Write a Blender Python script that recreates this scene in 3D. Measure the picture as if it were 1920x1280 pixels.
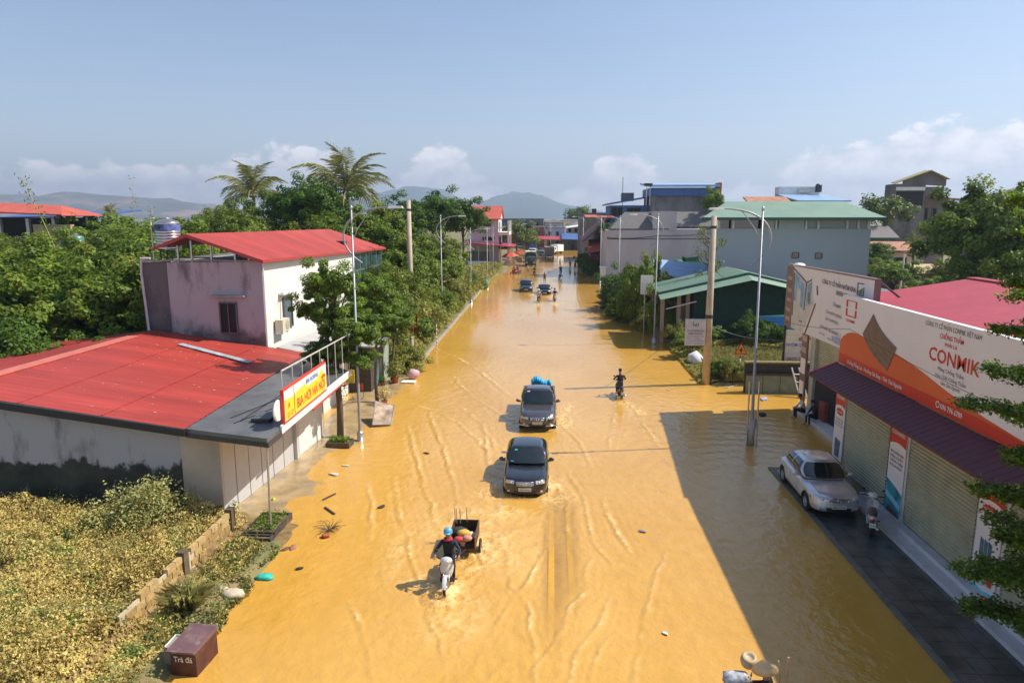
import bpy, bmesh, math, random
import numpy as np
from mathutils import Vector, Matrix, Euler, noise as mnoise

for _o in list(bpy.data.objects):
    bpy.data.objects.remove(_o)
random.seed(7); np.random.seed(7)
SC = bpy.context.scene
COL = SC.collection
R_ = math.radians

# ------------------------------------------------------------------ camera, sky, sun, exposure
cam_d = bpy.data.cameras.new('camera')
cam_d.lens = 24.375; cam_d.sensor_width = 36.0; cam_d.clip_end = 30000.0; cam_d.clip_start = 0.2
cam = bpy.data.objects.new('camera', cam_d); COL.objects.link(cam)
cam.location = (0, 0, 10.0)
cam.rotation_euler = (R_(79.881), 0, R_(3.294))
SC.camera = cam

SUN_EL = R_(49.4); SUN_AZ = math.atan2(9.0, 1.73)      # clockwise from +Y
world = bpy.data.worlds.new('World'); SC.world = world; world.use_nodes = True
wn = world.node_tree; wn.nodes.clear()
def wnode(t, **k):
    n = wn.nodes.new(t)
    for a, b in k.items(): setattr(n, a, b)
    return n
out = wnode('ShaderNodeOutputWorld'); bg = wnode('ShaderNodeBackground')
sky = wnode('ShaderNodeTexSky'); sky.sky_type = 'NISHITA'; sky.sun_disc = False
sky.sun_elevation = SUN_EL; sky.sun_rotation = SUN_AZ
sky.air_density = 1.0; sky.dust_density = 1.0; sky.ozone_density = 3.0; sky.altitude = 0
bg.inputs['Strength'].default_value = 0.115
# clouds: banks of cumulus low over the horizon, from the direction of view (azimuth, elevation)
tc = wnode('ShaderNodeTexCoord'); sep = wnode('ShaderNodeSeparateXYZ')
wn.links.new(tc.outputs['Generated'], sep.inputs[0])
def wm(op, a, b=None, c=None):
    n = wnode('ShaderNodeMath', operation=op)
    for i, v in enumerate((a, b, c)):
        if v is None: continue
        if isinstance(v, (int, float)): n.inputs[i].default_value = v
        else: wn.links.new(v, n.inputs[i])
    return n.outputs[0]
az = wm('ARCTAN2', sep.outputs[0], sep.outputs[1])
el = wm('ARCSINE', sep.outputs[2])
comb = wnode('ShaderNodeCombineXYZ')
wn.links.new(wm('MULTIPLY', az, 7.0), comb.inputs[0]); wn.links.new(wm('MULTIPLY', el, 13.0), comb.inputs[1])
comb.inputs[2].default_value = 3.3
n1 = wnode('ShaderNodeTexNoise'); n1.inputs['Scale'].default_value = 1.0; n1.inputs['Detail'].default_value = 9; n1.inputs['Roughness'].default_value = .55; n1.inputs['Distortion'].default_value = .15
wn.links.new(comb.outputs[0], n1.inputs['Vector'])
comb2 = wnode('ShaderNodeCombineXYZ')
wn.links.new(wm('MULTIPLY', az, 26.0), comb2.inputs[0]); wn.links.new(wm('MULTIPLY', el, 40.0), comb2.inputs[1]); comb2.inputs[2].default_value = 1.7
n2 = wnode('ShaderNodeTexNoise'); n2.inputs['Scale'].default_value = 1.0; n2.inputs['Detail'].default_value = 8; n2.inputs['Roughness'].default_value = .6
wn.links.new(comb2.outputs[0], n2.inputs['Vector'])
# top of the bank (radians) as a function of azimuth
def bump_az(c, w, h):   # h*exp(-((az-c)/w)^2)
    d = wm('DIVIDE', wm('SUBTRACT', az, c), w)
    return wm('MULTIPLY', wm('EXPONENT', wm('MULTIPLY', wm('MULTIPLY', d, d), -1.0)), h)
top = wm('ADD', bump_az(.50, .24, .085), bump_az(-.15, .06, .075))
top = wm('ADD', top, bump_az(.09, .06, .06)); top = wm('ADD', top, bump_az(-.55, .25, .045)); top = wm('ADD', top, bump_az(-.33, .09, .05))
top = wm('ADD', top, 0.022)
dens = wm('ADD', wm('MULTIPLY', wm('SUBTRACT', n1.outputs['Fac'], .5), .085), wm('MULTIPLY', wm('SUBTRACT', n2.outputs['Fac'], .5), .075))
dd = wm('ADD', wm('SUBTRACT', top, el), dens)
mr = wnode('ShaderNodeMapRange', interpolation_type='SMOOTHSTEP'); wn.links.new(dd, mr.inputs['Value'])
mr.inputs['From Min'].default_value = 0.0; mr.inputs['From Max'].default_value = 0.014
mr.inputs['To Min'].default_value = 0.0; mr.inputs['To Max'].default_value = 0.86
# thin high veil
comb3 = wnode('ShaderNodeCombineXYZ'); wn.links.new(wm('MULTIPLY', az, 2.2), comb3.inputs[0]); wn.links.new(wm('MULTIPLY', el, 7.0), comb3.inputs[1]); comb3.inputs[2].default_value = 8.1
n3 = wnode('ShaderNodeTexNoise'); n3.inputs['Scale'].default_value = 1.0; n3.inputs['Detail'].default_value = 5
wn.links.new(comb3.outputs[0], n3.inputs['Vector'])
shade = wm('ADD', wm('MULTIPLY', n2.outputs['Fac'], .9), .55)
ccol = wnode('ShaderNodeMix', data_type='RGBA'); ccol.inputs['A'].default_value = (5.6, 5.5, 6.2, 1); ccol.inputs['B'].default_value = (9.0, 8.5, 8.5, 1)
mr2 = wnode('ShaderNodeMapRange'); wn.links.new(n2.outputs['Fac'], mr2.inputs['Value']); mr2.inputs['From Min'].default_value = .35; mr2.inputs['From Max'].default_value = .62
wn.links.new(mr2.outputs[0], ccol.inputs['Factor'])
veil = wnode('ShaderNodeMapRange'); wn.links.new(n3.outputs['Fac'], veil.inputs['Value'])
veil.inputs['From Min'].default_value = .35; veil.inputs['From Max'].default_value = .8; veil.inputs['To Min'].default_value = .0; veil.inputs['To Max'].default_value = .10
mv = wnode('ShaderNodeMix', data_type='RGBA'); wn.links.new(veil.outputs[0], mv.inputs['Factor']); wn.links.new(sky.outputs[0], mv.inputs['A']); mv.inputs['B'].default_value = (5.0, 5.3, 6.2, 1)
mc = wnode('ShaderNodeMix', data_type='RGBA'); wn.links.new(mr.outputs[0], mc.inputs['Factor']); wn.links.new(mv.outputs['Result'], mc.inputs['A']); wn.links.new(ccol.outputs['Result'], mc.inputs['B'])
hz_ = wm('MULTIPLY', wm('EXPONENT', wm('MULTIPLY', wm('ABSOLUTE', el), -9.0)), .55)
mh = wnode('ShaderNodeMix', data_type='RGBA'); wn.links.new(hz_, mh.inputs['Factor']); wn.links.new(mv.outputs['Result'], mh.inputs['A']); mh.inputs['B'].default_value = (5.6, 5.25, 5.9, 1)
wn.links.new(mh.outputs['Result'], mc.inputs['A'])
wn.links.new(mc.outputs['Result'], bg.inputs['Color']); wn.links.new(bg.outputs[0], out.inputs[0])

sun_d = bpy.data.lights.new('sun', 'SUN'); sun_d.energy = 5.0; sun_d.angle = R_(.53); sun_d.color = (1.0, .93, .82)
sun = bpy.data.objects.new('sun', sun_d); COL.objects.link(sun)
_sd = Vector((math.sin(SUN_AZ) * math.cos(SUN_EL), math.cos(SUN_AZ) * math.cos(SUN_EL), math.sin(SUN_EL)))
sun.rotation_euler = _sd.to_track_quat('Z', 'Y').to_euler()
SC.view_settings.view_transform = 'Standard'; SC.view_settings.look = 'None'
SC.view_settings.exposure = 0.38; SC.view_settings.gamma = 1.0; SC.view_settings.use_curve_mapping = False
SC.render.engine = 'CYCLES'
SC.cycles.max_bounces = 6; SC.cycles.diffuse_bounces = 3; SC.cycles.glossy_bounces = 3; SC.cycles.transmission_bounces = 4
SC.cycles.transparent_max_bounces = 8; SC.cycles.volume_bounces = 0
SC.cycles.caustics_reflective = False; SC.cycles.caustics_refractive = False

# ------------------------------------------------------------------ materials
MATS = {}
def _nt(name):
    m = bpy.data.materials.new(name); m.use_nodes = True; return m, m.node_tree, m.node_tree.nodes['Principled BSDF']
def mat(name, col, rough=.6, metal=0., var=.12, scale=3., bump=0., bscale=20., spec=.5, dirt=None, dscale=1.2, damt=.5, stretch=None, coat=0.):
    """procedural principled material: mottled colour, optional dirt patches and fine relief"""
    if name in MATS: return MATS[name]
    m, nt, b = _nt(name); N = nt.nodes; L = nt.links
    geo = N.new('ShaderNodeNewGeometry'); mp = N.new('ShaderNodeMapping'); L.new(geo.outputs['Position'], mp.inputs[0])
    if stretch: mp.inputs['Scale'].default_value = stretch
    nz = N.new('ShaderNodeTexNoise'); nz.inputs['Scale'].default_value = scale; nz.inputs['Detail'].default_value = 5; L.new(mp.outputs[0], nz.inputs['Vector'])
    mx = N.new('ShaderNodeMix'); mx.data_type = 'RGBA'
    lo = [max(0, c * (1 - var)) for c in col[:3]] + [1]; hi = [min(1, c * (1 + var)) for c in col[:3]] + [1]
    mx.inputs['A'].default_value = lo; mx.inputs['B'].default_value = hi
    r0 = N.new('ShaderNodeMapRange'); r0.inputs['From Min'].default_value = .3; r0.inputs['From Max'].default_value = .7
    L.new(nz.outputs['Fac'], r0.inputs['Value']); L.new(r0.outputs[0], mx.inputs['Factor'])
    last = mx.outputs['Result']
    if dirt:
        n2 = N.new('ShaderNodeTexNoise'); n2.inputs['Scale'].default_value = dscale; n2.inputs['Detail'].default_value = 9; n2.inputs['Roughness'].default_value = .65; L.new(mp.outputs[0], n2.inputs['Vector'])
        r = N.new('ShaderNodeMapRange'); r.inputs['From Min'].default_value = .5; r.inputs['From Max'].default_value = .66; r.inputs['To Max'].default_value = damt
        L.new(n2.outputs['Fac'], r.inputs['Value'])
        m2 = N.new('ShaderNodeMix'); m2.data_type = 'RGBA'; m2.inputs['B'].default_value = (*dirt, 1); L.new(last, m2.inputs['A']); L.new(r.outputs[0], m2.inputs['Factor']); last = m2.outputs['Result']
    L.new(last, b.inputs['Base Color'])
    b.inputs['Roughness'].default_value = rough; b.inputs['Metallic'].default_value = metal; b.inputs['Specular IOR Level'].default_value = spec
    if coat: b.inputs['Coat Weight'].default_value = coat; b.inputs['Coat Roughness'].default_value = .05
    if bump:
        n3 = N.new('ShaderNodeTexNoise'); n3.inputs['Scale'].default_value = bscale; n3.inputs['Detail'].default_value = 4; L.new(mp.outputs[0], n3.inputs['Vector'])
        bp = N.new('ShaderNodeBump'); bp.inputs['Strength'].default_value = bump; bp.inputs['Distance'].default_value = .03; L.new(n3.outputs['Fac'], bp.inputs['Height']); L.new(bp.outputs[0], b.inputs['Normal'])
    MATS[name] = m
    return m
def leafmat(name, dark, lite, rough=.42, trans=.3, third=None):
    m, nt, b = _nt(name); N = nt.nodes; L = nt.links
    at = N.new('ShaderNodeAttribute'); at.attribute_name = 'rnd'
    cr = N.new('ShaderNodeValToRGB'); cr.color_ramp.elements[0].color = (*dark, 1); cr.color_ramp.elements[1].color = (*lite, 1)
    if third:
        cr.color_ramp.elements[1].position = .86
        e = cr.color_ramp.elements.new(.93); e.color = (*third, 1)
    L.new(at.outputs['Fac'], cr.inputs[0]); L.new(cr.outputs[0], b.inputs['Base Color']); b.inputs['Roughness'].default_value = rough; b.inputs['Specular IOR Level'].default_value = .28
    tr = N.new('ShaderNodeBsdfTranslucent'); L.new(cr.outputs[0], tr.inputs['Color'])
    ms = N.new('ShaderNodeMixShader'); ms.inputs[0].default_value = trans
    L.new(b.outputs[0], ms.inputs[1]); L.new(tr.outputs[0], ms.inputs[2])
    L.new(ms.outputs[0], N['Material Output'].inputs['Surface'])
    MATS[name] = m
    return m

# ------------------------------------------------------------------ mesh building
class MB:
    def __init__(s): s.v = []; s.f = []; s.mi = []; s.m = 0
    def add(s, vs, fs):
        o = len(s.v); s.v.extend([tuple(p) for p in vs]); s.f.extend([tuple(o + i for i in f) for f in fs]); s.mi.extend([s.m] * len(fs)); return s
    def box(s, x0, x1, y0, y1, z0, z1):
        v = [(x0,y0,z0),(x1,y0,z0),(x1,y1,z0),(x0,y1,z0),(x0,y0,z1),(x1,y0,z1),(x1,y1,z1),(x0,y1,z1)]
        return s.add(v, [(0,3,2,1),(4,5,6,7),(0,1,5,4),(1,2,6,5),(2,3,7,6),(3,0,4,7)])
    def hexa(s, b, t):   # two quads, bottom and top
        return s.add(list(b) + list(t), [(0,3,2,1),(4,5,6,7),(0,1,5,4),(1,2,6,5),(2,3,7,6),(3,0,4,7)])
    def obox(s, c, size, M):   # oriented box
        hx, hy, hz = [q / 2 for q in size]
        v = [M @ Vector(p) + Vector(c) for p in [(-hx,-hy,-hz),(hx,-hy,-hz),(hx,hy,-hz),(-hx,hy,-hz),(-hx,-hy,hz),(hx,-hy,hz),(hx,hy,hz),(-hx,hy,hz)]]
        return s.add(v, [(0,3,2,1),(4,5,6,7),(0,1,5,4),(1,2,6,5),(2,3,7,6),(3,0,4,7)])
    def poly(s, pts): return s.add(pts, [tuple(range(len(pts)))])
    def slab(s, pts, d):   # polygon extruded by vector d
        d = Vector(d); n = len(pts); a = [Vector(p) for p in pts]; b = [p + d for p in a]
        fs = [tuple(range(n))[::-1], tuple(range(n, 2*n))] + [(i, (i+1) % n, n + (i+1) % n, n + i) for i in range(n)]
        return s.add(a + b, fs)
    def tube(s, path, r, n=8, caps=True):
        path = [Vector(p) for p in path]; k = len(path)
        rs = r if isinstance(r, (list, tuple)) else [r] * k
        vs = []; up = Vector((0, 0, 1)); pu = None
        for i, p in enumerate(path):
            d = (path[min(i+1, k-1)] - path[max(i-1, 0)])
            if d.length < 1e-9: d = Vector((0,0,1))
            d.normalize()
            if pu is None: a = up if abs(d.z) < .9 else Vector((1, 0, 0)); u = a.cross(d).normalized()
            else:
                u = pu - d * pu.dot(d); u = u.normalized() if u.length > 1e-6 else Vector((1,0,0)).cross(d).normalized()
            pu = u; w = d.cross(u)
            for j in range(n):
                t = 2 * math.pi * j / n; vs.append(p + (u * math.cos(t) + w * math.sin(t)) * rs[i])
        fs = [(i*n + j, i*n + (j+1) % n, (i+1)*n + (j+1) % n, (i+1)*n + j) for i in range(k-1) for j in range(n)]
        if caps: fs += [tuple(range(n))[::-1], tuple(range((k-1)*n, k*n))]
        return s.add(vs, fs)
    def lathe(s, prof, n=16, M=None, c=(0,0,0), closed=False):   # prof [(r,z)] about z
        vs = []; M = M or Matrix.Identity(3); c = Vector(c)
        for r, z in prof:
            for j in range(n):
                t = 2*math.pi*j/n; vs.append(M @ Vector((r*math.cos(t), r*math.sin(t), z)) + c)
        k = len(prof); fs = [(i*n+j, i*n+(j+1)%n, (i+1)*n+(j+1)%n, (i+1)*n+j) for i in range(k-1) for j in range(n)]
        if closed: fs += [((k-1)*n+j, (k-1)*n+(j+1)%n, (j+1)%n, j) for j in range(n)]
        else: fs += [tuple(range(n))[::-1], tuple(range((k-1)*n, k*n))]
        return s.add(vs, fs)
    def ico(s, c, r, sub=1, sc=(1,1,1), jit=0., seed=0):
        bm = bmesh.new(); bmesh.ops.create_icosphere(bm, subdivisions=sub, radius=1.0); rr = random.Random(seed)
        vs = []
        for q in bm.verts:
            k = 1 + jit * (rr.random() * 2 - 1); vs.append((c[0] + q.co.x*r*sc[0]*k, c[1] + q.co.y*r*sc[1]*k, c[2] + q.co.z*r*sc[2]*k))
        fs = [tuple(w.index for w in f.verts) for f in bm.faces]; bm.free()
        return s.add(vs, fs)
    def ribbed(s, a0, a1, b0, b1, n, h=.03, w=.3, nrm=None):
        """metal sheet from edge a0-a1 to edge b0-b1 with n raised ribs running a->b"""
        a0, a1, b0, b1 = map(Vector, (a0, a1, b0, b1))
        if nrm is None: nrm = (a1 - a0).cross(b0 - a0).normalized()
        if nrm.z < 0: nrm = -nrm
        ts = []
        for i in range(n):
            t = i / n; d = 1 / n
            ts += [(t, 0), (t + d*(1-w)*.8, 0), (t + d*(1-w), h), (t + d*(1 - w*.25), h)]
        ts.append((1, 0)); vs = []
        for t, k in ts: vs += [a0.lerp(a1, t) + nrm*k, b0.lerp(b1, t) + nrm*k]
        return s.add(vs, [(2*i, 2*i+1, 2*i+3, 2*i+2) for i in range(len(ts)-1)])
    def mesh(s, name, mats, smooth=False):
        me = bpy.data.meshes.new(name); me.from_pydata([tuple(p) for p in s.v], [], s.f)
        for m in (mats if isinstance(mats, (list, tuple)) else [mats]): me.materials.append(m)
        if max(s.mi, default=0): me.polygons.foreach_set('material_index', s.mi)
        me.validate(); bm = bmesh.new(); bm.from_mesh(me); bmesh.ops.recalc_face_normals(bm, faces=bm.faces[:]); bm.to_mesh(me); bm.free()
        if smooth: me.polygons.foreach_set('use_smooth', [True] * len(me.polygons))
        me.update(); return me
    def build(s, name, mats, parent=None, smooth=False, bevel=0.):
        o = bpy.data.objects.new(name, s.mesh(name, mats, smooth)); COL.objects.link(o)
        if parent is not None: o.parent = parent
        return o
def link(o, parent=None):
    COL.objects.link(o)
    if parent is not None: o.parent = parent
    return o
def empty(name, label, cat, loc=(0,0,0), rz=0, group=None):
    o = bpy.data.objects.new(name, None); COL.objects.link(o); o.empty_display_size = .3
    o.location = loc; o.rotation_euler = (0, 0, rz); return tag(o, label, cat, group)
def tag(o, label=None, cat=None, group=None, kind=None):
    if label: o['label'] = label
    if cat: o['category'] = cat
    if group: o['group'] = group
    if kind: o['kind'] = kind
    return o
def struct(o): o['kind'] = 'structure'; return o
def copy_tree(o, parent=None):
    c = o.copy(); COL.objects.link(c)
    if parent is not None: c.parent = parent
    for ch in list(o.children): copy_tree(ch, c)
    return c
def box(name, m, parent, *a):
    return MB().box(*a).build(name, m, parent)

def text(name, s, m, parent, origin, right, up, h, width=None, extrude=.004, bold=False, align='LEFT'):
    """flat lettering as a thin mesh: cap height h, optional overall width"""
    cu = bpy.data.curves.new(name, 'FONT'); cu.body = s; cu.size = 1; cu.resolution_u = 2
    if bold: cu.offset = .018
    to = bpy.data.objects.new('tmp', cu); COL.objects.link(to)
    dg = bpy.context.evaluated_depsgraph_get(); dg.update()
    me = bpy.data.meshes.new_from_object(to.evaluated_get(dg)); bpy.data.objects.remove(to)
    n = len(me.vertices); co = np.zeros(n*3); me.vertices.foreach_get('co', co); co = co.reshape(-1, 3)
    if n == 0: return None
    w = co[:, 0].max() - co[:, 0].min(); co[:, 0] -= co[:, 0].min()
    k = h / .70; sx = (width / w) if width else k
    R = np.array(Vector(right).normalized()); U = np.array(Vector(up).normalized()); Nn = np.cross(R, U)
    off = -.5 * w * sx if align == 'CENTER' else 0
    P = np.array(origin) + np.outer(co[:, 0]*sx + off, R) + np.outer(co[:, 1]*k, U) + Nn * extrude
    me.vertices.foreach_set('co', P.reshape(-1)); me.materials.clear(); me.materials.append(m); me.update()
    o = bpy.data.objects.new(name, me); link(o, parent); return o

def rect_frame(mb, o, r, u, n, w, h, t, d):
    """four bars of thickness t, depth d round a w x h rectangle; o lower-left corner"""
    o, r, u, n = Vector(o), Vector(r), Vector(u), Vector(n)
    def bar(a0, a1, b0, b1):
        p = [o + r*a0 + u*b0, o + r*a1 + u*b0, o + r*a1 + u*b1, o + r*a0 + u*b1]; mb.slab(p, n*d)
    bar(0, w, 0, t); bar(0, w, h-t, h); bar(0, t, t, h-t); bar(w-t, w, t, h-t)
def window(parent, o, r, n, w, h, fm, gm, bars=1, t=.06, d=.08, name='window', sill=None):
    """window part (frame) with its pane as sub-part. o = lower-left corner on the wall, r = right, n = outward"""
    r = Vector(r).normalized(); n = Vector(n).normalized(); u = Vector((0,0,1)); o = Vector(o)
    mb = MB(); rect_frame(mb, o, r, u, n, w, h, t, d)
    for i in range(bars):
        a = w*(i+1)/(bars+1); mb.slab([o+r*(a-t*.4)+u*t, o+r*(a+t*.4)+u*t, o+r*(a+t*.4)+u*(h-t), o+r*(a-t*.4)+u*(h-t)], n*(d*.8))
    f = mb.build(name, fm, parent)
    p = MB(); p.slab([o+r*t+u*t, o+r*(w-t)+u*t, o+r*(w-t)+u*(h-t), o+r*t+u*(h-t)], n*(d*.3)); p.build('pane', gm, f)
    if sill:
        s_ = MB(); s_.slab([o-r*.1+u*-.08, o+r*(w+.1)+u*-.08, o+r*(w+.1)+u*-.003, o-r*.1+u*-.003], n*.14); s_.build('sill', sill, f)
    return f

# ------------------------------------------------------------------ foliage
def leaf_mesh(name, P, Nrm, size, m, rnd, aspect=.55, curl=0.):
    """one small pointed leaf (rhombus) per point"""
    n = len(P); P = np.asarray(P); Nrm = np.asarray(Nrm); Nrm = Nrm / (np.linalg.norm(Nrm, axis=1, keepdims=True) + 1e-9)
    a = np.random.normal(size=(n, 3)); T = np.cross(Nrm, a); T /= (np.linalg.norm(T, axis=1, keepdims=True) + 1e-9); B = np.cross(Nrm, T)
    s = (np.asarray(size) * np.ones(n))[:, None]
    V = np.stack([P - T*s*.5, P + B*s*.5*aspect + Nrm*s*.06, P + T*s*.5 - Nrm*s*curl, P - B*s*.5*aspect + Nrm*s*.06], 1).reshape(-1, 3)
    me = bpy.data.meshes.new(name); me.vertices.add(4*n); me.vertices.foreach_set('co', V.reshape(-1))
    me.loops.add(4*n); me.loops.foreach_set('vertex_index', np.arange(4*n)); me.polygons.add(n)
    me.polygons.foreach_set('loop_start', np.arange(0, 4*n, 4)); me.polygons.foreach_set('loop_total', np.full(n, 4))
    at = me.attributes.new('rnd', 'FLOAT', 'POINT'); at.data.foreach_set('value', np.repeat(np.clip(rnd, 0, 1), 4))
    me.materials.append(m); me.update(calc_edges=True); return me
def crown_points(rx, ry, rz, nclump, per, cr, seed, lumpy=.35, hollow=.55):
    rg = np.random.RandomState(seed)
    d = rg.normal(size=(nclump, 3)); d /= np.linalg.norm(d, axis=1, keepdims=True)
    d[:, 2] = np.where(d[:, 2] < -.35, -d[:, 2]*.6, d[:, 2])
    rad = hollow + (1 - hollow) * rg.rand(nclump) ** .5
    lump = 1 + lumpy * (rg.rand(nclump) - .5) * 2
    C = d * rad[:, None] * lump[:, None] * np.array([rx, ry, rz])
    cs = cr * (.6 + .8*rg.rand(nclump)); tone = np.clip(.5 + .22*rg.normal(size=nclump), 0, 1)
    idx = np.repeat(np.arange(nclump), per); n = len(idx)
    e = rg.normal(size=(n, 3)); e /= np.linalg.norm(e, axis=1, keepdims=True); e[:, 2] *= .7
    q = C[idx] + e * (cs[idx] * (.55 + .5*rg.rand(n)))[:, None]
    nr = e * .7 + d[idx] * .35 + np.array([0, 0, .55]) + rg.normal(size=(n, 3)) * .45
    return C, q, nr, np.clip(tone[idx]*.6 + rg.rand(n)*.45, 0, 1)
def branches(mb, base, height, C, off, r0, seed=0, lean=(0,0), nmax=16):
    rg = random.Random(seed); top = Vector((base[0] + lean[0], base[1] + lean[1], base[2] + height))
    b = Vector(base); mid = b.lerp(top, .5) + Vector((rg.uniform(-.1,.1), rg.uniform(-.1,.1), 0)) * height * .3
    mb.tube([b, mid, top], [r0, r0*.75, r0*.5], 8)
    for i in range(min(nmax, len(C))):
        c = Vector(C[i]) + Vector(off); st = mid.lerp(top, rg.uniform(.2, 1.)); md = st.lerp(c, .5) + Vector((0, 0, (c - st).length*.12))
        mb.tube([st, md, c], [r0*.35, r0*.22, r0*.08], 5)

def skin_mesh(name, joints, edges, radii, mats, assign, root=0, sub=1):
    """continuous body: skeleton -> skin modifier -> mesh; assign(edge_index)->material index by the nearest bone"""
    me = bpy.data.meshes.new(name); me.from_pydata(joints, edges, []); o = bpy.data.objects.new(name, me); COL.objects.link(o)
    md = o.modifiers.new('skin', 'SKIN'); sv = me.skin_vertices[0].data
    for i, r in enumerate(radii): sv[i].radius = (r, r) if not isinstance(r, tuple) else r; sv[i].use_root = (i == root)
    if sub: s = o.modifiers.new('sub', 'SUBSURF'); s.levels = sub; s.render_levels = sub
    dg = bpy.context.evaluated_depsgraph_get(); dg.update()
    r = bpy.data.meshes.new_from_object(o.evaluated_get(dg)); bpy.data.objects.remove(o)
    r.materials.clear()
    for m in mats: r.materials.append(m)
    J = [Vector(j) for j in joints]
    for f in r.polygons:
        c = f.center; best = 1e9; bi = 0
        for k, (a, b) in enumerate(edges):
            ab = J[b] - J[a]; t = max(0, min(1, (c - J[a]).dot(ab) / (ab.length_squared + 1e-9))); d = (c - J[a] - ab*t).length
            if d < best: best = d; bi = k
        f.material_index = assign[bi]; f.use_smooth = True
    return r
# ------------------------------------------------------------------ shared materials
M_conc = mat('concrete', (.33,.31,.28), .85, var=.2, scale=2, bump=.3, dirt=(.12,.11,.09), damt=.6)
M_white = mat('white_paint', (.78,.77,.73), .6, var=.06, scale=1.5, dirt=(.5,.47,.4), damt=.3)
M_black = mat('black_plastic', (.015,.015,.016), .45, var=.2)
M_rubber = mat('rubber', (.02,.019,.018), .8)
M_chrome = mat('chrome', (.75,.75,.75), .18, 1.0, var=.05)
M_steel = mat('galvanised_steel', (.5,.51,.52), .35, .75, var=.12, scale=6)
M_wglass = mat('window_glass', (.012,.014,.016), .4, 0, var=.3, spec=.25)
M_glass = mat('dark_glass', (.012,.018,.02), .05, 0, var=.2, spec=.9, coat=.5)
M_red_roof = mat('red_sheet_roof', (.37,.046,.031), .5, .0, var=.22, scale=.55, stretch=(.25,1.6,1), dirt=(.24,.035,.03), dscale=.7, damt=.5, spec=.45)
M_grey_sheet = mat('grey_sheet', (.16,.165,.17), .5, .3, var=.15, scale=1.5, dirt=(.08,.08,.08), damt=.5)
M_darksteel = mat('dark_steel', (.05,.05,.052), .5, .4, var=.2)
M_bark = mat('bark', (.13,.095,.065), .9, var=.3, scale=12, bump=.5)
M_soil = mat('soil', (.2,.14,.08), .95, var=.35, scale=3, bump=.4)
M_yellow = mat('yellow_line_paint', (.85,.50,.03), .6, var=.12, scale=8)

# ------------------------------------------------------------------ terrain
def XL(y):
    return float(np.interp(y, [0,14,19.5,20,42,50,80,100,145,150,170,400], [-8.3,-8.3,-8.1,-8.4,-8.6,-9.2,-9.5,-9.9,-9.0,-11,-10.5,-10.5]))
def XR(y):
    return float(np.interp(y, [0,27,27.5,40.8,41.2,57,57.5,85,86,110,120,400], [8.9,8.9,16,16,9.6,9.2,13,13,8.2,7.8,9.5,9.5]))
def axis(pts):   # [(value, step)...]
    r = []
    for (a, s), (b, _) in zip(pts[:-1], pts[1:]):
        n = max(1, int(round((b-a)/s))); r += [a + (b-a)*i/n for i in range(n)]
    r.append(pts[-1][0]); return np.array(r)
gx = axis([(-9000,800),(-1000,100),(-200,20),(-60,4),(-22,.5),(-7,2),(7,.4),(22,3),(60,20),(200,100),(1000,800),(9000,1)])
gy = axis([(-40,8),(8,.5),(60,1.5),(150,5),(300,30),(900,150),(3000,800),(15000,1)])
def land_h(x, y):
    l = XL(y) - x; r = x - XR(y); d = max(l, r)
    if d < -.6: h = -.35
    elif d < .35: h = -.35 + (d + .6) * (.5 / .95)
    else: h = .15 + min(.15, (d-.35)*.04)
    if d > 0: h += .07 * mnoise.noise(Vector((x*.5, y*.5, 0))) * min(1, d*2)
    if l > 0 and 20 < y < 60: h = min(h, .02 if 20 < y < 43 and l < 2.6 else h)
    if -11.6 < x < -8 and 20 < y < 43: h = -.2
    if 8.8 < x < 12.5 and y < 27.5: h = -.2
    return h
vs = np.array([(x, y, land_h(x, y) if (-200 < x < 200 and y < 320) else .15) for y in gy for x in gx])
nx, ny = len(gx), len(gy)
me = bpy.data.meshes.new('ground')
me.from_pydata(vs.tolist(), [], [(j*nx+i, j*nx+i+1, (j+1)*nx+i+1, (j+1)*nx+i) for j in range(ny-1) for i in range(nx-1)])
M_ground = mat('ground_mud_grass', (.16,.15,.06), .95, var=.35, scale=.35, bump=.4, bscale=6, dirt=(.30,.20,.09), dscale=.5, damt=.8)
me.materials.append(M_ground); struct(link(bpy.data.objects.new('ground', me)))

# ------------------------------------------------------------------ road under the water, with its painted lines
M_asph = mat('wet_asphalt', (.42,.25,.08), .6, var=.2, scale=3)
road = struct(MB().add([(-8.2,-30,-.13),(8.4,-30,-.13),(8.4,300,-.13),(-8.2,300,-.13)], [(0,1,2,3)]).build('road', M_asph))
for x in (.07, .64):
    mb = MB(); mb.add([(x-.085,8,-.085),(x+.085,8,-.085),(x+.085,60,-.085),(x-.085,60,-.085)], [(0,1,2,3)])
    mb.build('lane_line', M_yellow, road)

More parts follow.
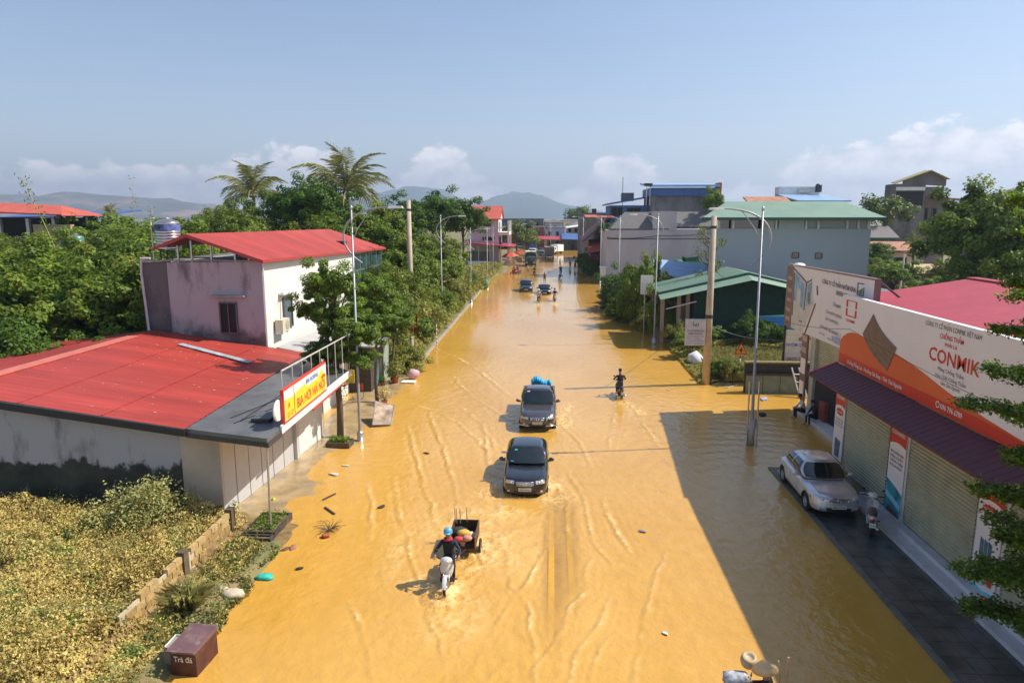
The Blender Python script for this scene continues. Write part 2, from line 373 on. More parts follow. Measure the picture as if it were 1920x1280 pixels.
# ------------------------------------------------------------------ flood water
CRESTS = [[(-6.99,32.62),(-5.77,28.28),(-4.91,25.24),(-3.96,22.33),(-3.56,20.7)],[(-6.4,34.96),(-4.9,29.77),(-3.71,25.31),(-3.15,22.82)],[(-6.17,25.73),(-5.29,22.7),(-4.59,20.64),(-3.96,18.59),(-3.17,16.39),(-2.5,14.82),(-2.15,13.5)],[(-.23,22.67),(0,20.46),(-.5,18),(-.94,17.06),(-1.34,15.63),(-1.57,14.41),(-1.57,13.53)],[(-1.68,21.52),(-1.31,19.6),(-1.09,17.74),(-.45,16.47),(-.32,14.36),(-.21,13.43)],[(1.29,19.55),(1.1,18.85),(1.03,17.47),(.57,16.6),(.22,15.19),(-.23,14.49),(-.43,13.42)],[(1.64,17.28),(1.31,15.85),(.93,15.4),(.62,14.63),(.46,13.47)],[(1.47,15.44),(1.01,14.56),(.91,13.5)],[(3.62,19.88),(2.88,17.82),(2.22,15.18),(1.82,13.55)],[(-10.0,54.31),(-7.24,50.08),(-4.45,43.97),(-2.18,37.96)],[(-7.67,36.49),(-5.95,34.99),(-4.19,32.25),(-2.56,28.46)],[(.34,33.41),(1.4,30.13),(1.69,26.78)],[(.08,25.53),(.66,23.75),(.52,21.53),(.89,19.52)],[(4.1,37.97),(4.5,35.08),(4.89,29.6)],[(3.78,37.72),(3.13,33.57),(2.49,28.75)],[(-4.97,36.1),(-3.51,33.18),(-2.21,28.48)],[(-6.53,43.85),(-4.66,38.41),(-1.92,33.28)],[(-3.38,33.19),(-2.67,28.46),(-2.19,25.4)],[(.73,26.72),(1.32,23.54),(1.35,20.61),(1.88,18.93)],[(1.93,24.06),(2.11,21.62),(2.57,19.62)],[(-2.57,20.76),(-2,19.36),(-1.72,18.11)],[(-7.03,25.12),(-6.07,22.2),(-5.54,19.5)],[(-5.32,16.78),(-4.33,14.93),(-3.81,13.4)],[(-.82,14.31),(-1.16,13.92),(-1.46,13.36)]]
wx = np.concatenate([np.linspace(-15,-10,14)[:-1], np.arange(-10, 9.2, .046), np.linspace(9.2, 26, 44)])
wy = [7.0]
while wy[-1] < 70: wy.append(wy[-1] * 1.0028 if wy[-1] > 14 else wy[-1]+.04)
while wy[-1] < 300: wy.append(wy[-1] * 1.02)
wy = np.array(wy); WX, WY = np.meshgrid(wx, wy)
rs = np.random.RandomState(3)
def vnoise(X, Y, seed, oct=4, per=.5):
    """smooth value noise on arrays"""
    tot = np.zeros_like(X); amp = 1.; f = 1.; s = 0
    for o in range(oct):
        r = np.random.RandomState(seed + o*17).rand(256, 256)
        xi = X*f + 1000.37; yi = Y*f + 2000.71; x0 = np.floor(xi).astype(int); y0 = np.floor(yi).astype(int)
        fx = xi - x0; fy = yi - y0; fx = fx*fx*(3-2*fx); fy = fy*fy*(3-2*fy)
        a = r[x0 % 256, y0 % 256]; b = r[(x0+1) % 256, y0 % 256]; c = r[x0 % 256, (y0+1) % 256]; d = r[(x0+1) % 256, (y0+1) % 256]
        tot += amp * ((a*(1-fx)+b*fx)*(1-fy) + (c*(1-fx)+d*fx)*fy); s += amp; amp *= per; f *= 2.03
    return tot / s - .5
H = np.zeros_like(WX); FO = np.zeros_like(WX)
jx = WX + .22*vnoise(WX*1.1, WY*1.1, 5) + .10*vnoise(WX*5, WY*5, 9); jy = WY + .3*vnoise(WX*.8, WY*.8, 11)
brk = np.clip(vnoise(WX*1.5, WY*1.1, 21)*3.2 + .55, 0, 1); fine = vnoise(WX*9, WY*9, 31, 3)
for ci, cr_ in enumerate(CRESTS):
    p = np.array(cr_); L_ = np.r_[0, np.cumsum(np.linalg.norm(np.diff(p, axis=0), axis=1))]
    t = np.linspace(0, L_[-1], max(8, int(L_[-1]/.25)))
    # smooth the traced line
    px = np.interp(t, L_, p[:, 0]); py = np.interp(t, L_, p[:, 1])
    for _ in range(3): px[1:-1] = (px[:-2]+2*px[1:-1]+px[2:])/4; py[1:-1] = (py[:-2]+2*py[1:-1]+py[2:])/4
    D = np.full_like(WX, 9.); T = np.zeros_like(WX); SD = np.zeros_like(WX)
    bb = (WX > px.min()-1.2) & (WX < px.max()+1.2) & (WY > py.min()-1.2) & (WY < py.max()+1.2)
    X_, Y_ = jx[bb], jy[bb]; d_ = np.full(X_.shape, 9.); t_ = np.zeros(X_.shape); s_ = np.zeros(X_.shape)
    for k in range(len(px)-1):
        ax, ay = px[k], py[k]; bx, by = px[k+1]-ax, py[k+1]-ay; l2 = bx*bx+by*by+1e-9
        u = np.clip(((X_-ax)*bx + (Y_-ay)*by)/l2, 0, 1); ex = X_-ax-u*bx; ey = Y_-ay-u*by; q = np.hypot(ex, ey)
        m_ = q < d_; d_[m_] = q[m_]; t_[m_] = (k + u[m_])/(len(px)-1); s_[m_] = np.sign(bx*ey - by*ex)[m_]
    w_ = .034 + .0020*Y_; env = np.sin(np.pi*np.clip(t_, .0, 1))**.45 * (.35 + .65*brk[bb])
    sd = d_*s_; am = .6 + .012*Y_
    H[bb] += am * env * (.034*np.exp(-(sd/w_)**2) - .020*np.exp(-((sd+2.2*w_)/w_)**2) + .012*np.exp(-((sd-3.5*w_)/w_)**2) + .007*np.exp(-((sd-6.5*w_)/w_)**2))
    FO[bb] = np.maximum(FO[bb], env * brk[bb] * np.exp(-(sd/(w_*.8))**2) * (.22 + 2.4*np.clip(fine[bb]+.08, 0, 1)))
def churn(cx, cy, rx, ry, amt=1.0, hgt=.05, rot=0.):
    c, s = math.cos(rot), math.sin(rot); X_ = (WX-cx)*c + (WY-cy)*s; Y_ = -(WX-cx)*s + (WY-cy)*c
    g = np.exp(-((X_/rx)**2 + (Y_/ry)**2)); n_ = vnoise(WX*3.2, WY*3.2, 77, 5, .6); n2_ = vnoise(WX*8, WY*8, 97, 3, .6)
    global H, FO
    H += g * n_ * hgt * 2.4 + g * n2_ * hgt*1.2; rr = np.hypot(X_/rx, Y_/ry); ring = np.clip(np.sin(rr*9 + 5*n_), 0, 1)**2; FO = np.maximum(FO, np.clip(g*1.3*amt * (.10 + 2.4*np.clip(n_, 0, 1) + 2.6*np.clip(n2_, 0, 1) + .35*ring), 0, 1)); H += g*ring*hgt*.35
# sedan (-.93,25.8) pickup (-.6,34) rickshaw bike (-2.9,18.3)
for a in [(-.05,24.6,.5,1.3,1.1,.07,.15),(.45,23.9,.55,.5,.8,.05),(-2.1,24.1,.55,.55,.7,.07),(-1,28.9,1.1,.9,.45,.05),(.55,33.4,.55,1.2,1.0,.06),(.9,35.5,.45,1.2,.6,.04),(-1.8,33,.35,.9,.45,.04),(-1.0,24.0,.9,.22,.6,.05),
          (-2.7,17.2,.55,.75,1.0,.07),(-3.5,17.6,.5,.5,.7,.06),(-2.0,19.6,.55,1.4,.75,.05,-.25),(-3.0,21.3,1.2,1.7,.45,.04),(-2.4,16.0,.9,1.2,.35,.03),(-1.1,19.6,.8,1.6,.3,.03),(-4.6,19.4,.35,1.6,.35,.03),(-1.6,22.4,.8,.7,.5,.04),
          (4.15,36.9,.4,.9,.8,.04),(4.5,35.5,.5,1.4,.5,.03),(-1.5,80.4,.5,1.6,.9,.05),(.6,81.6,.6,1.4,.9,.05),(-2.6,92,.6,2,.6,.05),(0,89,.8,2,.6,.05)]: churn(*a)
# ring ripples in the shaded yard and fanning behind the pickup, small chop everywhere
dR = np.hypot(WX-8.6, WY-24.0)
H += .0045*np.sin(dR*7.5 + 2*vnoise(WX*.7, WY*.7, 41)) * np.clip(1-abs(dR-7)/9, 0, 1) * (WX > 3.5) * np.clip((WY-16)/6, 0, 1)
dL = np.hypot(WX+1, (WY-33)*.8); H += .0035*np.sin(dL*6 + 5*vnoise(WX*.5, WY*.5, 43)) * np.clip(1-abs(dL-5.5)/5, 0, 1)
dM = np.hypot(WX-1.2, (WY-16)*.45); H += .0028*np.sin(dM*11 + 6*vnoise(WX*.6, WY*.35, 47)) * np.clip(1-abs(dM-2)/2.5, 0, 1)
calm = np.clip((8.9-WX)/1.2, .1, 1) * np.clip((WX+9.5)/1.5, .3, 1)
act = .35 + 1.3*np.exp(-((WX+.8)/4.2)**2) + .9*np.clip((WX-4.2)/1.5, 0, 1)*np.clip((70-WY)/30, 0, 1)
H += (.010*vnoise(WX*.9, WY*.9, 51, 4) + (.010*vnoise(WX*3.4, WY*2.4, 61, 4, .6) + .011*vnoise(WX*8, WY*5, 63, 3))*act) * calm
H = np.clip(H, -.07, .15)
n_r, n_c = WX.shape
V = np.stack([WX, WY, H], -1).reshape(-1, 3)
ii = np.arange(n_r*n_c).reshape(n_r, n_c); Fq = np.stack([ii[:-1,:-1], ii[:-1,1:], ii[1:,1:], ii[1:,:-1]], -1).reshape(-1, 4)
me = bpy.data.meshes.new('water'); me.vertices.add(len(V)); me.vertices.foreach_set('co', V.reshape(-1))
me.loops.add(Fq.size); me.loops.foreach_set('vertex_index', Fq.reshape(-1)); me.polygons.add(len(Fq))
me.polygons.foreach_set('loop_start', np.arange(0, Fq.size, 4)); me.polygons.foreach_set('loop_total', np.full(len(Fq), 4))
me.attributes.new('foam', 'FLOAT', 'POINT').data.foreach_set('value', np.clip(FO, 0, 1).reshape(-1))
CL = .42*np.exp(-(((WX-.36)/.52)**4)) * np.clip(1-abs((WY-20.3)/4.2)**3, 0, 1) + .25*np.exp(-(((WX-.1)/.25)**4))*np.clip(1-abs((WY-17.5)/3)**3, 0, 1)
me.attributes.new('clear', 'FLOAT', 'POINT').data.foreach_set('value', np.clip(CL, 0, .7).reshape(-1))
me.update(calc_edges=True); me.polygons.foreach_set('use_smooth', [True]*len(Fq))
m, nt, b = _nt('muddy_water'); N = nt.nodes; L = nt.links
geo = N.new('ShaderNodeNewGeometry')
def noise_n(sc, detail, vec=None, strch=None, rough=.55):
    n = N.new('ShaderNodeTexNoise'); n.inputs['Scale'].default_value = sc; n.inputs['Detail'].default_value = detail; n.inputs['Roughness'].default_value = rough
    if strch:
        mp = N.new('ShaderNodeMapping'); mp.inputs['Scale'].default_value = strch; L.new(geo.outputs['Position'], mp.inputs[0]); L.new(mp.outputs[0], n.inputs['Vector'])
    else: L.new(geo.outputs['Position'], n.inputs['Vector'])
    return n
nz = noise_n(.16, 6, strch=(1, .55, 1)); nf = noise_n(2.2, 6)
cr = N.new('ShaderNodeValToRGB'); cr.color_ramp.elements[0].position = .32; cr.color_ramp.elements[0].color = (.60,.315,.045,1)
cr.color_ramp.elements[1].position = .68; cr.color_ramp.elements[1].color = (.72,.41,.10,1); L.new(nz.outputs['Fac'], cr.inputs[0])
mf = N.new('ShaderNodeMix'); mf.data_type = 'RGBA'; mf.blend_type = 'MULTIPLY'; mf.inputs['Factor'].default_value = .22
L.new(cr.outputs[0], mf.inputs['A']); L.new(nf.outputs['Fac'], mf.inputs['B'])
fa = N.new('ShaderNodeAttribute'); fa.attribute_name = 'foam'
m2 = N.new('ShaderNodeMix'); m2.data_type = 'RGBA'; L.new(fa.outputs['Fac'], m2.inputs['Factor']); L.new(mf.outputs['Result'], m2.inputs['A']); m2.inputs['B'].default_value = (.86,.62,.28,1)
L.new(m2.outputs['Result'], b.inputs['Base Color'])
rr_ = N.new('ShaderNodeMapRange'); rr_.inputs['To Min'].default_value = .10; rr_.inputs['To Max'].default_value = .6; L.new(fa.outputs['Fac'], rr_.inputs['Value']); L.new(rr_.outputs[0], b.inputs['Roughness'])
b.inputs['IOR'].default_value = 1.42; b.inputs['Coat Weight'].default_value = .2; b.inputs['Coat IOR'].default_value = 1.45; b.inputs['Coat Roughness'].default_value = .06
h1 = noise_n(2.6, 3, strch=(1, .8, 1)); h2 = noise_n(11, 3)
ad = N.new('ShaderNodeMath'); ad.operation = 'MULTIPLY_ADD'; L.new(h2.outputs['Fac'], ad.inputs[0]); ad.inputs[1].default_value = .22; L.new(h1.outputs['Fac'], ad.inputs[2])
bp = N.new('ShaderNodeBump'); bp.inputs['Strength'].default_value = .7; bp.inputs['Distance'].default_value = .05; L.new(ad.outputs[0], bp.inputs['Height']); L.new(bp.outputs[0], b.inputs['Normal']); L.new(bp.outputs[0], b.inputs['Coat Normal'])
spy = N.new('ShaderNodeSeparateXYZ'); L.new(geo.outputs['Position'], spy.inputs[0])
cy_ = N.new('ShaderNodeMapRange'); cy_.inputs['From Min'].default_value = 32; cy_.inputs['From Max'].default_value = 60; cy_.inputs['To Min'].default_value = .7; cy_.inputs['To Max'].default_value = .16
L.new(spy.outputs[1], cy_.inputs['Value']); L.new(cy_.outputs[0], bp.inputs['Strength'])      # calmer water away from the vehicles
ca = N.new('ShaderNodeAttribute'); ca.attribute_name = 'clear'
iv = N.new('ShaderNodeMath'); iv.operation = 'SUBTRACT'; iv.inputs[0].default_value = 1.; L.new(ca.outputs['Fac'], iv.inputs[1]); L.new(iv.outputs[0], b.inputs['Alpha'])
me.materials.append(m); struct(link(bpy.data.objects.new('water', me)))

# ------------------------------------------------------------------ pavements
M_pav = mat('wet_pavement', (.40,.29,.15), .13, var=.3, scale=1.2, dirt=(.26,.2,.13), dscale=1.0, damt=.8, spec=.6, bump=.1, bscale=4)
px = np.linspace(-11.2, -7.9, 40); py = np.linspace(20.2, 43, 160); PX, PY = np.meshgrid(px, py)
PZ = .055 - .075*np.clip((PX+10.4)/2.1, 0, 1) + .065*vnoise(PX*.8, PY*.8, 201, 4) - .03*np.exp(-((PX+9.4)**2/.5 + (PY-27)**2/5))
mb = MB(); mb.v = np.stack([PX, PY, PZ], -1).reshape(-1, 3).tolist(); k = len(px)
mb.f = [(j*k+i, j*k+i+1, (j+1)*k+i+1, (j+1)*k+i) for j in range(len(py)-1) for i in range(k-1)]; mb.mi = [0]*len(mb.f)
struct(mb.build('pavement', M_pav, smooth=True))
# right: dark wet tiles in front of the shutters
M_tile = mat('wet_stone_tile', (.075,.08,.078), .22, var=.4, scale=1.6, dirt=(.12,.11,.09), dscale=.8, damt=.7, spec=.6, bump=.08)
M_kerb = mat('kerb_stone', (.16,.15,.12), .6, var=.3, scale=4)
pv = struct(MB().box(8.98, 11.3, 6, 27.4, -.3, .035).build('pavement', M_kerb))
tiles = [MB().hexa([(-.242+.004*a,-.292,-.02),(.242,-.292,-.02),(.242,.292,-.02),(-.242,.292,-.02)], [(-.242,-.292,.012),(.242,-.292,.012),(.242,.292,.012),(-.242,.292,.012)]).mesh('tile', M_tile) for a in range(2)]
rg = random.Random(4)
for i in range(4):
    for j in range(30):
        o = bpy.data.objects.new('tile', tiles[(i+j) % 2]); link(o, pv)
        o.location = (9.27 + i*.50, 9.3 + j*.60, .036 + rg.uniform(0, .006)); o.rotation_euler = (rg.uniform(-.006,.006), rg.uniform(-.006,.006), 0)
for j in range(11):
    o = MB().box(8.83, 8.975, 6.5+j*1.9, 8.385+j*1.9, -.3, .045+rg.uniform(-.01,.01)).build('kerb_stone', M_kerb, pv)
# left kerb farther down the road, a dry light strip
mb = MB()
for y in range(43, 96, 2):
    x0, x1 = XL(y), XL(y+2); mb.add([(x0-.9,y,.05),(x0+.05,y,.05),(x1+.05,y+2,.05),(x1-.9,y+2,.05),(x0+.05,y,-.2),(x1+.05,y+2,-.2)], [(0,1,2,3),(1,4,5,2)])
struct(mb.build('kerb', mat('pale_kerb', (.36,.33,.28), .6, var=.2, scale=2)))
mb = MB()
for y in range(84, 110, 2): mb.add([(XR(y+2)-.3,y,.18),(XR(y+2)+1.6,y,.18),(XR(y+2)+1.6,y+2,.18),(XR(y+2)-.3,y+2,.18),(XR(y+2)-.3,y,-.2),(XR(y+2)-.3,y+2,-.2)], [(0,1,2,3),(0,3,5,4)])
mb.build('pavement', M_conc)['kind'] = 'structure'

# ------------------------------------------------------------------ hills
def hill(name, D, pts, m, depth, seed):
    P = [(x/1300*D*1.003, 10 + h/1300*D) for x, h in pts]
    xs = np.linspace(P[0][0], P[-1][0], 140); zs = np.interp(xs, [p[0] for p in P], [p[1] for p in P])
    vs, fs = [], []; K = 14; n = len(xs)
    for k in range(K):
        t = k/(K-1); prof = math.sin(min(1, (1-abs(2*t-1.0)))*math.pi/2)
        for i, x in enumerate(xs):
            nz_ = mnoise.fractal(Vector((x/D*22, t*4.0, seed)), .8, 2.0, 6)
            z = zs[i]*prof*(1 + (.22*nz_ if abs(t-.5) > .04 else .035*nz_)) - 5*(1-prof)
            vs.append((x, D + (t-.5)*depth, z))
    fs = [(k*n+i, k*n+i+1, (k+1)*n+i+1, (k+1)*n+i) for k in range(K-1) for i in range(n-1)]
    mb = MB(); mb.add(vs, fs); return struct(mb.build(name, m, smooth=True))
M_hillA = mat('bare_hill', (.08,.085,.06), .95, var=.4, scale=.004, dirt=(.42,.20,.14), dscale=.004, damt=.95, stretch=(1,1,2.5))
M_hillB = mat('green_hill', (.03,.06,.045), .95, var=.5, scale=.004)
hill('hills', 3600, [(-1500,0),(-1250,30),(-1100,42),(-1036,44),(-990,38),(-950,30),(-920,40),(-890,47),(-830,42),(-760,36),(-700,30),(-650,22),(-590,14),(-480,5),(-420,-5)], M_hillA, 1500, 3.)
hill('hills', 5200, [(-480,-2),(-400,20),(-340,38),(-295,50),(-240,55),(-200,52),(-160,20),(-120,32),(-80,43),(-50,45),(-20,38),(5,28),(30,22),(60,19),(90,10),(140,2),(200,-4)], M_hillB, 1800, 9.)
hill('hills', 4200, [(480,-4),(560,10),(612,22),(660,38),(700,30),(800,20),(1000,22),(1300,5)], M_hillB, 1400, 14.)
# ================================================================== left: beer shop with the red sheet roof
def wall_stain_mat(name, clean, dirty, zsplit, soft=.25, hole=.9):
    """plaster with a ragged mould line: clean above, dirty below, blotches all over"""
    m, nt, b = _nt(name); N = nt.nodes; L = nt.links
    geo = N.new('ShaderNodeNewGeometry'); sp = N.new('ShaderNodeSeparateXYZ'); L.new(geo.outputs['Position'], sp.inputs[0])
    mp = N.new('ShaderNodeMapping'); mp.inputs['Scale'].default_value = (1, 1, .35); L.new(geo.outputs['Position'], mp.inputs[0])
    def nz(s, d, v=None, r=.6):
        n = N.new('ShaderNodeTexNoise'); n.inputs['Scale'].default_value = s; n.inputs['Detail'].default_value = d; n.inputs['Roughness'].default_value = r
        L.new(v or geo.outputs['Position'], n.inputs['Vector']); return n.outputs['Fac']
    def M(op, a, b_, c=None):
        n = N.new('ShaderNodeMath'); n.operation = op
        for i, v in enumerate((a, b_, c)):
            if v is None: continue
            if isinstance(v, (int, float)): n.inputs[i].default_value = v
            else: L.new(v, n.inputs[i])
        return n.outputs[0]
    edge = M('ADD', sp.outputs[2], M('MULTIPLY', M('SUBTRACT', nz(.55, 8), .5), 2.6)); edge = M('ADD', edge, M('MULTIPLY', M('SUBTRACT', nz(3, 5, mp.outputs[0]), .5), 1.0))
    r = N.new('ShaderNodeMapRange'); r.interpolation_type = 'SMOOTHSTEP'; r.inputs['From Min'].default_value = zsplit - soft; r.inputs['From Max'].default_value = zsplit + soft; r.inputs['To Min'].default_value = 1; r.inputs['To Max'].default_value = 0; L.new(edge, r.inputs['Value'])
    r2 = N.new('ShaderNodeMapRange'); r2.inputs['From Min'].default_value = .52; r2.inputs['From Max'].default_value = .68; r2.inputs['To Max'].default_value = hole; L.new(nz(1.3, 10, mp.outputs[0], .68), r2.inputs['Value'])
    mix1 = N.new('ShaderNodeMix'); mix1.data_type = 'RGBA'; mix1.inputs['A'].default_value = (*clean, 1); mix1.inputs['B'].default_value = (*[c*.42 for c in clean], 1); L.new(r2.outputs[0], mix1.inputs['Factor'])
    mix2 = N.new('ShaderNodeMix'); mix2.data_type = 'RGBA'; L.new(mix1.outputs['Result'], mix2.inputs['A']); L.new(r.outputs[0], mix2.inputs['Factor'])
    cr = N.new('ShaderNodeValToRGB'); cr.color_ramp.elements[0].color = (*[c*.55 for c in dirty], 1); cr.color_ramp.elements[1].color = (*[c*1.5 for c in dirty], 1); cr.color_ramp.elements[0].position = .35; cr.color_ramp.elements[1].position = .7
    L.new(nz(1.1, 7), cr.inputs[0]); L.new(cr.outputs[0], mix2.inputs['B']); L.new(mix2.outputs['Result'], b.inputs['Base Color']); b.inputs['Roughness'].default_value = .9
    bp = N.new('ShaderNodeBump'); bp.inputs['Strength'].default_value = .25; bp.inputs['Distance'].default_value = .02; L.new(nz(14, 4), bp.inputs['Height']); L.new(bp.outputs[0], b.inputs['Normal'])
    return m
M_wallA = wall_stain_mat('mouldy_plaster', (.42,.41,.42), (.045,.05,.036), 2.05, .10, .95)
M_wallB = wall_stain_mat('stained_lilac_plaster', (.43,.40,.41), (.18,.165,.16), 4.5, .5, 1.0)
M_wallD = wall_stain_mat('dark_weathered_plaster', (.15,.14,.14), (.07,.07,.065), 4.6, .6)
M_beige = mat('beige_panel', (.50,.44,.35), .7, var=.12, scale=1, dirt=(.35,.3,.22), damt=.4)
M_metalp = mat('pale_metal_panel', (.55,.55,.56), .45, .1, var=.08, scale=1.2, dirt=(.4,.38,.34), damt=.4)
M_cream = mat('cream_plaster', (.74,.72,.66), .85, var=.05, scale=.8, dirt=(.6,.57,.5), dscale=.7, damt=.5)  # plain cream plaster colour with random dirt patches
M_frame = mat('grey_window_frame', (.10,.10,.105), .5, var=.1)
M_darkroom = mat('dark_interior', (.02,.02,.022), .9)  # near-black colour stands in for shade inside rooms and openings

shop = empty('shop_house', 'low corner shop with wide red sheet roof and mouldy grey front wall', 'shop', (-12, 21, 0))
def P(parent, o):   # parent keeping world place (parents are empties placed at a base)
    o.parent = parent; o.matrix_parent_inverse = Matrix.Translation(parent.location).inverted() if parent.rotation_euler.z == 0 else parent.matrix_world.inverted(); return o
def part(parent, mb, name, m, smooth=False, sub=None):
    o = mb.build(name, m, None, smooth); P(parent, o); return o
def rz(x): return 3.28 + .134*(-11.8 - x)
def ptext(parent, nm, st, m, *a, **k):
    o = text(nm, st, m, None, *a, **k)
    if o is not None: P(parent, o)
    return o
part(shop, MB().slab([(-27,21.2,-.1),(-12.15,21.2,-.1),(-12.15,21.2,rz(-12.15)-.06),(-20.1,21.2,rz(-20.1)-.06),(-27,21.2,3.5)], (0,.2,0)), 'wall', M_wallA)
part(shop, MB().slab([(-12.148,21.2,.45),(-11.0,21.5,.45),(-11.0,21.5,3.12),(-12.148,21.2,3.12)], (.02,.12,0)), 'beige_panel', M_beige)
part(shop, MB().slab([(-12.145,21.24,-.2),(-11.03,21.54,-.2),(-11.03,21.54,.445),(-12.145,21.24,.445)], (.02,.3,0)), 'plinth', mat('dark_plinth', (.06,.06,.045), .9))
dirv = Vector((.5, 8.7, 0)); sA = Vector((-10.99, 21.5, 0))
for i in range(6):
    a = sA + dirv*(i*.107+.003); b = sA + dirv*((i+1)*.107-.003)
    part(shop, MB().slab([a+Vector((0,0,.06)), b+Vector((0,0,.06)), b+Vector((0,0,3.12)), a+Vector((0,0,3.12))], (-.08,0,0)), 'side_panel', M_metalp)
a = sA + dirv*.645
part(shop, MB().box(a.x-.12, a.x+.14, a.y, a.y+.3, 0, 3.12), 'pillar', M_metalp)
a = sA + dirv*.682; b = sA + dirv*1.0
part(shop, MB().slab([a+Vector((0,0,.02)), b+Vector((0,0,.02)), b+Vector((0,0,3.12)), a+Vector((0,0,3.12))], (-.15,0,0)), 'side_wall', M_cream)
part(shop, MB().slab([(-10.52,30.2,0),(-12.6,30.4,0),(-12.6,30.4,3.1),(-10.52,30.2,3.1)], (0,.15,0)), 'back_wall', M_cream)
part(shop, MB().ribbed((-11.8,20.95,3.28),(-12.2,33.5,3.32),(-20.1,21.0,4.40),(-20.0,33.5,4.40), 34, .014, .2), 'roof_sheet', M_red_roof)
part(shop, MB().ribbed((-20.1,21.0,4.40),(-20.0,33.5,4.40),(-27,21.0,3.5),(-27,33.5,3.5), 34, .022, .25), 'roof_sheet', M_red_roof)
part(shop, MB().slab([(-20.35,20.9,4.39),(-19.85,20.9,4.39),(-19.75,31.6,4.39),(-20.25,31.6,4.39)], (0,0,.055)), 'ridge_cap', mat('faded_red_cap', (.55,.16,.12), .5, var=.1))
mb = MB()
for (xa, xb) in ((-20.1,-11.78),(-27,-20.1)):
    za, zb = (rz(xa) if xa > -25 else 3.5), rz(xb)
    mb.hexa([(xa,20.84,za-.24),(xb,20.84,zb-.24),(xb,20.98,zb-.24),(xa,20.98,za-.24)], [(xa,20.84,za+.0),(xb,20.84,zb+.0),(xb,20.98,zb+.0),(xa,20.98,za+.0)])
part(shop, mb, 'gutter', mat('black_gutter', (.035,.036,.038), .5, .3))
# blue-white translucent strip lying in the roof
part(shop, MB().hexa([(-17.6,31.2,4.10),(-13.6,29.7,3.58),(-13.5,30.0,3.58),(-17.5,31.5,4.10)], [(-17.6,31.2,4.135),(-13.6,29.7,3.615),(-13.5,30.0,3.615),(-17.5,31.5,4.135)]), 'roof_light_strip', mat('pale_plastic_strip', (.40,.44,.47), .35, var=.25, scale=3))
for xl in (-14.6,-17.4):
    part(shop, MB().hexa([(xl-.03,21.0,rz(xl)+.016),(xl+.03,21.0,rz(xl)+.012),(xl-.05,33.2,rz(xl)+.03),(xl-.11,33.2,rz(xl)+.034)], [(xl-.03,21.0,rz(xl)+.030),(xl+.03,21.0,rz(xl)+.024),(xl-.05,33.2,rz(xl)+.042),(xl-.11,33.2,rz(xl)+.046)]), 'sheet_lap', M_red_roof)
rg = random.Random(5); mb = MB()
for _ in range(70):
    x = rg.uniform(-19.5,-12.4); y = rg.uniform(21.5,32.5); s = rg.uniform(.02,.055); z = rz(x)+.03; mb.add([(x,y,z),(x+s*1.6,y+s*.3,z),(x+s*1.2,y+s,z+.006),(x-s*.2,y+s*.7,z)], [(0,1,2,3)])
tag(part(shop, mb, 'leaf_litter', mat('pale_dry_leaf', (.7,.62,.5), .8)), kind='stuff')
# grey canopy over the pavement
cz = 3.26
part(shop, MB().slab([(-11.78,20.95,cz-.12),(-8.75,20.1,cz-.12),(-8.95,29.7,cz-.12),(-12.18,33.0,cz-.12)], (0,0,.14)), 'canopy', M_grey_sheet)
part(shop, MB().slab([(-11.78,20.93,cz-.27),(-8.72,20.07,cz-.27),(-8.72,20.07,cz-.12),(-11.78,20.93,cz-.12)], (0,.06,0)), 'canopy_fascia', mat('charcoal_fascia', (.05,.05,.052), .5))
part(shop, MB().slab([(-8.745,20.08,cz-.27),(-8.76,21.2,cz-.27),(-8.76,21.2,cz-.12),(-8.745,20.08,cz-.12)], (.05,0,0)), 'canopy_fascia', MATS['charcoal_fascia'])
part(shop, MB().tube([(-8.94,20.39,-.05),(-8.86,20.35,cz-.13)], .038, 8), 'post', M_steel)
for a, b in (((-10.9,22.2),(-9.7,26.8)), ((-10.5,21.6),(-9.1,26.2))):
    part(shop, MB().slab([(a[0],a[1],cz+.021),(a[0]+.05,a[1],cz+.021),(b[0]+.05,b[1],cz+.021),(b[0],b[1],cz+.021)], (0,0,.02)), 'seam', M_darksteel)
part(shop, MB().box(-9.95,-9.35,21.7,22.1,cz+.021,cz+.14), 'roof_vent', M_darksteel)
part(shop, MB().slab([(-9.95,21.75,cz+.142),(-9.3,21.75,cz+.142),(-9.25,22.3,cz+.22),(-9.9,22.3,cz+.22)], (0,0,.02)), 'vent_lid', M_grey_sheet)
# white fascia under the sign with its red foot
part(shop, MB().slab([(-8.70,21.2,3.08),(-8.88,29.8,3.08),(-8.88,29.8,3.36),(-8.70,21.2,3.36)], (-.06,0,0)), 'white_fascia', M_white)
part(shop, MB().slab([(-8.69,24.2,3.02),(-8.85,28.6,3.02),(-8.85,28.6,3.078),(-8.69,24.2,3.078)], (-.06,0,0)), 'red_trim', mat('red_trim', (.45,.04,.03), .5))
rl = empty('railing', 'thin pale metal railing along the grey canopy edge behind the yellow beer sign', 'railing', (-8.9,22,3.3))
part(rl, MB().tube([(-8.98,22.1,4.97),(-8.98,29.8,4.9)], .03, 8), 'top_rail', mat('pale_rail', (.62,.6,.56), .4, .3))
for i in range(9):
    y = 22.1 + i*.96; part(rl, MB().tube([(-8.98,y,3.28),(-8.98,y,4.96)], .018, 6), 'baluster', MATS['pale_rail'])
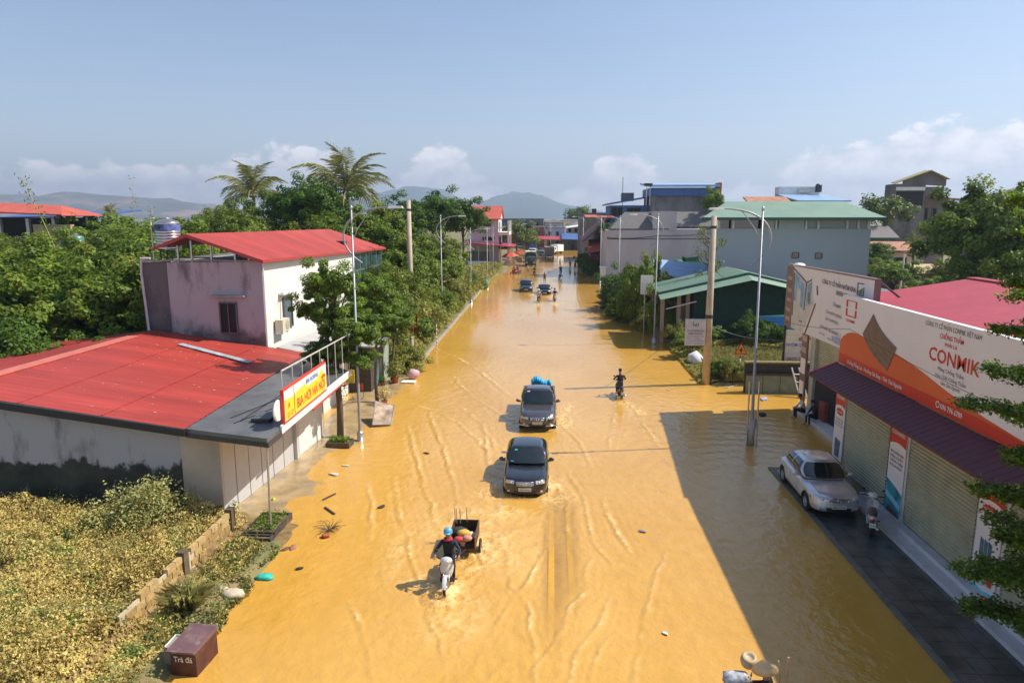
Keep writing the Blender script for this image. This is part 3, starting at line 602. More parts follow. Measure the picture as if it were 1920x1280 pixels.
# sign
M_syel = mat('sign_yellow', (.85,.62,.04), .45, var=.06, scale=2); M_sred = mat('sign_red', (.62,.05,.03), .45, var=.06); M_swhite = mat('sign_white', (.8,.77,.72), .45, var=.05)
M_sblue = mat('sign_blue', (.06,.2,.6), .5); M_scyan = mat('sign_cyan', (.1,.5,.75), .5)
bs = empty('shop_sign', 'long yellow and white beer shop sign with red lettering on canopy edge', 'sign', (-8.75,21.5,3.3))
def sx(y): return -8.66 - .021*(y-21.4)
Y0, Y1, Z0, Z1 = 21.35, 25.95, 3.36, 4.5
part(bs, MB().slab([(sx(Y0),Y0,Z0),(sx(Y1),Y1,Z0),(sx(Y1),Y1,Z1),(sx(Y0),Y0,Z1)], (-.1,0,0)), 'backing', M_sred)
part(bs, MB().slab([(sx(Y0)+.004,Y0+.05,Z0+.07),(sx(Y1)+.004,Y1-.05,Z0+.07),(sx(Y1)+.004,Y1-.05,Z1-.06),(sx(Y0)+.004,Y0+.05,Z1-.06)], (.004,0,0)), 'white_panel', M_swhite)
pts = [(Y0+1.0,Z0+.09),(Y1-.3,Z0+.09),(Y1-.1,Z0+.25),(Y1-.1,Z0+.62),(Y1-.6,Z0+.95),(Y1-1.2,Z0+.74),(Y0+2.4,Z0+.70),(Y0+2.1,Z0+.86),(Y0+1.0,Z0+.78)]
part(bs, MB().slab([(sx(y)+.012,y,z) for y, z in pts], (.004,0,0)), 'yellow_panel', M_syel)
part(bs, MB().slab([(sx(y)+.012,y,z) for y, z in [(Y0+.08,Z0+.09),(Y0+.92,Z0+.09),(Y0+.92,Z0+.72),(Y0+.08,Z0+.80)]], (.004,0,0)), 'yellow_panel', M_syel)
part(bs, MB().slab([(sx(y)+.012,y,z) for y, z in [(Y0+.94,Z0+.09),(Y0+.98,Z0+.09),(Y0+.98,Z1-.08),(Y0+.94,Z1-.08)]], (.005,0,0)), 'divider', M_sred)
ptext(bs, 'lettering', 'BIA HƠI HÀ NỘI', M_sred, (sx(22.6)+.018,22.55,Z0+.22), (-.021,1,0), (0,0,1), .33, 3.1, .006, True)
ptext(bs, 'lettering', 'BIA HOÀNG', M_sblue, (sx(23.6)+.018,23.55,Z0+.82), (-.021,1,0), (0,0,1), .16, 1.35, .006, True)
ptext(bs, 'lettering', 'A', M_sred, (sx(21.6)+.018,21.68,Z0+.45), (-.021,1,0), (0,0,1), .2, .2, .006)
for z, w in ((.3,.55),(.2,.5)): ptext(bs, 'lettering', 'BIA HƠI', M_sred, (sx(21.6)+.018,21.6,Z0+z-.05), (-.021,1,0), (0,0,1), .06, w, .006)
part(bs, MB().slab([(sx(y)+.018,y,z) for y, z in [(25.3,Z0+.6),(25.75,Z0+.62),(25.8,Z0+.7),(25.5,Z0+.74),(25.25,Z0+.68)]], (.004,0,0)), 'swoosh', M_sred)
mb = MB(); mb.lathe([(0,0),(.33,0),(.36,.04),(.33,.08),(0,.08)], 20, Matrix.Rotation(R_(90),3,'Y'), (-8.86,21.25,3.85)); part(bs, mb, 'round_light_box', M_swhite)

# ================================================================== left: two-storey white house
wh = empty('white_house', 'tall cream house with a red gable roof raised on posts behind the red-roofed shop', 'house', (-14.3, 33.6, 0))
FR, FL, BR, BL = (-14.35,33.6), (-19.15,33.6), (-13.9,48.0), (-19.1,48.0)
part(wh, MB().slab([(FL[0],33.6,0),(FR[0],33.6,0),(FR[0],33.6,7.86),(FL[0],33.6,7.80)], (0,.2,0)), 'front_wall', M_wallB)
part(wh, MB().box(-20.6,-19.152,33.75,34.0,0,7.82), 'front_wall', M_wallD)
part(wh, MB().slab([(FR[0]-.01,33.803,0),(BR[0],BR[1],0),(BR[0],BR[1],7.72),(FR[0]-.01,33.803,7.86)], (-.2,0,0)), 'side_wall', M_cream)
part(wh, MB().box(-20.6,-20.4,34.003,48,0,7.8), 'side_wall', M_wallD)
part(wh, MB().box(-20.6,-14.1,47.8,48.02,0,7.7), 'back_wall', M_wallB)
part(wh, MB().box(-20.38,-14.58,34.02,47.78,7.55,7.7), 'upper_floor', M_conc)
RF, RB, EF, EB, LF, LB_ = (-17.75,33.0,9.22), (-16.3,50.5,9.17), (-14.0,33.0,7.97), (-13.42,55.8,7.60), (-19.5,33.0,8.55), (-18.6,50.5,8.5)
part(wh, MB().ribbed(EF, EB, RF, RB, 46, .014, .2), 'roof_sheet', M_red_roof)
part(wh, MB().ribbed(LF, LB_, RF, RB, 40, .025, .25), 'roof_sheet', M_red_roof)
M_redfas = mat('red_fascia', (.42,.05,.04), .5, var=.1)
mb = MB()
mb.slab([EF, RF, (RF[0],RF[1],RF[2]-.16), (EF[0],EF[1],EF[2]-.16)], (0,.04,0)); mb.slab([RF, LF, (LF[0],LF[1],LF[2]-.16), (RF[0],RF[1],RF[2]-.16)], (0,.04,0))
mb.slab([EF, EB, (EB[0],EB[1],EB[2]-.12), (EF[0],EF[1],EF[2]-.12)], (-.03,0,0))
part(wh, mb, 'fascia', M_redfas)
for x, zt in ((-18.6,8.6),(-17.9,8.9),(-16.9,8.65),(-15.7,8.3),(-15.0,8.1)):
    part(wh, MB().box(x-.04,x+.04,33.7,33.78,7.8,zt), 'roof_post', M_steel)
    part(wh, MB().box(x-.04,x+.04,41,41.08,7.7,zt+.2), 'roof_post', M_steel)
mb = MB(); mb.slab([(-19.3,40.5,8.25),(-14.3,40.5,7.8),(-14.3,40.5,7.88),(-19.3,40.5,8.33)], (0,.06,0)); mb.box(-19.3,-14.3,33.9,33.96,8.0,8.06); mb.box(-19.3,-14.3,47.9,48,7.7,8.4); part(wh, mb, 'truss', M_darksteel)
part(wh, MB().box(-20.55,-14.6,33.62,33.70,7.86,7.93), 'coping', M_conc)
part(wh, MB().slab([(-19.2,41.2,7.72),(-14.2,41.2,7.72),(-14.2,41.2,7.95),(-17.6,41.2,8.9),(-19.2,41.2,8.35)], (0,.1,0)), 'dark_attic_panel', M_darkroom)  # near-black panel added as the shade under the roof, hiding the sky
def fixwin(parent, *a, **k):
    o = window(None, *a, **k); P(parent, o); return o
fixwin(wh, (-16.62,33.598,4.25), (1,0,0), (0,-1,0), .92, 1.6, M_frame, M_wglass, 1, .07, .08)
part(wh, MB().box(-16.95,-15.2,33.3,33.598,6.12,6.2), 'window_hood', M_conc)
sd_ = Vector((.45,14.4,0)).normalized(); so = Vector((-14.35,33.8,0))
q = so + sd_*2.05
fixwin(wh, (q.x+.005,q.y,4.15), sd_, (1,0,0), 1.15, 1.65, M_frame, mat('blue_grey_pane', (.12,.16,.19), .15, spec=.8), 0, .09, .09)
q = so + sd_*1.6; part(wh, MB().slab([(q.x+.006,q.y,6.0),(q.x+.05,q.y+1.9,6.0),(q.x+.05,q.y+1.9,6.09),(q.x+.006,q.y,6.09)], (.3,0,0)), 'window_hood', M_cream)
q = so + sd_*9; fixwin(wh, (q.x+.005,q.y,4.1), sd_, (1,0,0), 1.2, 1.6, M_frame, M_glass, 1, .09, .09)
part(wh, MB().tube([(-14.15,35.9,6.0),(-14.14,35.5,6.15),(-14.14,35.2,5.6),(-14.1,35.0,4.7)], .02, 6), 'cable', mat('brown_cable', (.25,.16,.1), .7))
part(wh, MB().tube([(-14.27,33.62,2.5),(-14.27,33.62,7.8)], .05, 8), 'drain_pipe', M_white)
part(wh, MB().tube([(-20.0,33.65,8.0),(-20.45,33.62,8.0),(-20.5,33.6,7.3),(-20.35,33.62,3.7)], .06, 8), 'drain_pipe', mat('white_pipe', (.6,.58,.6), .5))
# grey lean-to roofs at the foot of the white wall
part(wh, MB().slab([(-13.95,33.9,3.45),(-11.6,33.2,3.2),(-11.2,41,3.0),(-13.7,41.2,3.35)], (0,0,.07)), 'lean_to_roof', mat('pale_grey_sheet', (.42,.41,.4), .6, var=.12, scale=1.5, dirt=(.25,.24,.22)))
part(wh, MB().box(-13.6,-11.7,34,41,0,3.15), 'lean_to', M_cream)
# glazed stair end
M_pane = mat('teal_pane', (.03,.075,.08), .12, var=.3, scale=.8, spec=.8)
gl = Vector((.12,7.4,0)); g0 = Vector((-13.88,48.05,0)); rows = [0,3.0,5.0,6.3,7.5]
for i in range(5):
    a = g0 + gl*(i/5); b = g0 + gl*((i+1)/5)
    for j in range(1, 4):
        o = MB().slab([a+Vector((0,.05,rows[j]+.05)), b+Vector((0,-.05,rows[j]+.05)), b+Vector((0,-.05,rows[j+1]-.05)), a+Vector((0,.05,rows[j+1]-.05))], (-.03,0,0)).build('pane', M_pane); P(wh, o)
mb = MB()
for i in range(6): a = g0 + gl*(i/5); mb.box(a.x-.06,a.x+.05,a.y-.05,a.y+.05,0,7.55)
for r_ in rows[1:]: mb.slab([g0+Vector((.03,0,r_-.045)), g0+gl+Vector((.03,0,r_-.045)), g0+gl+Vector((.03,0,r_+.045)), g0+Vector((.03,0,r_+.045))], (-.07,0,0))
part(wh, mb, 'glazing_frame', M_steel); part(wh, MB().box(-19,-14.1,48.03,55.2,0,7.4), 'stair_core', M_darkroom)
# air conditioner
ac = empty('air_conditioner', 'beige air conditioner outdoor unit on the sunlit cream wall', 'air conditioner', (-14.1, 35.0, 4.4))
part(ac, MB().box(-14.25,-13.85,34.65,35.6,4.15,4.8), 'casing', mat('ac_beige', (.62,.56,.44), .5, var=.05))
part(ac, MB().lathe([(.0,0),(.24,0),(.26,.02),(.20,.03),(.0,.03)], 20, Matrix.Rotation(R_(90),3,'Y'), (-13.86,35.28,4.48)), 'fan_grille', mat('ac_grille', (.4,.35,.25), .6))
part(ac, MB().box(-14.3,-13.9,34.7,34.76,4.05,4.148).box(-14.3,-13.9,35.45,35.51,4.05,4.148), 'bracket', M_steel)
# water tank
M_tank = mat('tank_steel', (.62,.58,.55), .25, .9, var=.12, scale=4)
def tank(name, label, c, r, h, band, n=24):
    t = empty(name, label, 'water tank', c)
    prof = [(r*.25,h),(r*.3,h-.02),(r*.75,h-.1),(r*.97,h-.18)]
    z = h-.2
    while z > .12: prof += [(r,z),(r,z-.1),(r*.97,z-.115),(r*.97,z-.13)]; z -= .145
    prof += [(r,.1),(r*.95,.04),(r*.3,0)]
    part(t, MB().lathe([(a, b) for a, b in prof], n, None, c), 'drum', M_tank, True)
    part(t, MB().lathe([(r*1.012,h*.62),(r*1.012,h*.82)], n, None, c), 'label_band', band)
    part(t, MB().lathe([(.14,h-.02),(.16,h+.02),(.14,h+.06),(.0,h+.07)], 12, None, c), 'lid', M_tank)
    mb = MB()
    for k in range(4):
        a = math.pi/4 + k*math.pi/2; mb.box(c[0]+math.cos(a)*r*.7-.03, c[0]+math.cos(a)*r*.7+.03, c[1]+math.sin(a)*r*.7-.03, c[1]+math.sin(a)*r*.7+.03, c[2]-.5, c[2]-.003)
    part(t, mb, 'stand', M_darksteel); return t
tk = tank('water_tank', 'steel water tank with blue band standing on the left corner of the white house', (-20.25,35.9,8.32), .62, 1.62, mat('tank_band_blue', (.12,.16,.38), .4, var=.4, scale=5))
ptext(tk, 'lettering', 'VIET', M_black, (-20.75,35.22,9.42), (1,-.12,0), (0,0,1), .2, .6, .02, True)
part(tk, MB().tube([(-20.95,35.6,7.8),(-20.95,35.6,9.95),(-20.75,35.6,9.98)], .035, 6), 'pipe', M_white)
tank('water_tank', 'small steel water tank with green band by the far sheds on the left', (-42.3,60.0,7.3), .62, 1.2, mat('tank_band_green', (.1,.35,.22), .4))

# kiosk beyond the street trees
kk = empty('kiosk', 'teal roadside kiosk with grey sheet roof behind the street trees', 'kiosk', (-10.4,38,0))
part(kk, MB().box(-12,-9.35,37.3,42,0,2.6), 'wall', mat('dark_wood', (.06,.05,.045), .8, var=.3))
part(kk, MB().box(-9.345,-9.3,38.1,38.9,.1,2.4), 'door', mat('teal_paint', (.02,.28,.30), .5, var=.15))
part(kk, MB().box(-9.345,-9.3,40.2,41.6,.1,2.4), 'shutter', mat('pale_green_shutter', (.3,.36,.3), .6))
part(kk, MB().hexa([(-12.4,36.6,2.85),(-8.75,36.6,2.75),(-8.85,42.6,2.8),(-12.4,42.6,2.9)], [(-12.4,36.6,2.95),(-8.75,36.6,2.84),(-8.85,42.6,2.9),(-12.4,42.6,3.0)]), 'roof', mat('kiosk_roof', (.36,.36,.36), .6, var=.15, dirt=(.2,.19,.17)))
part(kk, MB().box(-11.9,-9.9,42.01,43.6,0,1.6), 'yellow_panel', mat('ochre_board', (.7,.42,.06), .6))

kk.location.x -= 1.05; kk.location.y += 1.3
# ================================================================== right: shop with the big red and white billboard
M_shut = mat('shutter_olive', (.44,.42,.28), .45, .15, var=.08, scale=2, dirt=(.24,.22,.14), damt=.4)
M_pink = mat('pink_red_sheet', (.40,.045,.065), .5, var=.08, scale=1, dirt=(.33,.04,.055))
M_maroon = mat('maroon_awning', (.10,.022,.035), .6, var=.1)
M_step = mat('white_step', (.62,.62,.64), .5, var=.08, scale=3, dirt=(.4,.38,.33), damt=.5)
cs = empty('corner_shop', 'long shuttered shop with pink-red sheet roof behind the white and orange billboard', 'shop', (14,17,0))
part(cs, MB().box(11.5,20,4,26.9,-.1,6.9), 'wall', mat('grey_render', (.3,.29,.28), .8))
def shutter(parent, x, y0, y1, z0, z1, name='shutter'):
    mb = MB(); n = int((z1-z0)/.115); vs = []
    for i in range(n+1):
        z = z0 + (z1-z0)*i/n
        vs += [(x-.0,y0,z),(x,y1,z)]
        if i < n: vs += [(x-.04,y0,z+.035),(x-.04,y1,z+.035),(x-.04,y0,z+.085),(x-.04,y1,z+.085)]
    k = len(vs)//2; mb.add(vs, [(2*i,2*i+1,2*i+3,2*i+2) for i in range(k-1)])
    return part(parent, mb, name, M_shut)
for (a, b) in ((23.1,26.6),(18.15,21.7),(13.1,16.8),(8,12.1)):
    shutter(cs, 11.44, a, b, .3, 4.2)
for y in (26.72,22.4,17.48,12.6): part(cs, MB().box(11.40,11.497,y-.62 if y<26 else y-.1,y+.62 if y<26 else y+.15,.02,4.3), 'pillar', mat('white_pillar', (.6,.58,.55), .6))
for a, b in ((17.3,24.3),(8.5,16.6)):
    part(cs, MB().box(10.72,11.36,a,b,.0,.17), 'step', M_step); part(cs, MB().box(11.10,11.399,a+.02,b-.02,.173,.31), 'step', M_step)
part(cs, MB().ribbed((11.22,8,6.97),(11.22,27.2,6.97),(15.9,8,7.74),(15.9,27.2,7.74), 90, .012, .2), 'roof_sheet', M_pink)
part(cs, MB().ribbed((15.9,8,7.74),(15.9,27.2,7.74),(20.5,8,7.0),(20.5,27.2,7.0), 90, .012, .2), 'roof_sheet', M_pink)
part(cs, MB().slab([(15.7,8,7.73),(16.1,8,7.73),(16.1,27.25,7.73),(15.7,27.25,7.73)], (0,0,.05)), 'ridge_cap', M_pink)
part(cs, MB().slab([(12.2,27.1,7.1),(15.9,27.1,7.7),(20.5,27.1,6.98),(20.5,27.1,5.5),(12.2,27.1,5.5)], (0,-.1,0)), 'gable', M_beige)
part(cs, MB().ribbed((9.95,6,4.07),(9.95,26.75,4.07),(11.0,6,4.52),(11.0,26.75,4.52), 70, .015, .3), 'awning', M_maroon)
part(cs, MB().slab([(9.93,26.76,4.05),(11.0,26.76,4.51),(11.0,26.76,4.57),(9.93,26.76,4.11)], (0,.05,0)), 'awning_trim', mat('bright_red_trim', (.6,.06,.09), .5))
part(cs, MB().slab([(9.93,6,4.02),(9.93,26.75,4.02),(9.93,26.75,4.09),(9.93,6,4.09)], (-.02,0,0)), 'awning_trim', M_maroon)

M_bbw = mat('billboard_white', (.82,.78,.77), .5, var=.04, scale=1.2, dirt=(.74,.7,.69), damt=.3)
M_bbo = mat('billboard_orange', (.68,.12,.035), .5, var=.1, scale=.5)
M_bbr = mat('billboard_red', (.62,.035,.02), .5, var=.05); M_brown = mat('membrane_brown', (.20,.13,.08), .6, var=.2, scale=3)
M_ink = mat('grey_ink', (.13,.11,.12), .6)
bb = empty('billboard', 'huge white and orange waterproofing billboard lettered in red above maroon awning', 'billboard', (11,19,4.5))
X = 11.0
part(bb, MB().box(X,X+.18,10,26.7,4.56,7.16), 'board', M_bbw)
def pane_(parent, pts, x, m, name, d=-.006): return part(parent, MB().slab([(x,y,z) for y, z in pts], (d,0,0)), name, m)
org = [(26.69,4.57),(26.69,5.42)] + [(26.45,5.62),(26.1,5.78),(25.7,5.87),(25.2,5.89),(24.6,5.84),(23.9,5.80),(23.2,5.78),(22.4,5.72),(21.5,5.62),(20.6,5.47),(19.6,5.28),(18.6,5.12),(17.6,5.0),(16.5,4.9),(15,4.80),(13,4.72),(11,4.66),(10.01,4.64),(10.01,4.57)]
pane_(bb, org, X-.002, M_bbo, 'orange_field')
pane_(bb, [(26.69,4.57),(26.69,4.95),(24,4.93),(21.5,4.92),(19.5,4.93),(18.0,4.93),(16.5,4.86),(14,4.73),(14,4.57)], X-.010, M_bbr, 'red_field')
def rot2(y, z): return y, z
for p in ([(26.42,7.0),(25.98,7.0),(25.98,6.97),(26.28,6.97),(26.28,6.74),(26.42,6.74)],[(25.95,7.0),(25.5,7.0),(25.5,6.74),(25.64,6.74),(25.64,6.97),(25.95,6.97)],[(26.42,6.68),(26.28,6.68),(26.28,6.44),(25.96,6.44),(25.96,6.40),(26.42,6.40)],[(25.64,6.68),(25.5,6.68),(25.5,6.40),(25.95,6.40),(25.95,6.44),(25.64,6.44)]):
    pane_(bb, p, X-.002, M_bbr, 'emblem')
R1 = (0,-1,0); UZ = (0,0,1)
def bt(s, m, y, z, h, w=None, bold=False, par=bb, x=X-.004, nm='lettering'): return ptext(par, nm, s, m, (x,y,z), R1, UZ, h, w, .004, bold)
bt('CONMIK', M_bbr, 26.35, 6.2, .1, .8, True)
# membrane sheet print
def curve(p0, p1, p2, n=8): return [((1-t)**2*p0[0]+2*t*(1-t)*p1[0]+t*t*p2[0], (1-t)**2*p0[1]+2*t*(1-t)*p1[1]+t*t*p2[1]) for t in [i/n for i in range(n+1)]]
c1 = curve((24.83,5.97),(24.4,5.45),(22.85,5.07)); c2 = curve((24.16,6.76),(23.7,6.25),(22.38,5.92))
pane_(bb, c1 + c2[::-1], X-.018, M_brown, 'membrane_print')
for t in (.2,.4,.6,.8):
    l = [(a[0]*(1-t)+b[0]*t, a[1]*(1-t)+b[1]*t) for a, b in zip(c1, c2)]
    part(bb, MB().tube([(X-.026,y,z) for y, z in l], .006, 4), 'print_line', mat('print_ochre', (.42,.28,.15), .6))
bt('CÔNG TY CỔ PHẦN CONMIK VIỆT NAM', M_ink, 20.85, 6.9, .14, 2.72)
bt('CHỐNG THẤM', M_bbr, 20.03, 6.65, .13, 1.15, True); bt('PHẢI LÀ', M_bbr, 19.74, 6.46, .1, .6, True)
bt('CONMIK', M_bbr, 20.5, 5.96, .38, 2.45, True)
bt('Màng Chống Thấm', M_ink, 19.95, 5.74, .11, 1.25); bt('Hóa Chất Chống Thấm', M_ink, 20.05, 5.54, .11, 1.48); bt('Sơn Sàn Epoxy', M_ink, 19.75, 5.36, .11, .95)
bt('096 796 6789', M_swhite, 19.6, 4.70, .15, 1.05, True, x=X-.018); 
mb = MB(); mb.lathe([(.07,0),(.1,0),(.1,.005),(.07,.005)], 16, Matrix.Rotation(R_(-90),3,'Y'), (X-.018,19.75,4.78), True); part(bb, mb, 'phone_mark', M_swhite)
bt('Đường Đồng Lợi - Phường Gia Sàng - Tỉnh Thái Nguyên', M_swhite, 25.9, 4.69, .13, 4.1, True, x=X-.018)
mb = MB()
for y in (25.5,21,16.5,12): mb.tube([(11.2,y,7.1),(12.9,y,6.2)], .03, 6)
part(bb, mb, 'brace', M_darksteel)

# banners on the pillars
def banner(y0, y1, z0, z1, label, kind):
    b = empty('banner', label, 'banner', (11.39,(y0+y1)/2,z0)); x = 11.385
    part(b, MB().box(x-.02,x,y0,y1,z0,z1), 'sheet', M_bbw); h = z1-z0; w = y1-y0; ym = y1-.05
    T = lambda s, m, z, hh, ww, bold=True, yo=0: ptext(b, 'lettering', s, m, (x-.03,(y0+y1)/2+ww/2-yo,z), R1, UZ, hh, ww, .003, bold)
    q = lambda pts, m, n, dx=-.022: part(b, MB().slab([(x+dx,y,z) for y, z in pts], (-.004,0,0)), n, m)
    top = z1 - h*.27
    arc = [(y1, top)] + [(y1 - w*t, top + .09*math.sin(math.pi*t) + .04*t) for t in (.2,.4,.6,.8)] + [(y0, top+.04),(y0,z1),(y1,z1)]
    q(arc, M_bbr, 'red_head')
    q([(y1-w*.35,z1-.05),(y0+w*.35,z1-.05),(y0+w*.35,z1-.17),(y1-w*.35,z1-.17)], M_bbw, 'logo_plate', -.028)
    T('CHỐNG THẤM', M_swhite, z1-.30, .075, w*.8); T('PHẢI LÀ', M_swhite, z1-.41, .055, w*.4); T('CONMIK', M_swhite, z1-.60, .13, w*.85)
    if kind == 0 or kind == 2:
        st = []; cy, cz_ = (y0+y1)/2, top-.16
        for k in range(24):
            r_ = 1 if k % 2 else .82; st.append((cy+math.cos(k*math.pi/12)*w*.38*r_, cz_+math.sin(k*math.pi/12)*.15*r_))
        q(st, M_bbr, 'star_burst', -.028); T('CONMIK', M_swhite, cz_-.04, .07, w*.55)
    M_pr = mat('print_steel_blue', (.08,.16,.22), .6, var=.5, scale=5); M_pt = mat('print_teal', (.05,.28,.33), .6, var=.6, scale=3)
    if kind == 0:
        for k in range(3): T('SƠN CHỐNG THẤM', M_ink, top-.50-k*.12, .055, w*.75)
        q([(y1-w*.25,z0+.55),(y0+w*.3,z0+.55),(y0+w*.22,z0+1.25),(y1-w*.2,z0+1.3)], M_pr, 'product_print')
    if kind == 1:
        for k in range(4): T(['MÀNG CHỐNG THẤM','HÓA CHẤT','CHỐNG THẤM','SƠN SÀN EPOXY'][k], M_ink, top-.28-k*.15, .075, w*.78)
        q([(y1,z0),(y0,z0),(y0,z0+1.1),(y0+w*.4,z0+1.25),(y1-w*.2,z0+1.35),(y1,z0+1.4)], M_pt, 'product_print')
        q([(y1-.02,z0+.8),(y0+.02,z0+.55),(y0+.02,z0+.75),(y1-.02,z0+.98)], mat('print_sky', (.3,.6,.75), .6, var=.2), 'product_print', -.028)
        q([(y1-.02,z0+.2),(y0+.3,z0+.1),(y0+.02,z0+.35),(y1-.3,z0+.5)], mat('print_dark', (.12,.05,.06), .6, var=.4, scale=4), 'product_print', -.028)
    if kind == 2:
        for k in range(3): q([(y1-w*(.22+k*.17),z0+1.0),(y1-w*(.37+k*.17),z0+.98),(y1-w*(.37+k*.17),z0+1.65),(y1-w*(.22+k*.17),z0+1.7)], M_pr, 'product_print')
        for k in range(3): q([(y1-w*(.15+k*.25),z0+.5+.03*k),(y1-w*(.36+k*.25),z0+.48+.03*k),(y1-w*(.36+k*.25),z0+.8),(y1-w*(.15+k*.25),z0+.85)], [M_bbr, M_sblue, M_bbr][k], 'product_print', -.03)
        q([(y1,z0+.3),(y1-w*.5,z0+.2),(y0,z0+.35),(y0,z0+.42),(y1-w*.5,z0+.3),(y1,z0+.4)], mat('print_cyan', (.1,.6,.75), .6), 'product_print', -.026)
        q([(y1,z0),(y0,z0),(y0,z0+.26),(y1,z0+.22)], M_bbr, 'red_foot'); T('096 796 6789', M_swhite, z0+.07, .09, w*.8)
banner(26.6,27.5,.1,3.6, 'tall product banner beyond the parked silver car, farthest of three', 0)
banner(21.9,22.95,.02,3.6, 'tall banner with teal picture beside the parked white scooter', 1)
banner(17.0,18.0,.05,3.7, 'tall banner with red foot and starburst half behind tree branches', 2)

# ================================================================== right: window shop with the second billboard
M_strip = mat('brown_strip', (.20,.12,.11), .5, var=.1)
gs = empty('window_shop', 'beige shuttered shop set back behind the window company billboard', 'shop', (14,31,0))
part(gs, MB().box(13.55,14.4,27.12,36.3,-.1,6.85), 'wall', M_beige)  # tall thin wall, unseen behind the billboard, raised to block a wedge of sun
shutter(gs, 13.5, 32.0, 35.2, 2.3, 5.0); part(gs, MB().box(13.40,13.54,28.2,31.9,.1,2.6), 'opening', M_darkroom); part(gs, MB().box(13.40,13.54,32.1,35.1,.1,2.29), 'opening', M_darkroom)
part(gs, MB().box(13.3,13.53,35.22,35.75,0,6), 'pillar', mat('pale_green_pillar', (.42,.42,.36), .6))
part(gs, MB().box(12.75,13.6,27.2,36.2,0,.22), 'step', M_step); part(gs, MB().box(11.5,13.54,26.93,27.1,0,6.9), 'sun_blocking_party_wall', M_wallA)  # party wall raised out of view to stop sun slipping between the shops
part(gs, MB().box(13.4,14.5,27.12,36.4,6.853,6.95), 'roof', M_grey_sheet)  # lifted with the sun-blocking wall, out of view behind the billboard
part(gs, MB().box(13.2,13.52,33.2,33.9,.25,1.15), 'red_panel', mat('dull_red_panel', (.3,.06,.04), .7))
stp = empty('sign_strip', 'brown vertical sign strip with pale icons at the corner of the window shop', 'sign', (13.2,36.2,0))
part(stp, MB().box(13.12,13.2,35.8,36.6,.6,4.9), 'sheet', M_strip)
for z in (4.3,3.7,3.1): part(stp, MB().box(13.105,13.118,35.9,36.5,z,z+.3), 'icon', mat('icon_tan', (.45,.33,.28), .6))
part(stp, MB().box(13.105,13.118,35.92,36.5,.9,1.6), 'icon', M_bbw); part(stp, MB().box(13.105,13.118,35.88,36.52,2.0,2.8), 'icon', M_bbw)
gb = empty('billboard', 'white and brown window company billboard with tilted window picture, half behind the orange one', 'billboard', (11.8,31,4.7))
def gx_(y): return 11.5 + .056*(y-25.4)
def gp(pts, off, m, name, d=-.006): return part(gb, MB().slab([(gx_(y)-off,y,z) for y, z in pts], (d,0,0)), name, m)
part(gb, MB().slab([(gx_(y),y,z) for y, z in [(36.6,4.5),(36.6,7.62),(25.4,7.80),(25.4,4.9)]], (.16,0,0)), 'board', M_bbw)
gp([(36.59,4.5),(36.59,7.6),(35.45,7.6),(35.25,4.55)], .003, M_strip, 'brown_strip')
for k, z in enumerate((6.9,6.3,5.8,5.3,4.85)): gp([(36.3,z),(36.3,z+.18),(35.6,z+.16),(35.6,z-.02)], .01, mat('icon_tan', (.45,.33,.28), .6), 'icon')
M_wp = mat('window_print', (.62,.60,.55), .5, var=.15, scale=2); M_wsky = mat('window_print_sky', (.25,.45,.60), .5, var=.35, scale=1.5)
gp([(35.3,4.55),(35.4,7.55),(33.2,7.02),(32.6,7.2),(32.0,6.2),(33.4,4.6)], .004, M_wp, 'room_print')
gp([(35.1,6.0),(35.1,7.35),(33.5,6.85),(33.5,5.7)], .011, M_wsky, 'window_print'); gp([(33.1,5.9),(33.1,6.9),(32.45,7.1),(32.4,6.1)], .011, M_wsky, 'window_print')
for a, b in (((35.35,7.5),(33.2,7.0)),((33.2,7.0),(32.5,7.2)),((33.2,7.0),(33.3,5.7)),((32.9,4.66),(31.7,6.2)),((35.2,7.3),(35.15,5.2)),((31.65,7.0),(31.5,6.6)),((33.9,5.1),(33.5,5.1))):
    part(gb, MB().tube([(gx_(a[0])-.018,)+a, (gx_(b[0])-.018,)+b], .035, 4), 'print_frame', M_strip)
gp([(34.6,5.9),(34.6,6.7),(34.0,6.55),(34.0,5.8)], .018, M_wp, 'window_print'); gp([(32.9,6.2),(32.85,6.6),(32.6,6.6),(32.6,6.1)], .018, mat('print_plant', (.15,.22,.06), .6), 'plant_print')
Rg = (-.056,-1,0)
def gt(s, m, y, z, h, w, bold=False): return ptext(gb, 'lettering', s, m, (gx_(y)-.008,y,z), Rg, UZ, h, w, .004, bold)
gt('CÔNG TY CỔ PHẦN NHÔM KÍNH', M_ink, 31.05, 7.18, .18, 3.95, True); gt('GREEN WINDOW', M_ink, 29.25, 6.88, .17, 2.2, True)
gt('Chuyên', M_ink, 29.5, 6.38, .17, .95); gt('CỬA NHÔM XINGFA', M_ink, 30.3, 5.98, .13, 1.95); gt('CỬA COMPOSITE', M_ink, 30.3, 5.68, .13, 1.6)
gt('HOTLINE: 0833.88.8333 - 0', M_ink, 30.85, 5.25, .13, 2.6); gt('greenwindow', M_ink, 31.0, 4.98, .1, .8); gt('website', M_ink, 29.85, 4.92, .1, .5)
gp([(29.3,4.92),(29.3,5.15),(28.35,5.22),(28.35,4.9)], .004, mat('pale_blue_print', (.35,.42,.62), .5, var=.3, scale=6), 'blue_print')
for p in ([(27.0,7.58),(26.9,7.58),(26.9,7.12),(27.0,7.12)],[(26.9,7.14),(26.3,7.16),(26.3,7.12),(26.9,7.10)],[(26.4,7.45),(26.3,7.45),(26.3,7.16),(26.4,7.16)],[(26.9,7.58),(26.35,7.6),(26.35,7.56),(26.9,7.54)]): gp(p, .004, M_ink, 'emblem')
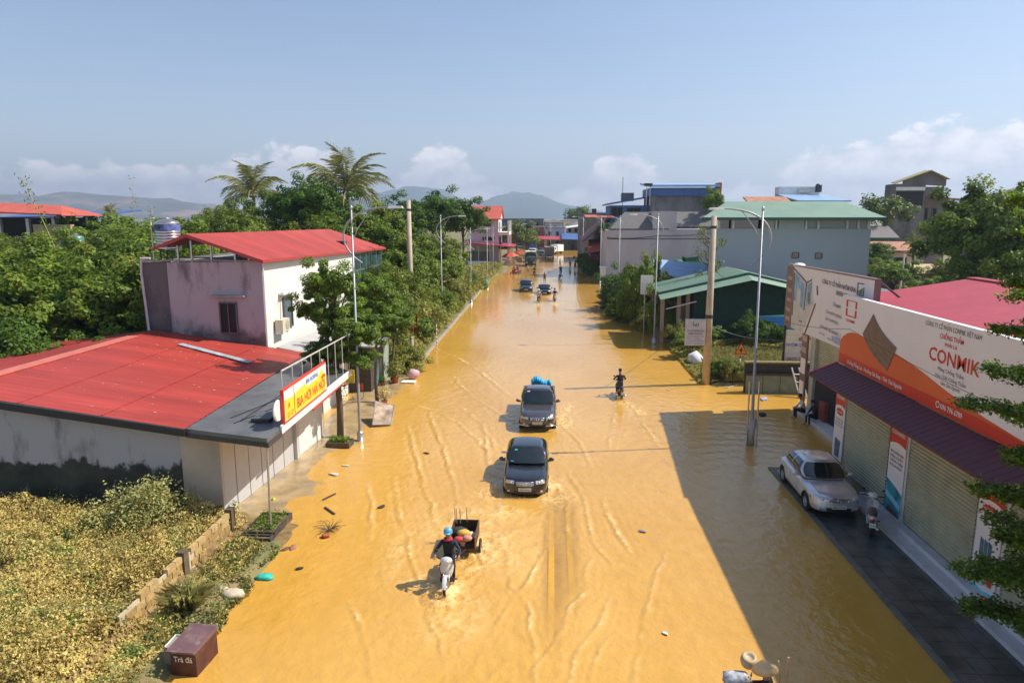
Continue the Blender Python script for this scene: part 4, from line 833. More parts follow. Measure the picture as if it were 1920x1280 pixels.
for k in range(3): gp([(26.85-k*.14,7.16),(26.85-k*.14,7.3+.05*k),(26.75-k*.14,7.3+.05*k),(26.75-k*.14,7.16)], .004, mat('emblem_green', (.05,.25,.1), .5), 'emblem')
part(gb, MB().slab([(gx_(y)-.02,y,z) for y, z in [(36.62,7.62),(36.62,7.68),(25.38,7.86),(25.38,7.80)]], (.2,0,0)), 'frame', M_strip)
part(gb, MB().slab([(gx_(25.38)-.02,25.33,4.85),(gx_(25.38)+.2,25.33,4.85),(gx_(25.38)+.2,25.33,7.86),(gx_(25.38)-.02,25.33,7.86)], (0,.05,0)), 'frame', M_strip)
mb = MB(); mb.tube([(11.7,25.5,7.75),(13.0,25.6,6.8)], .04, 6); mb.tube([(12.1,31,7.6),(13.6,31,6.3)], .04, 6); mb.tube([(12.2,36,7.6),(13.6,36,6.2)], .04, 6); part(gb, mb, 'brace', M_darksteel)
part(gb, MB().lathe([(.0,.12),(.22,.08),(.3,0),(.0,0)], 12, None, (12.15,35.0,7.70)), 'flood_lamp', M_swhite)

# gate wall, lined board, shop window plates
gw = empty('gate_wall', 'dark lattice topped wall with pale green sheets at back of flooded yard', 'wall', (12.5,39.8,0))
for i in range(3): part(gw, MB().box(11.25+i*.98,12.2+i*.98,39.75,39.82,-.1,1.05), 'sheet_panel', mat('pale_green_sheet', (.16,.21,.17), .5, var=.2, dirt=(.1,.12,.09)))
part(gw, MB().box(11.2,17,39.83,40.05,-.1,1.75), 'wall', mat('dark_wall', (.04,.042,.035), .9, var=.3)); part(gw, MB().box(11.15,17,39.7,40.1,1.752,1.85), 'coping', mat('lit_edge_coping', (.2,.17,.08), .9, var=.3, scale=5))  # coping painted paler to stand for the sunlit top edge
part(gw, MB().box(11.2,14.2,39.66,39.745,1.06,1.2), 'rail', M_darksteel)
lb = empty('lined_board', 'white ruled signboard with half-hidden blue and red lettering beyond the window shop', 'sign', (14.2,40.6,1.8))
for i in range(8): part(lb, MB().box(13.62,15.6,40.6,40.66,1.45+i*.265,1.45+i*.265+.255), 'board_slat', mat('ruled_board_white', (.68,.6,.5), .6, var=.08))
for z in (0,): part(lb, MB().box(13.5,13.6,40.55,40.7,-.1,3.9).box(15.62,15.7,40.55,40.7,-.1,3.9), 'post', M_darksteel)
for s, m_, x, z, h, w in (('gnh', M_ink, 14.35, 3.02, .22, .7),('NHÔM-QUA', M_sblue, 13.68, 2.62, .2, 1.15),('NH', M_ink, 14.5, 2.2, .18, .35),('0977-118', M_bbr, 13.75, 1.75, .2, 1.1)):
    ptext(lb, 'lettering', s, m_, (x,40.595,z), (1,0,0), UZ, h, w, .004, True)

# ================================================================== generic houses
def gable(parent, x0, x1, y0, y1, z, rise, along, m, over=.4, th=.12, wallm=None):
    if along == 'y':
        xm = (x0+x1)/2; e = rise/((x1-x0)/2)*over
        for s in ((x0-over,xm),(x1+over,xm)):
            part(parent, MB().hexa([(s[0],y0-over,z-e-th),(s[1],y0-over,z+rise-th),(s[1],y1+over,z+rise-th),(s[0],y1+over,z-e-th)], [(s[0],y0-over,z-e),(s[1],y0-over,z+rise),(s[1],y1+over,z+rise),(s[0],y1+over,z-e)]), 'roof_slope', m)
        if wallm:
            for yy in (y0+.01, y1-.13): part(parent, MB().slab([(x0,yy,z-.14),(x1,yy,z-.14),(xm,yy,z+rise-.14)], (0,.12,0)), 'gable_wall', wallm)
    else:
        ym = (y0+y1)/2; e = rise/((y1-y0)/2)*over
        for s in ((y0-over,ym),(y1+over,ym)):
            part(parent, MB().hexa([(x0-over,s[0],z-e-th),(x1+over,s[0],z-e-th),(x1+over,s[1],z+rise-th),(x0-over,s[1],z+rise-th)], [(x0-over,s[0],z-e),(x1+over,s[0],z-e),(x1+over,s[1],z+rise),(x0-over,s[1],z+rise)]), 'roof_slope', m)
        if wallm:
            for xx in (x0+.01, x1-.13): part(parent, MB().slab([(xx,y0,z-.14),(xx,y1,z-.14),(xx,ym,z+rise-.14)], (.12,0,0)), 'gable_wall', wallm)
def hip(parent, x0, x1, y0, y1, z, rise, m, over=.4, inset=None):
    x0 -= over; x1 += over; y0 -= over; y1 += over; i = inset or min(x1-x0, y1-y0)*.45
    if (x1-x0) >= (y1-y0): a, b = (x0+i,(y0+y1)/2,z+rise), (x1-i,(y0+y1)/2,z+rise)
    else: a, b = ((x0+x1)/2,y0+i,z+rise), ((x0+x1)/2,y1-i,z+rise)
    c = [(x0,y0,z),(x1,y0,z),(x1,y1,z),(x0,y1,z)]; d = [(p[0],p[1],z-.12) for p in c]
    if (x1-x0) >= (y1-y0): f = [(0,1,5,4),(1,2,5),(2,3,4,5),(3,0,4)]
    else: f = [(0,1,4),(1,2,5,4),(2,3,5),(3,0,4,5)]
    part(parent, MB().add(c+[a,b]+d, f + [(0,6,7,1),(1,7,8,2),(2,8,9,3),(3,9,6,0),(9,8,7,6)]), 'roof', m)
def house(label, x0, x1, y0, y1, h, wm, name='house', cat='house', wins=(), flat=None, swins=()):
    t = empty(name, label, cat, ((x0+x1)/2,(y0+y1)/2,0)); part(t, MB().box(x0,x1,y0,y1,-.2,h), 'wall', wm)
    if flat: part(t, MB().box(x0-.15,x1+.15,y0-.15,y1+.15,h+.003,h+.18), 'roof', flat)
    for (x, z, w, hh) in wins: fixwin(t, (x,y0-.002,z), (1,0,0), (0,-1,0), w, hh, M_frame, M_wglass, 1, .07, .1)
    for (s, y, z, w, hh) in swins:   # s=-1 face at x0, +1 face at x1
        if s < 0: fixwin(t, (x0-.002,y+w,z), (0,-1,0), (-1,0,0), w, hh, M_frame, M_glass, 1, .07, .1)
        else: fixwin(t, (x1+.002,y,z), (0,1,0), (1,0,0), w, hh, M_frame, M_glass, 1, .07, .1)
    return t
M_lilac = mat('lilac_render', (.56,.51,.53), .85, var=.06, scale=.5, dirt=(.45,.41,.42), dscale=.4, damt=.5, stretch=(1,1,.3))
M_teal = mat('blue_grey_render', (.44,.48,.51), .8, var=.06, scale=.5, dirt=(.34,.38,.41), dscale=.5, damt=.4, stretch=(1,1,.3))
M_groof = mat('green_sheet_roof', (.19,.29,.21), .5, var=.1, scale=.6, dirt=(.16,.25,.18), damt=.4)
M_groofd = mat('dark_green_trim', (.03,.09,.07), .6, var=.1)
M_gtarp = mat('dark_green_tarp', (.012,.045,.030), .85, var=.25, scale=2)
M_troof = mat('grey_tile_roof', (.15,.14,.135), .75, var=.15, scale=2, stretch=(1,1,4))
M_blue = mat('blue_sheet', (.05,.12,.32), .5, var=.12, dirt=(.04,.07,.16)); M_lblue = mat('light_blue_sheet', (.28,.42,.62), .45, .1, var=.12, scale=1)
M_rust = mat('rusty_sheet', (.42,.2,.12), .8, var=.25, scale=2, dirt=(.2,.09,.05), damt=.8)
M_oldc = mat('old_concrete', (.17,.16,.155), .9, var=.25, scale=.5, bump=.2, dirt=(.035,.035,.035), dscale=.35, damt=.9, stretch=(1,1,.4))
M_redroof2 = mat('orange_red_roof', (.50,.10,.06), .55, var=.12, scale=1, dirt=(.35,.07,.04))

# green roofed shed by the weeds
sh = empty('green_shed', 'low shed with a light green gable roof and dark green netting front', 'shed', (15.3,60,0))
part(sh, MB().ribbed((8.5,55.2,4.15),(8.5,62,4.15),(15.3,55.2,5.75),(15.3,62,5.75), 40, .03, .3), 'roof_sheet', M_groof)
part(sh, MB().ribbed((15.3,55.2,5.75),(15.3,62,5.75),(22.4,55.2,4.1),(22.4,62,4.1), 40, .03, .3), 'roof_sheet', M_groof)
part(sh, MB().slab([(8.4,55.1,3.98),(15.3,55.1,5.6),(22.5,55.1,3.93),(22.5,55.1,4.12),(15.3,55.1,5.80),(8.4,55.1,4.2)], (0,.06,0)), 'fascia', M_groofd)
part(sh, MB().ribbed((8.4,53.9,3.75),(8.4,55.1,4.0),(15.3,53.9,5.3),(15.3,55.1,5.58), 3, .02, .3), 'front_canopy', M_groof); part(sh, MB().ribbed((15.3,53.9,5.3),(15.3,55.1,5.58),(22.5,53.9,3.7),(22.5,55.1,3.95), 3, .02, .3), 'front_canopy', M_groof)
part(sh, MB().slab([(11.3,55.6,-.2),(22.2,55.6,-.2),(22.2,55.6,3.8),(15.3,55.6,5.4),(11.3,55.6,4.4)], (0,.1,0)), 'net_front', M_gtarp)
part(sh, MB().box(9.2,22,61.3,61.8,0,4.0), 'back_wall', M_wallA); part(sh, MB().box(11.3,11.4,55.7,61.2,0,4.4), 'side_net', M_gtarp)
for x, y in ((8.9,56),(10.2,56),(10.9,56),(8.9,58.5),(8.9,61)): part(sh, MB().box(x-.14,x+.14,y-.14,y+.14,-.3,4.05), 'post', mat('tan_pillar', (.38,.28,.22), .7, var=.1))
part(sh, MB().box(9.8,11.2,58,58.1,1.2,3.0), 'poster', M_beige); part(sh, MB().tube([(8.9,54.2,3.0),(11.2,54.2,3.6)], .04, 6), 'beam', M_white)
tp = empty('tarpaulin', 'blue and teal tarpaulin slung beside the dark green shed front', 'tarpaulin', (16.3,50,2.6))
part(tp, MB().slab([(14.6,50,3.05),(17.9,49.6,3.35),(17.9,49.7,1.9)], (0,.03,0)), 'sheet', mat('tarp_blue', (.03,.22,.62), .6)); part(tp, MB().slab([(14.6,49.96,3.07),(17.9,49.5,3.36),(17.9,49.55,3.08)], (0,.02,.0)), 'border', mat('tarp_teal', (.15,.5,.42), .6))
bs2 = house('blue sheet roofed lean-to between the green shed and lilac wall', 10.6, 16.3, 72, 77, 3.0, M_wallA, 'shed', 'shed')
part(bs2, MB().ribbed((10.2,71,4.35),(11.2,78,5.5),(16.2,71,3.9),(17.2,78,4.9), 20, .03, .3), 'roof_sheet', M_lblue)

# blue-grey building with the green hipped roof
tb = empty('green_roof_building', 'big blue-grey block under a wide pale green hipped roof', 'building', (22,70,0))
part(tb, MB().hexa([(15.2,66,-.2),(29.1,66,-.2),(32.2,80,-.2),(18.6,80,-.2)], [(15.2,66,9.0),(29.1,66,9.0),(32.2,80,9.0),(18.6,80,9.0)]), 'wall', M_teal)
part(tb, MB().hexa([(19.5,66.4,9.003),(29.1,66.3,9.003),(32.2,80,9.003),(18.8,80,9.003)], [(19.5,66.4,9.85),(29.1,66.3,9.85),(32.2,80,9.85),(18.8,80,9.85)]), 'upper_wall', M_teal)
part(tb, MB().box(15.5,28.9,66.7,67,9.003,9.8), 'window_band', M_glass)
for x in (15.3,16.6,19.3,20.5,23.2,24.3,26.9,27.9,28.8): part(tb, MB().box(x,x+.18,66.05,66.15,9.003,9.85), 'mullion', M_white)
part(tb, MB().box(20.8,23.1,66.02,66.10,9.003,9.85), 'infill', M_teal); part(tb, MB().box(19.4,20.4,66.02,66.10,9.003,9.85), 'infill', M_teal)
for x0_, z_ in ((22.15,6.3),(24.25,6.25)): fixwin(tb, (x0_,65.99,z_), (1,0,0), (0,-1,0), .65, .55, M_frame, M_glass, 0, .06, .08)
rf_ = MB().add([(13.6,64.8,10.0),(29.9,64.8,10.0),(33.5,81.5,10.0),(17.4,81.5,10.0),(17.0,70.3,11.55),(28.2,70.3,11.55),(29.5,76,11.5),(18.5,76,11.5)], [(0,1,5,4),(1,2,6,5),(2,3,7,6),(3,0,4,7),(4,5,6,7)])
part(tb, rf_, 'roof', M_groof); part(tb, MB().slab([(13.55,64.75,9.78),(29.95,64.75,9.78),(29.95,64.75,10.02),(13.55,64.75,10.02)], (0,.08,0)), 'fascia', M_groofd)
part(tb, MB().add([(13.6,64.85,9.8),(29.9,64.85,9.8),(33.5,81.5,9.8),(17.4,81.5,9.8)], [(0,3,2,1)]), 'soffit', M_groofd)

# lilac wall building
lw = house('long blank lilac wall building with grey tiled roofs beyond the street lamps', 8.35, 24.5, 108, 122, 8.15, M_lilac, 'lilac_building', 'building')
part(lw, MB().box(15.2,18.8,107.9,112,8.15,10.95), 'upper_wall', M_lilac)
hip(lw, 9.3, 17.2, 108.4, 113, 8.35, 2.5, M_troof, .5, 2.4); hip(lw, 17.5, 24.6, 108.4, 113, 8.7, 2.2, M_troof, .3, 1.4)
part(lw, MB().box(8.36,24.4,107.95,107.99,6.75,6.85), 'cable_line', M_darksteel)
part(lw, MB().box(7.4,8.3,107.5,108.4,-.2,2.4), 'gate_pillar', M_white); part(lw, MB().box(7.3,8.4,107.4,108.5,2.4,2.6), 'pillar_cap', M_white)
part(lw, MB().box(24.0,24.3,107.6,107.9,0,9.8), 'corner_pipe', M_white)
bb_ = house('grey concrete block with a blue sheet top storey above the lilac wall', 16.6, 27.6, 120, 130, 13.6, M_oldc, 'concrete_block', 'building')
part(bb_, MB().box(16.3,27.4,119.6,130,13.6,14.9), 'blue_storey', M_blue); part(bb_, MB().hexa([(15.9,119,15.0),(27.6,119,15.0),(27.6,131,15.9),(15.9,131,15.9)], [(15.9,119,15.35),(27.6,119,15.35),(27.6,131,16.2),(15.9,131,16.2)]), 'roof_sheet', M_lblue)
part(bb_, MB().box(27.42,27.95,119.4,122,13.2,15.7), 'red_edge', M_redroof2)
for x in (15.5,16.1): part(bb_, MB().box(x,x+.12,119,119.12,12,15.2), 'tank_post', M_steel)
part(bb_, MB().box(15.2,16.5,118.8,119.8,15.2,15.6), 'tank_rack', M_darksteel)
an = house('house with slanting blue sheet roof left of the concrete block', 10.0, 16.5, 124, 134, 12.1, mat('blue_render', (.08,.18,.36), .7), wins=((12.9,10.4,2.4,1.3),(10.2,10.2,2.0,1.6)))
part(an, MB().hexa([(9.4,123.2,12.15),(16.55,123.2,13.4),(16.55,135,13.4),(9.4,135,12.15)], [(9.4,123.2,12.4),(16.55,123.2,13.65),(16.55,135,13.65),(9.4,135,12.4)]), 'roof_sheet', M_blue)
part(an, MB().box(12.2,14.3,126,128,12.9,14.3), 'roof_box', M_grey_sheet); part(an, MB().tube([(12.3,126,12),(12.3,126,17)], .05, 5), 'aerial', M_darksteel)
wr = house('cluster of white and blue sheet roofs showing above the green roof', 33, 43, 108, 120, 12.2, M_oldc)
part(wr, MB().hexa([(36.3,107,12.3),(44,107,12.3),(43,118,13.6),(36.3,118,13.6)], [(36.3,107,12.5),(44,107,12.5),(43,118,13.8),(36.3,118,13.8)]), 'roof_sheet', M_lblue)
part(wr, MB().box(36.5,43,117,119,12.3,14.9), 'white_wall', M_white); part(wr, MB().hexa([(29.5,107,11.6),(36,107,11.6),(36,112,13.0),(29.5,112,13.0)], [(29.5,107,11.8),(36,107,11.8),(36,112,13.2),(29.5,112,13.2)]), 'roof_sheet', M_rust)
part(wr, MB().box(29.6,35.5,108.1,114,0,11.5), 'annex_wall', M_oldc); part(wr, MB().box(39.5,41.5,116.6,116.9,14.0,14.5), 'tank', M_steel); part(wr, MB().lathe([(.5,0),(.5,1.1),(.3,1.3)], 12, None, (42.4,116,14.0)), 'tank', M_darksteel)

# tall grey unfinished building on the right
tg = empty('tall_grey_building', 'tall narrow weathered concrete building with an olive gable roof at far right', 'building', (65,132,0))
part(tg, MB().box(61,66.3,130,134,-.2,11.6), 'wall', M_oldc); part(tg, MB().box(66.35,71.5,132,136,-.2,13.2), 'wall', M_oldc)
part(tg, MB().box(60.9,66.2,130.2,134,11.63,15.9), 'upper_storey', M_oldc); part(tg, MB().box(61.2,65.9,130.1,130.18,12.1,14.6), 'dark_opening', M_darkroom)
part(tg, MB().box(61.0,66,129.9,130.0,14.75,15.35), 'white_rail', M_white); part(tg, MB().box(66.25,69.6,130.6,134.5,13.23,15.4), 'upper_storey', M_oldc)
ol = mat('olive_sheet', (.34,.29,.10), .6, var=.15)
part(tg, MB().hexa([(60.6,129.6,15.9),(66.6,129.6,18.1),(67.6,134,18.3),(61.9,134,16.2)], [(60.6,129.6,16.05),(66.6,129.6,18.25),(67.6,134,18.45),(61.9,134,16.35)]), 'roof_slope', ol)
part(tg, MB().hexa([(66.6,129.6,18.1),(69.9,129.6,16.6),(70.9,134,16.8),(67.6,134,18.3)], [(66.6,129.6,18.25),(69.9,129.6,16.75),(70.9,134,16.95),(67.6,134,18.45)]), 'roof_slope', ol)
part(tg, MB().slab([(62.3,130.3,15.9),(69.7,130.3,15.5),(69.7,130.3,16.6),(66.6,130.3,18.1),(62.3,130.3,16.5)], (0,.3,0)), 'gable_wall', M_oldc)
part(tg, MB().hexa([(66.5,129,13.5),(73,129,13.0),(73,131.8,13.0),(66.5,131.8,13.5)], [(66.5,129,13.7),(73,129,13.2),(73,131.8,13.2),(66.5,131.8,13.7)]), 'lower_roof', M_rust)
for x, z, w, h_ in ((67,8.6,.9,3.2),(68.6,8.6,.9,3.2),(63,9.2,1.2,1.6),(70.8,9.0,.8,2.0)): fixwin(tg, (x,129.99 if x < 66 else 131.99,z), (1,0,0), (0,-1,0), w, h_, M_oldc, M_darkroom, 0, .12, .15)
r2_ = house('grey hipped roof building at the far right edge beyond the big tree', 84, 100, 138, 152, 12.5, M_oldc, wins=((86,9.8,1.6,1.4),(90,9.8,1.6,1.4))); hip(r2_, 84, 100, 138, 152, 12.6, 3.0, M_troof, .8)
part(r2_, MB().hexa([(81.5,136,12.3),(88,136,12.3),(88,139,13.8),(81.5,139,13.8)], [(81.5,136,12.5),(88,136,12.5),(88,139,14.0),(81.5,139,14.0)]), 'porch_roof', M_beige)
part(r2_, MB().lathe([(.7,0),(.7,1.4),(.3,1.7)], 14, None, (86.5,137.2,10.2)), 'tank', mat('tank_teal', (.02,.35,.4), .4))
h_ = house('small beige house with a rusty sheet roof, middle of the low houses', 37.5, 46.5, 92, 99, 5.6, M_beige, wins=((42.5,4.2,2.8,.8),)); gable(h_, 37, 46.8, 91.5, 99, 6.0, .9, 'x', M_rust, .4)
h_ = house('grey roofed house with a green eave behind the rusty-roofed house', 40.5, 49, 104, 110, 7.2, mat('green_wall', (.05,.2,.16), .7)); gable(h_, 40.5, 49, 103.5, 110, 7.4, 1.4, 'x', M_troof, .5)
h_ = house('low tan roofed outbuilding with dark doorway under the tall grey building', 42.6, 47.2, 86, 91, 3.2, M_wallA, 'outbuilding', 'shed', wins=((44,.3,2.2,2.0),)); gable(h_, 42.4, 47.6, 85.8, 91, 3.6, .8, 'x', mat('tan_roof', (.52,.38,.22), .8, var=.15), .4)
h_ = house('ochre end wall house just right of the blue-grey block', 33.2, 36.5, 84, 90, 6.6, mat('ochre_wall', (.42,.31,.17), .8, var=.12), wins=()); gable(h_, 33.2, 36.5, 84, 90, 6.7, .5, 'y', M_troof, .3)

# red-roofed houses beyond the lilac wall
rh = empty('red_awning_house', 'dark open-fronted house with stacked dark red roofs beyond the lilac wall', 'house', (12,128,0))
part(rh, MB().box(8.4,16,124,146,-.2,8.6), 'wall', M_darkroom); M_dred = mat('dark_red_sheet', (.16,.022,.03), .6, var=.15)
part(rh, MB().hexa([(5.3,122,5.8),(9.6,122,9.7),(9.6,140,9.7),(5.3,140,5.8)], [(5.3,122,6.0),(9.6,122,9.9),(9.6,140,9.9),(5.3,140,6.0)]), 'roof_slope', M_dred)
part(rh, MB().hexa([(5.6,120,9.9),(10.5,120,9.9),(10.5,126,10.3),(5.6,126,10.3)], [(5.6,120,10.1),(10.5,120,10.1),(10.5,126,10.5),(5.6,126,10.5)]), 'roof_slope', M_redroof2)
part(rh, MB().hexa([(6.2,119,4.2),(9.4,119,4.6),(9.4,127,6.3),(6.5,127,5.9)], [(6.2,119,4.35),(9.4,119,4.75),(9.4,127,6.45),(6.5,127,6.05)]), 'awning', M_redroof2)
part(rh, MB().box(6.6,8.35,121,127,2.6,3.8), 'awning_cloth', M_dred); part(rh, MB().box(8.3,9.55,122,122.2,.0,2.2), 'blue_sheet', M_lblue)
h_ = house('tall grey house with a small white tank, beyond the dark red roofs', 6.5, 17, 160, 180, 10.9, M_oldc, flat=M_grey_sheet); part(h_, MB().lathe([(.5,0),(.5,1.1),(.3,1.3)], 12, None, (15.5,161,11.1)), 'tank', M_white); part(h_, MB().box(9,10,162,163,11.1,12), 'roof_tank', M_darksteel)

# left two-storey house with the red gable, balcony and porch
lh = house('lilac two-storey house with orange-red gable roof and white balcony on the left', -17.5, -11.4, 148, 158, 9.6, M_lilac, wins=((-15.2,8.2,2.3,1.3),(-14.8,5.2,2.6,.8)), swins=((1,150.5,3.6,1.2,2.2),(1,153.5,3.6,1.2,2.2),(1,150.5,7.0,1.2,2.0)))
gable(lh, -19.5, -11.2, 147.5, 158.5, 9.9, 2.6, 'x', M_redroof2, .35, .15, M_cream)
part(lh, MB().box(-11.38,-9.2,148.2,157.5,6.35,6.95), 'balcony', M_cream); part(lh, MB().box(-11.38,-9.0,148,157.7,3.3,3.5), 'balcony_floor', M_cream)
for y in (148.3,152.7,157.2): part(lh, MB().box(-9.5,-9.2,y,y+.25,0,9.4), 'column', M_cream)
part(lh, MB().box(-9.25,-9.2,148.5,157.2,3.5,4.3), 'balustrade', mat('pale_glass', (.4,.5,.48), .2)); 
part(lh, MB().hexa([(-19,144,4.9),(-8.1,144.5,3.9),(-8.1,158,3.9),(-19,158,4.9)], [(-19,144,5.1),(-8.1,144.5,4.1),(-8.1,158,4.1),(-19,158,5.1)]), 'porch_roof', mat('crimson_sheet', (.42,.05,.07), .5, var=.1))
for x in (-17.6,-15.4,-13,-10.8,-8.4): part(lh, MB().box(x,x+.18,144.8,145,0,4.2), 'porch_post', M_steel)
part(lh, MB().box(-18.3,-13.2,147.6,147.95,0,2.9), 'shopfront', mat('olive_shopfront', (.2,.17,.1), .6)); part(lh, MB().box(-17.5,-12.8,144,144.15,.1,1.1), 'low_wall', M_white)

# far end of the street
far = [
 ('dark long roofed block with a blue band behind the street trees', -24.13,-3.17,248.92,269.24,9.49, M_oldc, 'flat', M_troof),
 ('pale two-storey house with grey hipped roof at the street end', -2.79,3.81,260.35,276.86,8.22, M_white, 'hip', M_troof),
 ('white house with grey gable roof and wide canopy at the street end', 5.08,12.7,248.92,266.7,7.46, M_white, 'gy', M_troof),
 ('grey two-storey house with a balcony right of the bright white roof', 13.46,19.68,236.22,254,7.84, M_metalp, 'flat', M_grey_sheet),
 ('reddish brown house with dark windows left of the street end', -8,-2.79,228.6,243.84,6.95, mat('red_brown_wall', (.16,.08,.07), .8), 'flat', M_oldc),
 ('narrow blue-grey house with a balcony near the street end', -1.78,4.06,231.14,246.38,6.7, M_teal, 'flat', M_oldc),
 ('grey roofed far block on the horizon, left of the red roofs', 16,34,230,250,10.2, M_oldc, 'hip', M_troof),
 ('wide low grey block closing the far end of the street', -16,-1,288,304,8.5, M_conc, 'hip', M_troof),
 ('pale block far behind the street end', 3,18,292,306,8.8, M_cream, 'hip', M_troof)]
for lab, x0, x1, y0, y1, h, wm_, rk, rm in far:
    n = max(2, int((x1-x0)/2.2)); wins = [(x0+.5+i*(x1-x0-1)/n, h-2.6, 1.0, 1.4) for i in range(n)] + [(x0+.5+i*(x1-x0-1)/n, h-5.6, 1.0, 1.5) for i in range(n)]
    t = house(lab, x0, x1, y0, y1, h, wm_, wins=wins, flat=rm if rk == 'flat' else None)
    if rk == 'hip': hip(t, x0, x1, y0, y1, h, 1.3, rm, .5)
    if rk == 'gy': gable(t, x0, x1, y0, y1, h, 1.4, 'y', rm, .5, .12, wm_)
    if 'blue band' in lab: part(t, MB().box(x0+1,x1-3,y0-1.6,y0-.02,h-2.6,h-1.2), 'blue_awning', M_blue)
    if 'reddish' in lab: part(t, MB().hexa([(-6.3,222,3.2),(2.8,222,3.0),(2.8,228,3.7),(-6.3,228,4.0)], [(-6.3,222,3.4),(2.8,222,3.2),(2.8,228,3.9),(-6.3,228,4.2)]), 'awning', mat('crimson_sheet', (.42,.05,.07)))
    if 'wide canopy' in lab: part(t, MB().hexa([(5.08,241.3,6.32),(16.76,241.3,7.97),(16.76,248.92,8.48),(4.32,248.92,6.7)], [(5.08,241.3,6.57),(16.76,241.3,8.22),(16.76,248.92,8.73),(4.32,248.92,6.95)]), 'sunlit_canopy', mat('bright_white_sheet', (.8,.78,.7), .5, var=.2, scale=.8))
    if 'balcony' in lab: part(t, MB().box(x0-.2,x1+.2,y0-1.2,y0-.02,h-4.1,h-3.1), 'balcony', M_cream)
t = house('long blue awning shop under the pale houses at the street end', 3.3,14.6,224,232,3.2, M_oldc, 'shop', 'shop'); part(t, MB().hexa([(3.0,217,3.3),(15,217,2.9),(15,232,4.3),(3.0,232,4.8)], [(3.0,217,3.5),(15,217,3.1),(15,232,4.5),(3.0,232,5.0)]), 'awning', M_blue)

# far left sheds beyond the trees
fl = empty('open_shed', 'open pavilion with bright orange-red roof at the far left', 'shed', (-60,75,0))
part(fl, MB().box(-72,-56.2,75,82,0,7.6), 'wall', M_wallD)
for x in (-70,-66.4,-62.9,-59.6,-56.6): part(fl, MB().box(x,x+.35,74.6,74.95,5,9.9), 'column', M_metalp)
part(fl, MB().box(-58.5,-54.2,74.2,74.8,5.5,9.25), 'rail_wall', mat('tan_block', (.42,.33,.2), .8, var=.2)); part(fl, MB().box(-72,-54,76.5,77,7.7,10), 'dark_back', M_darkroom)
part(fl, MB().hexa([(-74,73,10.9),(-54.2,73,10.2),(-53.5,80,10.2),(-74,80,12.0)], [(-74,73,11.05),(-54.2,73,10.35),(-57,77,11.35),(-74,77,12.1)]), 'roof_slope', M_redroof2)
part(fl, MB().lathe([(.35,0),(.5,.3),(.35,.6)], 12, None, (-69.0,77,12.0)), 'roof_vent', M_steel); fl.location.x += 1.4
fl = empty('open_shed', 'open shed with a dark interior and blue sheet roof at the far left', 'shed', (-66,90,0))
part(fl, MB().box(-73,-59.5,92,98,0,9.4), 'interior', M_darkroom); part(fl, MB().hexa([(-74,89.5,9.9),(-59.5,89.5,10.2),(-59.5,99,10.9),(-74,99,10.6)], [(-74,89.5,10.05),(-59.5,89.5,10.35),(-59.5,99,11.1),(-74,99,10.8)]), 'roof_sheet', M_blue)
for x in (-71,-66,-62): part(fl, MB().box(x,x+.2,90,90.2,0,9.95), 'post', M_steel)
# ================================================================== foliage
L_broad = leafmat('leaf_broad', (.03,.055,.008), (.23,.33,.03), .5, .4, (.30,.26,.06))
L_olive = leafmat('leaf_olive', (.055,.085,.012), (.27,.35,.04), .5, .42)
L_deep = leafmat('leaf_deep', (.025,.055,.010), (.14,.26,.025), .5, .38)
L_fresh = leafmat('leaf_fresh', (.05,.10,.012), (.26,.38,.045), .5, .42)
L_mud = leafmat('leaf_muddy', (.24,.17,.04), (.84,.66,.23), .75, .3, (.18,.26,.05))
L_weed = leafmat('leaf_weed', (.12,.13,.025), (.55,.47,.12), .6, .3, (.10,.17,.03))
L_bank = leafmat('leaf_bank', (.06,.095,.015), (.36,.36,.07), .5, .35, (.5,.34,.13))
L_palm = leafmat('leaf_palm', (.09,.12,.03), (.40,.40,.13), .45, .35)
L_far = leafmat('leaf_far', (.055,.095,.018), (.20,.26,.045), .5, .25)

def crown_lib(name, m, nclump, per, cr, leaf, seed, rz=.8, hollow=.5, lumpy=.35, aspect=.6):
    C, q, nr, rn = crown_points(1, 1, rz, nclump, per, cr, seed, lumpy, hollow)
    np.random.seed(seed); sz = leaf * (.7 + .6*np.random.rand(len(q)))
    return C, leaf_mesh(name, q, nr, sz, m, rn, aspect)
CR = {
 'big': [crown_lib('crown', L_broad, 150, 190, .17, .062, s) for s in (1, 2)],
 'olive': [crown_lib('crown', L_olive, 130, 150, .18, .06, s) for s in (11,)],
 'deep': [crown_lib('crown', L_deep, 120, 150, .20, .062, s, .85) for s in (21, 22)],
 'fresh': [crown_lib('crown', L_fresh, 50, 230, .24, .095, s, 1.0, .35, .5) for s in (31, 32)],
 'bush': [crown_lib('crown', L_bank, 70, 110, .24, .085, s, .8) for s in (41,)],
 'far': [crown_lib('crown', L_far, 60, 70, .26, .11, s, .85) for s in (51,)],
}
